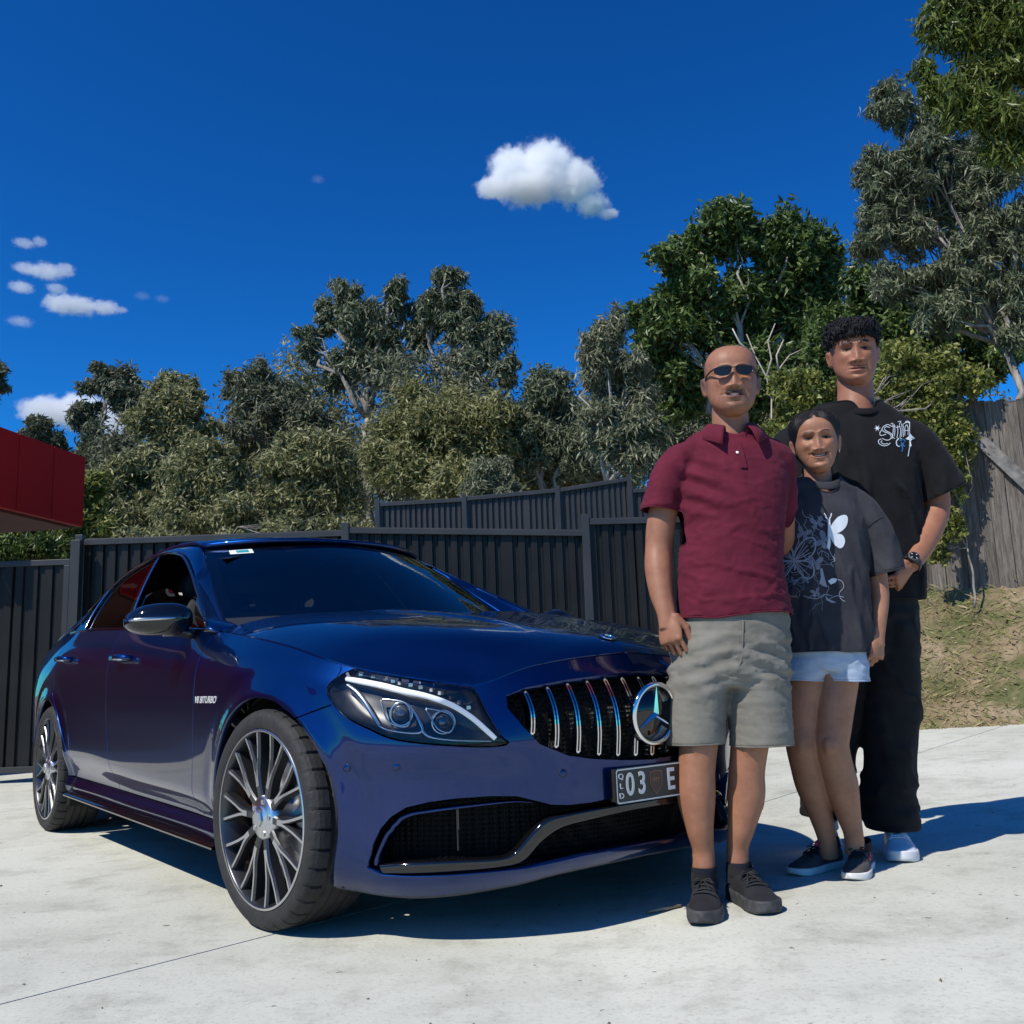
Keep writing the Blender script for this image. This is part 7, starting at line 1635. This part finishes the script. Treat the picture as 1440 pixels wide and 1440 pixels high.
def cutw(co):
    k = co[:, 2] < zhw - .06*(co[:, 0] - P(1160, 918).x)*.6
    k |= (co[:, 0] > P(1221, 800).x) & (co[:, 2] < ctw.z + (co[:, 0] - ctw.x)*.22) & (co[:, 2] > zhw + .1)
    k |= (co[:, 0] < P(1096, 800).x) & (co[:, 2] < P(1078, 795, .08).z) & (co[:, 2] > zhw + .1)
    k |= neck_cut(co, ncw + Vector((0, -.014, 0)), .066, .072, .06) | (co[:, 2] > P(1152, 672).z); return k
fw = fold_field(31.3, .016, (9, 4, 2.6)); xa, za = P(1215, 735).x, P(1215, 735).z
def tee_folds(co):
    t = np.clip((za + .02 - co[:, 2])/.4, 0, 1); return fw(co)*(.25 + .8*t) + .006*np.sin((co[:, 0] - xa)*120 + co[:, 2]*30)*np.exp(-((co[:, 0] - xa + .02)/.05)**2)*t
tee = garment('t_shirt', mb, .0062, cutw, m_tee, wom, tee_folds); hem_tube(tee, tee, m_tee, 'hem', .0026, neck=P(1152, 700).z)
sm_ = MB(); tb = bvh(tee.data); pts = [on_front(u, v, tb, .001)[0] for u, v in ((1221, 741), (1227, 735), (1234, 730), (1241, 727), (1247, 724))]; pts = [q for q in pts if q]
if len(pts) > 2: sm_.tube([tuple(q) for q in pts], .0022, 6); sm_.build('sleeve_seam', m_tee, tee, True)
m_denim = cloth_mat('pale_denim', (.28, .36, .48), (.38, .46, .57), .85, 420, .4)
mb = MB(); tube_s(mb, *rings(P, W, [(1160, 880, 54, .104, .012), (1160, 905, 58, .110, .012), (1159, 926, 57, .106, .012), (1158, 944, 40, .098, .012)]))
tube_s(mb, [P(1182, 905, .015), P(1186, 935, .012), P(1187, 962, .008), P(1188, 985, .008)], [(.074, .098), (.077, .098), (.079, .094), (.079, .094)]); tube_s(mb, [P(1138, 905, .02), P(1131, 935, .025), P(1124, 960, .03), P(1122, 985, .03)], [(.073, .10), (.074, .10), (.075, .094), (.075, .094)])
zd = P(1160, 958).z; fd_ = fold_field(41.0, .006, (5, 4, 14))
dn = garment('denim_shorts', mb, .006, lambda co: (co[:, 2] < zd - .05*(co[:, 0] - P(1160, 958).x)) | (co[:, 2] > P(1160, 885).z), m_denim, wom, fd_); hem_tube(dn, dn, m_denim, 'hem', .003, lambda c: c.z < zd + .05)
m_run = cloth_mat('grey_mesh_upper', (.045, .043, .043), (.08, .078, .078), .9, 420, .6); m_wsole = noise_mat('white_foam_sole', (.55, .54, .52), (.70, .69, .67), 20, .7); m_pink = mat('pink_trim', (.55, .05, .13), .5); m_dk = cloth_mat('black_knit', (.012, .011, .013), (.02, .019, .022), .9)
for h, t in ((hw_l, tw_l), (hw_r, tw_r)): shoe(wom, h, t, .93, dict(upper=m_run, sole=m_wsole, lace=m_dk, collar=m_dk), sole_h=.026, accent=dict(path=((.30, .35), (.36, .62), (.42, .30), (.48, .60)), mat=m_pink, r=.0030, tab=True))

# ------------------------------------------------------------------ tall teenager in black
Y0 = 3.56; P, W = person_tools(Y0)
HM = head_matrix(P(1200, 497, 0), yaw=-14, pitch=6, roll=-1); HS = 1.08
mb = MB(); head_solid(mb, HM, HS, 1.06)
tube_s(mb, [P(1202, 530, .04), P(1203, 557, .035), P(1203, 576, .03), P(1203, 600, .03)], [(.066, .070), (.068, .070), (.075, .072), (.12, .08)])
tube_s(mb, *rings(P, W, [(1203, 585, 40, .065, .03), (1203, 606, 78, .09, .03), (1204, 660, 80, .11, .02), (1207, 730, 68, .108, .01), (1210, 800, 66, .108, .01), (1212, 870, 70, .11, .015), (1212, 905, 60, .10, .015)]))
wr_t = P(1279, 796, -.10)
tube_s(mb, [P(1262, 605, .03), P(1290, 622, .03), P(1310, 665, .03), P(1318, 712, .03), P(1310, 740, 0), P(1296, 770, -.05), wr_t], [.058, .060, .053, .047, .047, .042, (.031, .026)])
tt_, pt_ = hand(mb, wr_t, (P(1246, 838, -.15) - wr_t), Vector((-.55, -.70, .35)), Vector((-.4, .7, -.5)), 1.05, (40, 50, 34), .8, .4)
tube_s(mb, [P(1145, 605, .03), P(1120, 625, .05), P(1105, 680, .09), P(1098, 735, .12), P(1110, 780, .13)], [.058, .058, .050, .045, .040])
at_l, at_r = P(1258, 1158, .03), P(1160, 1150, .22)
tube_s(mb, [P(1240, 890, .015), P(1246, 960, .01), P(1250, 1040, .01), P(1252, 1100, .02), at_l, P(1259, 1180, .04)], [.088, .078, .062, .056, .038, .038])
tube_s(mb, [P(1185, 890, .02), P(1182, 960, .05), P(1176, 1040, .10), P(1168, 1100, .17), at_r, P(1160, 1170, .24)], [.086, .076, .060, .054, .038, .038])
ht_l = P(1258, 1183, .08); ht_l.z = zg(ht_l); tt_l = ht_l + Vector((-.085, -.280, 0)); tt_l.z = zg(tt_l)
ht_r = P(1165, 1160, .30); ht_r.z = zg(ht_r); tt_r = ht_r + Vector((-.10, -.275, 0)); tt_r.z = zg(tt_r)
for h, t in ((ht_l, tt_l), (ht_r, tt_r)): tube_s(mb, [h.lerp(t, .14) + Vector((0, 0, .050)), h.lerp(t, .45) + Vector((0, 0, .036)), h.lerp(t, .8) + Vector((0, 0, .028))], [.024, .018, .010])
SK3 = (.32, .140, .082)
teen, tco = finish_body('person', mb, HM, HS, dict(skin=SK3, lip=(.33, .115, .09), smile=0.0, brow=1.15, nose=1.0, nosew=1.2), '')
tag(teen, 'tallest of the three, teenager in black t-shirt and loose black trousers, standing behind', 'person')
add_eyes(teen, HM, HS, .0034); nails(teen, tt_, pt_, 1.05)
def tfront(ph):
    a = min(ph, 2*math.pi - ph); return float(np.interp(a, [0, .5, .85, 1.05, 1.35, 1.75, 2.3, 3.15], [.060, .058, .048, .026, .012, .004, -.045, -.065]))
m_hair2 = noise_mat('black_curly_hair', (.004, .004, .0045), (.009, .0085, .009), 80, .55, .3, 260); bsdf(m_hair2).inputs['Specular IOR Level'].default_value = .2
ht_ = hair_cap('hair', teen, HM, HS, m_hair2, tfront, lambda ph, t, z: .002 + .017*min(1, max(0, (z - .025)/.045)) + .004*min(1, t*4), 45, .010)
o = MB(); hv = np.array([v.co for v in ht_.data.vertices]).reshape(56, 64, 3); rgh = np.random.default_rng(19)
for k in range(760):                                                # loose wavy locks combed forward over the cap
    j = int(rgh.integers(0, 56)); i = int(63*rgh.random()**.8); c = Vector(hv[j, i]); lc_ = HM.inverted() @ c
    if lc_.z < .034 and rgh.random() < .92: continue
    nr = (c - HM @ Vector((0, .01, .03))).normalized(); dz = (HM.to_3x3() @ Vector((rgh.normal()*.45, -.9, -.5 + rgh.normal()*.3))); dn_ = (dz - nr*dz.dot(nr)).normalized(); sd_ = nr.cross(dn_); ph0 = rgh.uniform(0, 6.28); am = rgh.uniform(.002, .005); ln_ = rgh.uniform(.022, .046); lift = rgh.uniform(.002, .009); pts = []
    for q in range(9):
        t = q/8; pts.append(c + dn_*ln_*(t - .4) + nr*(lift*math.sin(math.pi*t) - .004*t) + sd_*am*math.sin(ph0 + t*7))
    r_ = rgh.uniform(.0018, .0034); o.tube(pts, [r_*.5, r_*.9, r_, r_, r_*.95, r_*.85, r_*.7, r_*.5, r_*.15], 5, False)
for k in range(190):                                                # fringe falling unevenly over the forehead
    ph = rgh.uniform(-1.15, 1.15); z0 = .062 + .012*rgh.random(); ln_ = rgh.uniform(.018, .036); pts = []; sw = rgh.uniform(-.014, .014)
    for q in range(6):
        t = q/5; z = z0 - ln_*t; f, b_, w = np.interp(z, HZ, HF), np.interp(z, HZ, HB), np.interp(z, HZ, HW); x = (w + .010 - .004*t)*math.sin(ph) + sw*t*t; y = (f+b_)/2 - ((b_-f)/2 + .013 - .007*t)*abs(math.cos(ph))**.9
        pts.append(HM @ (Vector((x, y, z))*HS))
    o.tube(pts, [.0026, .0032, .0030, .0026, .0018, .0005], 4, False)
o.build('hair_curls', m_hair2, ht_, True)
m_btee = cloth_mat('black_jersey', (.0055, .0055, .0062), (.009, .009, .010), .9, 650, .25)
mb = MB()
tube_s(mb, *rings(P, W, [(1203, 566, 35, .086, .03), (1203, 573, 50, .088, .03), (1203, 583, 66, .092, .03), (1203, 597, 80, .098, .03), (1203, 628, 88, .118, .02), (1204, 680, 88, .130, .01), (1206, 740, 88, .128, .005), (1209, 800, 87, .126, 0), (1211, 848, 88, .128, 0), (1211, 880, 88, .128, 0)]))
tube_s(mb, [P(1262, 605, .03), P(1286, 620, .03), P(1306, 650, .03), P(1320, 680, .03), P(1327, 700, .03), P(1333, 722, .03)], [(.058, .070), (.068, .084), (.076, .090), (.082, .092), (.084, .092), (.084, .092)], (1, 0, .25))
tube_s(mb, [P(1145, 605, .03), P(1122, 622, .04), P(1102, 645, .06), P(1092, 680, .08), P(1086, 705, .09), P(1082, 720, .1)], [(.062, .070), (.076, .086), (.080, .09), (.08, .09), (.08, .09), (.08, .09)], (1, 0, -.25))
zht = P(1210, 846).z; ctt = P(1325, 696, .03); nct = P(1203, 570, .03)
def cutt(co):
    k = co[:, 2] < zht; k |= (co[:, 0] > P(1292, 690).x) & (co[:, 2] < ctt.z + (co[:, 0] - ctt.x)*.42) & (co[:, 2] > zht + .1)
    k |= (co[:, 0] < P(1112, 690).x) & (co[:, 2] < P(1088, 695, .09).z) & (co[:, 2] > zht + .1); k |= neck_cut(co, nct + Vector((0, -.012, 0)), .084, .084, .06) | (co[:, 2] > P(1203, 567).z); return k
ft = fold_field(51.3, .018, (8, 4, 2.2))
btee = garment('t_shirt', mb, .0068, cutt, m_btee, teen, lambda co: ft(co)*np.clip((P(1203, 600).z - co[:, 2])/.3, .2, 1)); hem_tube(btee, btee, m_btee, 'hem', .0026, neck=P(1203, 600).z)
def neckband(tgt, c, a, b_, zs, zf, mt):
    o = MB(); n = 48; V = []
    for i in range(n):
        q = 2*math.pi*i/n; ca, sa = math.cos(q), math.sin(q); z = zs + (zf - zs)*max(0, -sa)**1.4 + .012*max(0, sa)
        for k in range(8):
            e = 2*math.pi*k/8; r_ = 1 + .045*math.cos(e); V.append((c.x + a*r_*ca, c.y + b_*r_*sa, z + .0095*math.sin(e) - .010*math.cos(e)))
    o.add(V, [(i*8+k, i*8+(k+1) % 8, ((i+1) % n)*8+(k+1) % 8, ((i+1) % n)*8+k) for i in range(n) for k in range(8)]); return o.build('neckband', mt, tgt, True)
neckband(btee, nct + Vector((0, -.012, 0)), .088, .090, P(1203, 568).z, P(1203, 586).z, m_btee)
neckband(tee, ncw + Vector((0, -.014, 0)), .069, .076, at_depth(1152, 673, 3.27).z, at_depth(1152, 688, 3.27).z, m_tee)
m_trou = cloth_mat('black_trousers', (.007, .007, .008), (.012, .012, .013), .85, 500, .3)
mb = MB(); tube_s(mb, *rings(P, W, [(1212, 825, 76, .118, .012), (1212, 860, 80, .122, .012), (1212, 905, 80, .12, .012), (1212, 930, 56, .10, .012)]))
tube_s(mb, [P(1245, 880, .012), P(1251, 950, .008), P(1253, 1020, .008), P(1251, 1080, .012), P(1249, 1125, .02), P(1251, 1142, .02), P(1255, 1160, .02), P(1256, 1190, .02)], [(.106, .116), (.104, .112), (.098, .106), (.092, .104), (.090, .104), (.097, .112), (.084, .108), (.082, .106)])
tube_s(mb, [P(1180, 880, .02), P(1180, 950, .05), P(1174, 1020, .09), P(1167, 1080, .15), P(1162, 1125, .21), P(1161, 1145, .23), P(1161, 1165, .23)], [(.104, .116), (.100, .11), (.094, .104), (.088, .10), (.086, .10), (.086, .10), (.08, .09)])
zpl = P(1256, 1166, .03).z; fp = fold_field(61.0, .014, (4, 4, 5)); xs3 = P(1213, 1000).x
tro = garment('trousers', mb, .007, lambda co: ((co[:, 2] < zpl) & (co[:, 0] > xs3 - .03)) | ((co[:, 2] < P(1161, 1148, .23).z) & (co[:, 0] <= xs3 - .03)) | (co[:, 2] > P(1212, 835).z), m_trou, teen, fp)
m_wlea = noise_mat('white_leather', (.62, .63, .65), (.74, .75, .77), 12, .45, .1, 200); m_wr = noise_mat('white_rubber', (.60, .61, .63), (.7, .71, .72), 14, .6)
for h, t in ((ht_l, tt_l), (ht_r, tt_r)): shoe(teen, h, t, 1.12, dict(upper=m_wlea, sole=m_wr, lace=m_wlea), sole_h=.034, width=1.05)
# watch
wc = wr_t + (wr_t - P(1318, 712, .03)).normalized()*-.012; wax = (wr_t - P(1310, 740, 0)).normalized(); Mw = Matrix.Translation(wc) @ wax.to_track_quat('Y', 'Z').to_matrix().to_4x4()
m_wat = mat('watch_resin', (.008, .008, .009), .35); wt = empty('watch', (0, 0, 0), 0, teen)
o = MB(); o.lathe([(.036, -.011), (.0385, -.009), (.0385, .009), (.036, .011)], 36, Mw); o.build('strap', m_wat, wt, True)
wf_ = (Vector((-.25, -.95, .2))); wf_ = (wf_ - wax*wf_.dot(wax)).normalized(); Mf = Matrix.Translation(wc + wf_*.036) @ wf_.to_track_quat('Y', 'Z').to_matrix().to_4x4()
o = MB(); o.lathe([(0, .010), (.016, .010), (.0215, .008), (.0225, .0), (.0215, -.006)], 24, Mf); o.build('case', m_wat, wt, True)
o = MB(); o.lathe([(.0165, .0108), (.0195, .0106), (.0205, .0095)], 24, Mf); o.build('bezel', m_grey, wt, True)
for q in range(4):
    a = q*math.pi/2 + .5; o = MB(); o.box((-.0012, .0095, -.003), (.0012, .0112, .003), Mf @ Matrix.Rotation(a, 4, 'Y') @ Matrix.Translation((0, 0, .012))); o.build('index_mark', m_pl, wt)
# ------------------------------------------------------------------ prints on the two t-shirts: flat ink lying on the cloth
def ink(name, tgt, mt, fills=(), lines=(), off=.0016):
    """fills: closed photo-pixel outlines; lines: (points, half width px); both are laid onto the cloth of tgt"""
    bv = bvh(tgt.data); mb = MB()
    def put(u, v):
        p0 = at_depth(u, v, 1.5); d = (at_depth(u, v, 2.5) - p0).normalized(); h = bv.ray_cast(p0, d); return tuple(h[0] + h[1]*off*(1 if h[1].dot(d) < 0 else -1)) if h[0] else None
    for Pl in fills:
        Pl = np.array(Pl, float); c = Pl.mean(0); n = len(Pl); rr = [put(*c)]; F = []
        for q in (.34, .67, 1.0):
            for p in Pl: rr.append(put(*(c + (p - c)*q)))
        for i in range(n): F.append((0, 1+i, 1+(i+1) % n))
        for k in range(2):
            for i in range(n): F.append((1+k*n+i, 1+(k+1)*n+i, 1+(k+1)*n+(i+1) % n, 1+k*n+(i+1) % n))
        if all(rr): mb.add(rr, F)
    for Pl, w in lines:
        Pl = np.array(Pl, float); t = np.gradient(Pl, axis=0) if len(Pl) > 2 else np.tile(Pl[-1]-Pl[0], (len(Pl), 1)); t /= np.linalg.norm(t, axis=1)[:, None] + 1e-9; nn = np.stack([-t[:, 1], t[:, 0]], 1)
        a = [put(*p) for p in Pl + nn*w]; b_ = [put(*p) for p in Pl - nn*w]; V = []; F = []
        for i in range(len(Pl)):
            if a[i] and b_[i]: V += [a[i], b_[i]]
        mb.add(V, [(2*i, 2*i+1, 2*i+3, 2*i+2) for i in range(len(V)//2 - 1)])
    me = mesh(name, mb.V, mb.F, True); return link(name, me, mt, tgt)
m_ink_w = mat('white_ink', (.62, .66, .70), .6); m_ink_g = mat('grey_ink', (.15, .16, .20), .7); m_ink_l = mat('light_grey_ink', (.27, .28, .33), .7); m_ink_b = mat('blue_ink', (.03, .14, .30), .6)
def rot(pl, c, a, s, fx_=1.0):
    ca, sa = math.cos(R(a)), math.sin(R(a)); return [(c[0] + s*(ca*x*fx_ - sa*y), c[1] + s*(sa*x*fx_ + ca*y)) for x, y in pl]
UPW = catmull(np.array([(0, 0), (2, -5), (7, -10), (12, -11), (13.5, -8), (12, -3), (8, 0.5), (3, 1.5)]), 4, True); LOW_ = catmull(np.array([(0, 1), (5, 1.5), (9, 3), (10.5, 7), (9, 11), (6, 12), (3, 9), (1, 5)]), 4, True)
def butterfly(c, a, s, fx_, filled):
    """two wings of one side with body and veins"""
    fl, ln_ = [], []
    for wing, tips in ((UPW, ((12, -10), (13, -7), (11, -3), (8, -9.5))), (LOW_, ((10, 7), (8, 11), (4.5, 10)))):
        if filled: fl.append(rot(wing, c, a, s, fx_))
        else: ln_.append((rot(list(wing) + [wing[0]], c, a, s, fx_), .55*max(.6, s*.75)))
        if not filled:
            for tp in tips: ln_.append((rot([(0.3, .3), (tp[0]*.5, tp[1]*.5 + .4), (tp[0]*.94, tp[1]*.94)], c, a, s, fx_), .32*max(.6, s*.7)))
    return fl, ln_
fl_w, ln_w, fl_g, ln_g, ln_l, fl_l = [], [], [], [], [], []
f, l = butterfly((1166, 748), -4, 2.0, 1, True); fl_w += f                       # the white butterfly seen side on
fl_w.append([(1164, 730), (1167, 731), (1168, 745), (1168, 765), (1166, 774), (1163, 770), (1164, 750)])
for a in ((1159, 722, 1164, 731), (1169, 722, 1166, 731), (1161, 727, 1165, 733)): ln_w.append(([(a[0], a[1]), ((a[0]+a[2])/2 + .6, (a[1]+a[3])/2), (a[2], a[3])], .6))
for sg, aa in ((1, -8), (-1, 8)):
    f, l = butterfly((1117, 787), aa, 2.45, sg, False); ln_l += l
ln_l.append(([(1115, 776), (1117, 787), (1118, 802)], 1.2)); ln_l += [([(1117, 777), (1113, 768), (1108, 765)], .4), ([(1117, 777), (1121, 766), (1124, 761)], .4)]
for c, a, s in (((1130, 750), 20, .75), ((1149, 735), -15, .7), ((1146, 791), 10, .8), ((1157, 760), -60, .9), ((1133, 815), 0, .45), ((1116, 817), 30, .4), ((1147, 833), -20, .5)):
    for sg in (1, -1):
        f, l = butterfly(c, a, s, sg, True); fl_g += f
fl_l += [[(1153, 800), (1156, 799), (1160, 815), (1163, 826), (1158, 824), (1152, 821), (1154, 812)], [(1160, 838), (1166, 843), (1176, 847), (1170, 848), (1162, 844)]]
fl_w2 = [[(1164, 817), (1170, 813), (1177, 814), (1175, 819), (1168, 822)]]
rgp = np.random.default_rng(44)
for k in range(46):                                                               # loose scribbled threads between the butterflies
    c = np.array([rgp.uniform(1104, 1172), rgp.uniform(722, 850)]); 
    if (c[0] - 1140)**2/44**2 + (c[1] - 788)**2/66**2 > 1: continue
    pts = [c]; a = rgp.uniform(0, 6.28)
    for q in range(5): a += rgp.uniform(-1.3, 1.3); pts.append(pts[-1] + np.array([math.cos(a), math.sin(a)])*rgp.uniform(3.5, 7))
    (ln_g if rgp.random() < .7 else ln_l).append((catmull(np.array(pts), 4), .38))
for pl in ([(1166, 774), (1170, 782), (1174, 788), (1168, 792), (1172, 797)], [(1178, 815), (1184, 818), (1186, 826), (1180, 834), (1182, 842), (1188, 846)], [(1130, 838), (1148, 842), (1158, 836), (1170, 838)], [(1165, 843), (1176, 838), (1186, 840)]): ln_l.append((catmull(np.array(pl, float), 5), .5))
ink('butterfly_print', tee, m_ink_w, fl_w, ln_w, .0020); ink('moth_print', tee, m_ink_w, fl_w2, [], .0020); ink('butterfly_print', tee, m_ink_l, fl_l, ln_l, .0018); ink('butterfly_print', tee, m_ink_g, fl_g, ln_g, .0015)
# gothic lettering with star, moon and dagger on the black tee
S5 = lambda pl: [(1090 + x/5.333, 430 + y/5.333) for x, y in pl]
L_ = []
for pl in ([(868, 905), (845, 893), (815, 905), (800, 925), (812, 945), (840, 955), (862, 968), (868, 990), (850, 1008), (820, 1006), (800, 995)], [(858, 915), (835, 908), (818, 920), (826, 938), (852, 950), (876, 970), (874, 1000)], [(802, 930), (785, 950), (790, 975), (830, 965)],
           [(795, 1000), (775, 1010), (778, 1035), (805, 1050), (840, 1048), (862, 1030)], [(800, 1012), (792, 1025), (815, 1038), (845, 1034)],
           [(880, 885), (884, 930), (880, 985), (896, 996)], [(868, 905), (900, 905)], [(890, 890), (896, 930), (892, 980)], [(915, 900), (918, 950), (912, 990), (926, 998)], [(902, 915), (936, 908)], [(936, 875), (930, 900), (940, 940), (934, 990), (948, 998)], [(945, 885), (950, 930), (946, 985)],
           [(960, 985), (962, 920), (955, 895), (975, 880), (1000, 878), (1008, 900), (1004, 985)], [(970, 975), (972, 915), (985, 895), (995, 915), (994, 970)], [(962, 940), (1004, 935)], [(918, 872), (940, 868), (938, 880)], [(865, 888), (880, 882)], [(975, 872), (995, 868), (1010, 880)]):
    L_.append((S5(catmull(np.array(pl, float), 4)), .42))
star5 = [(765 + (26 if i % 2 == 0 else 8)*math.cos(i*math.pi/6), 920 + (26 if i % 2 == 0 else 8)*math.sin(i*math.pi/6)) for i in range(12)]
dag = [[(1010, 958), (1022, 975), (1048, 995), (1026, 1003), (1018, 1010), (1014, 1040), (1020, 1050), (1010, 1062), (1000, 1052), (1004, 1040), (1002, 1008), (975, 1000), (998, 980)]]
L_.append((S5([(1006, 1058), (1002, 1080), (998, 1105), (994, 1130)]), .7)); L_.append((S5(catmull(np.array([(925, 1000), (908, 1015), (910, 1045), (930, 1058)], float), 4)), .7))
ink('lettering_print', btee, m_ink_w, [S5(star5)] + [S5(d) for d in dag], L_, .0020)
bs = [(952 + (28 if i % 2 == 0 else 9)*math.cos(i*math.pi/5 + .4), 1045 + (36 if i % 2 == 0 else 12)*math.sin(i*math.pi/5 + .4)) for i in range(10)]
ink('lettering_print', btee, m_ink_b, [S5(bs)], [(S5([(950, 1050), (955, 1075), (948, 1095)]), .8), (S5([(930, 1010), (965, 1005), (975, 1020)]), .8)], .0017)
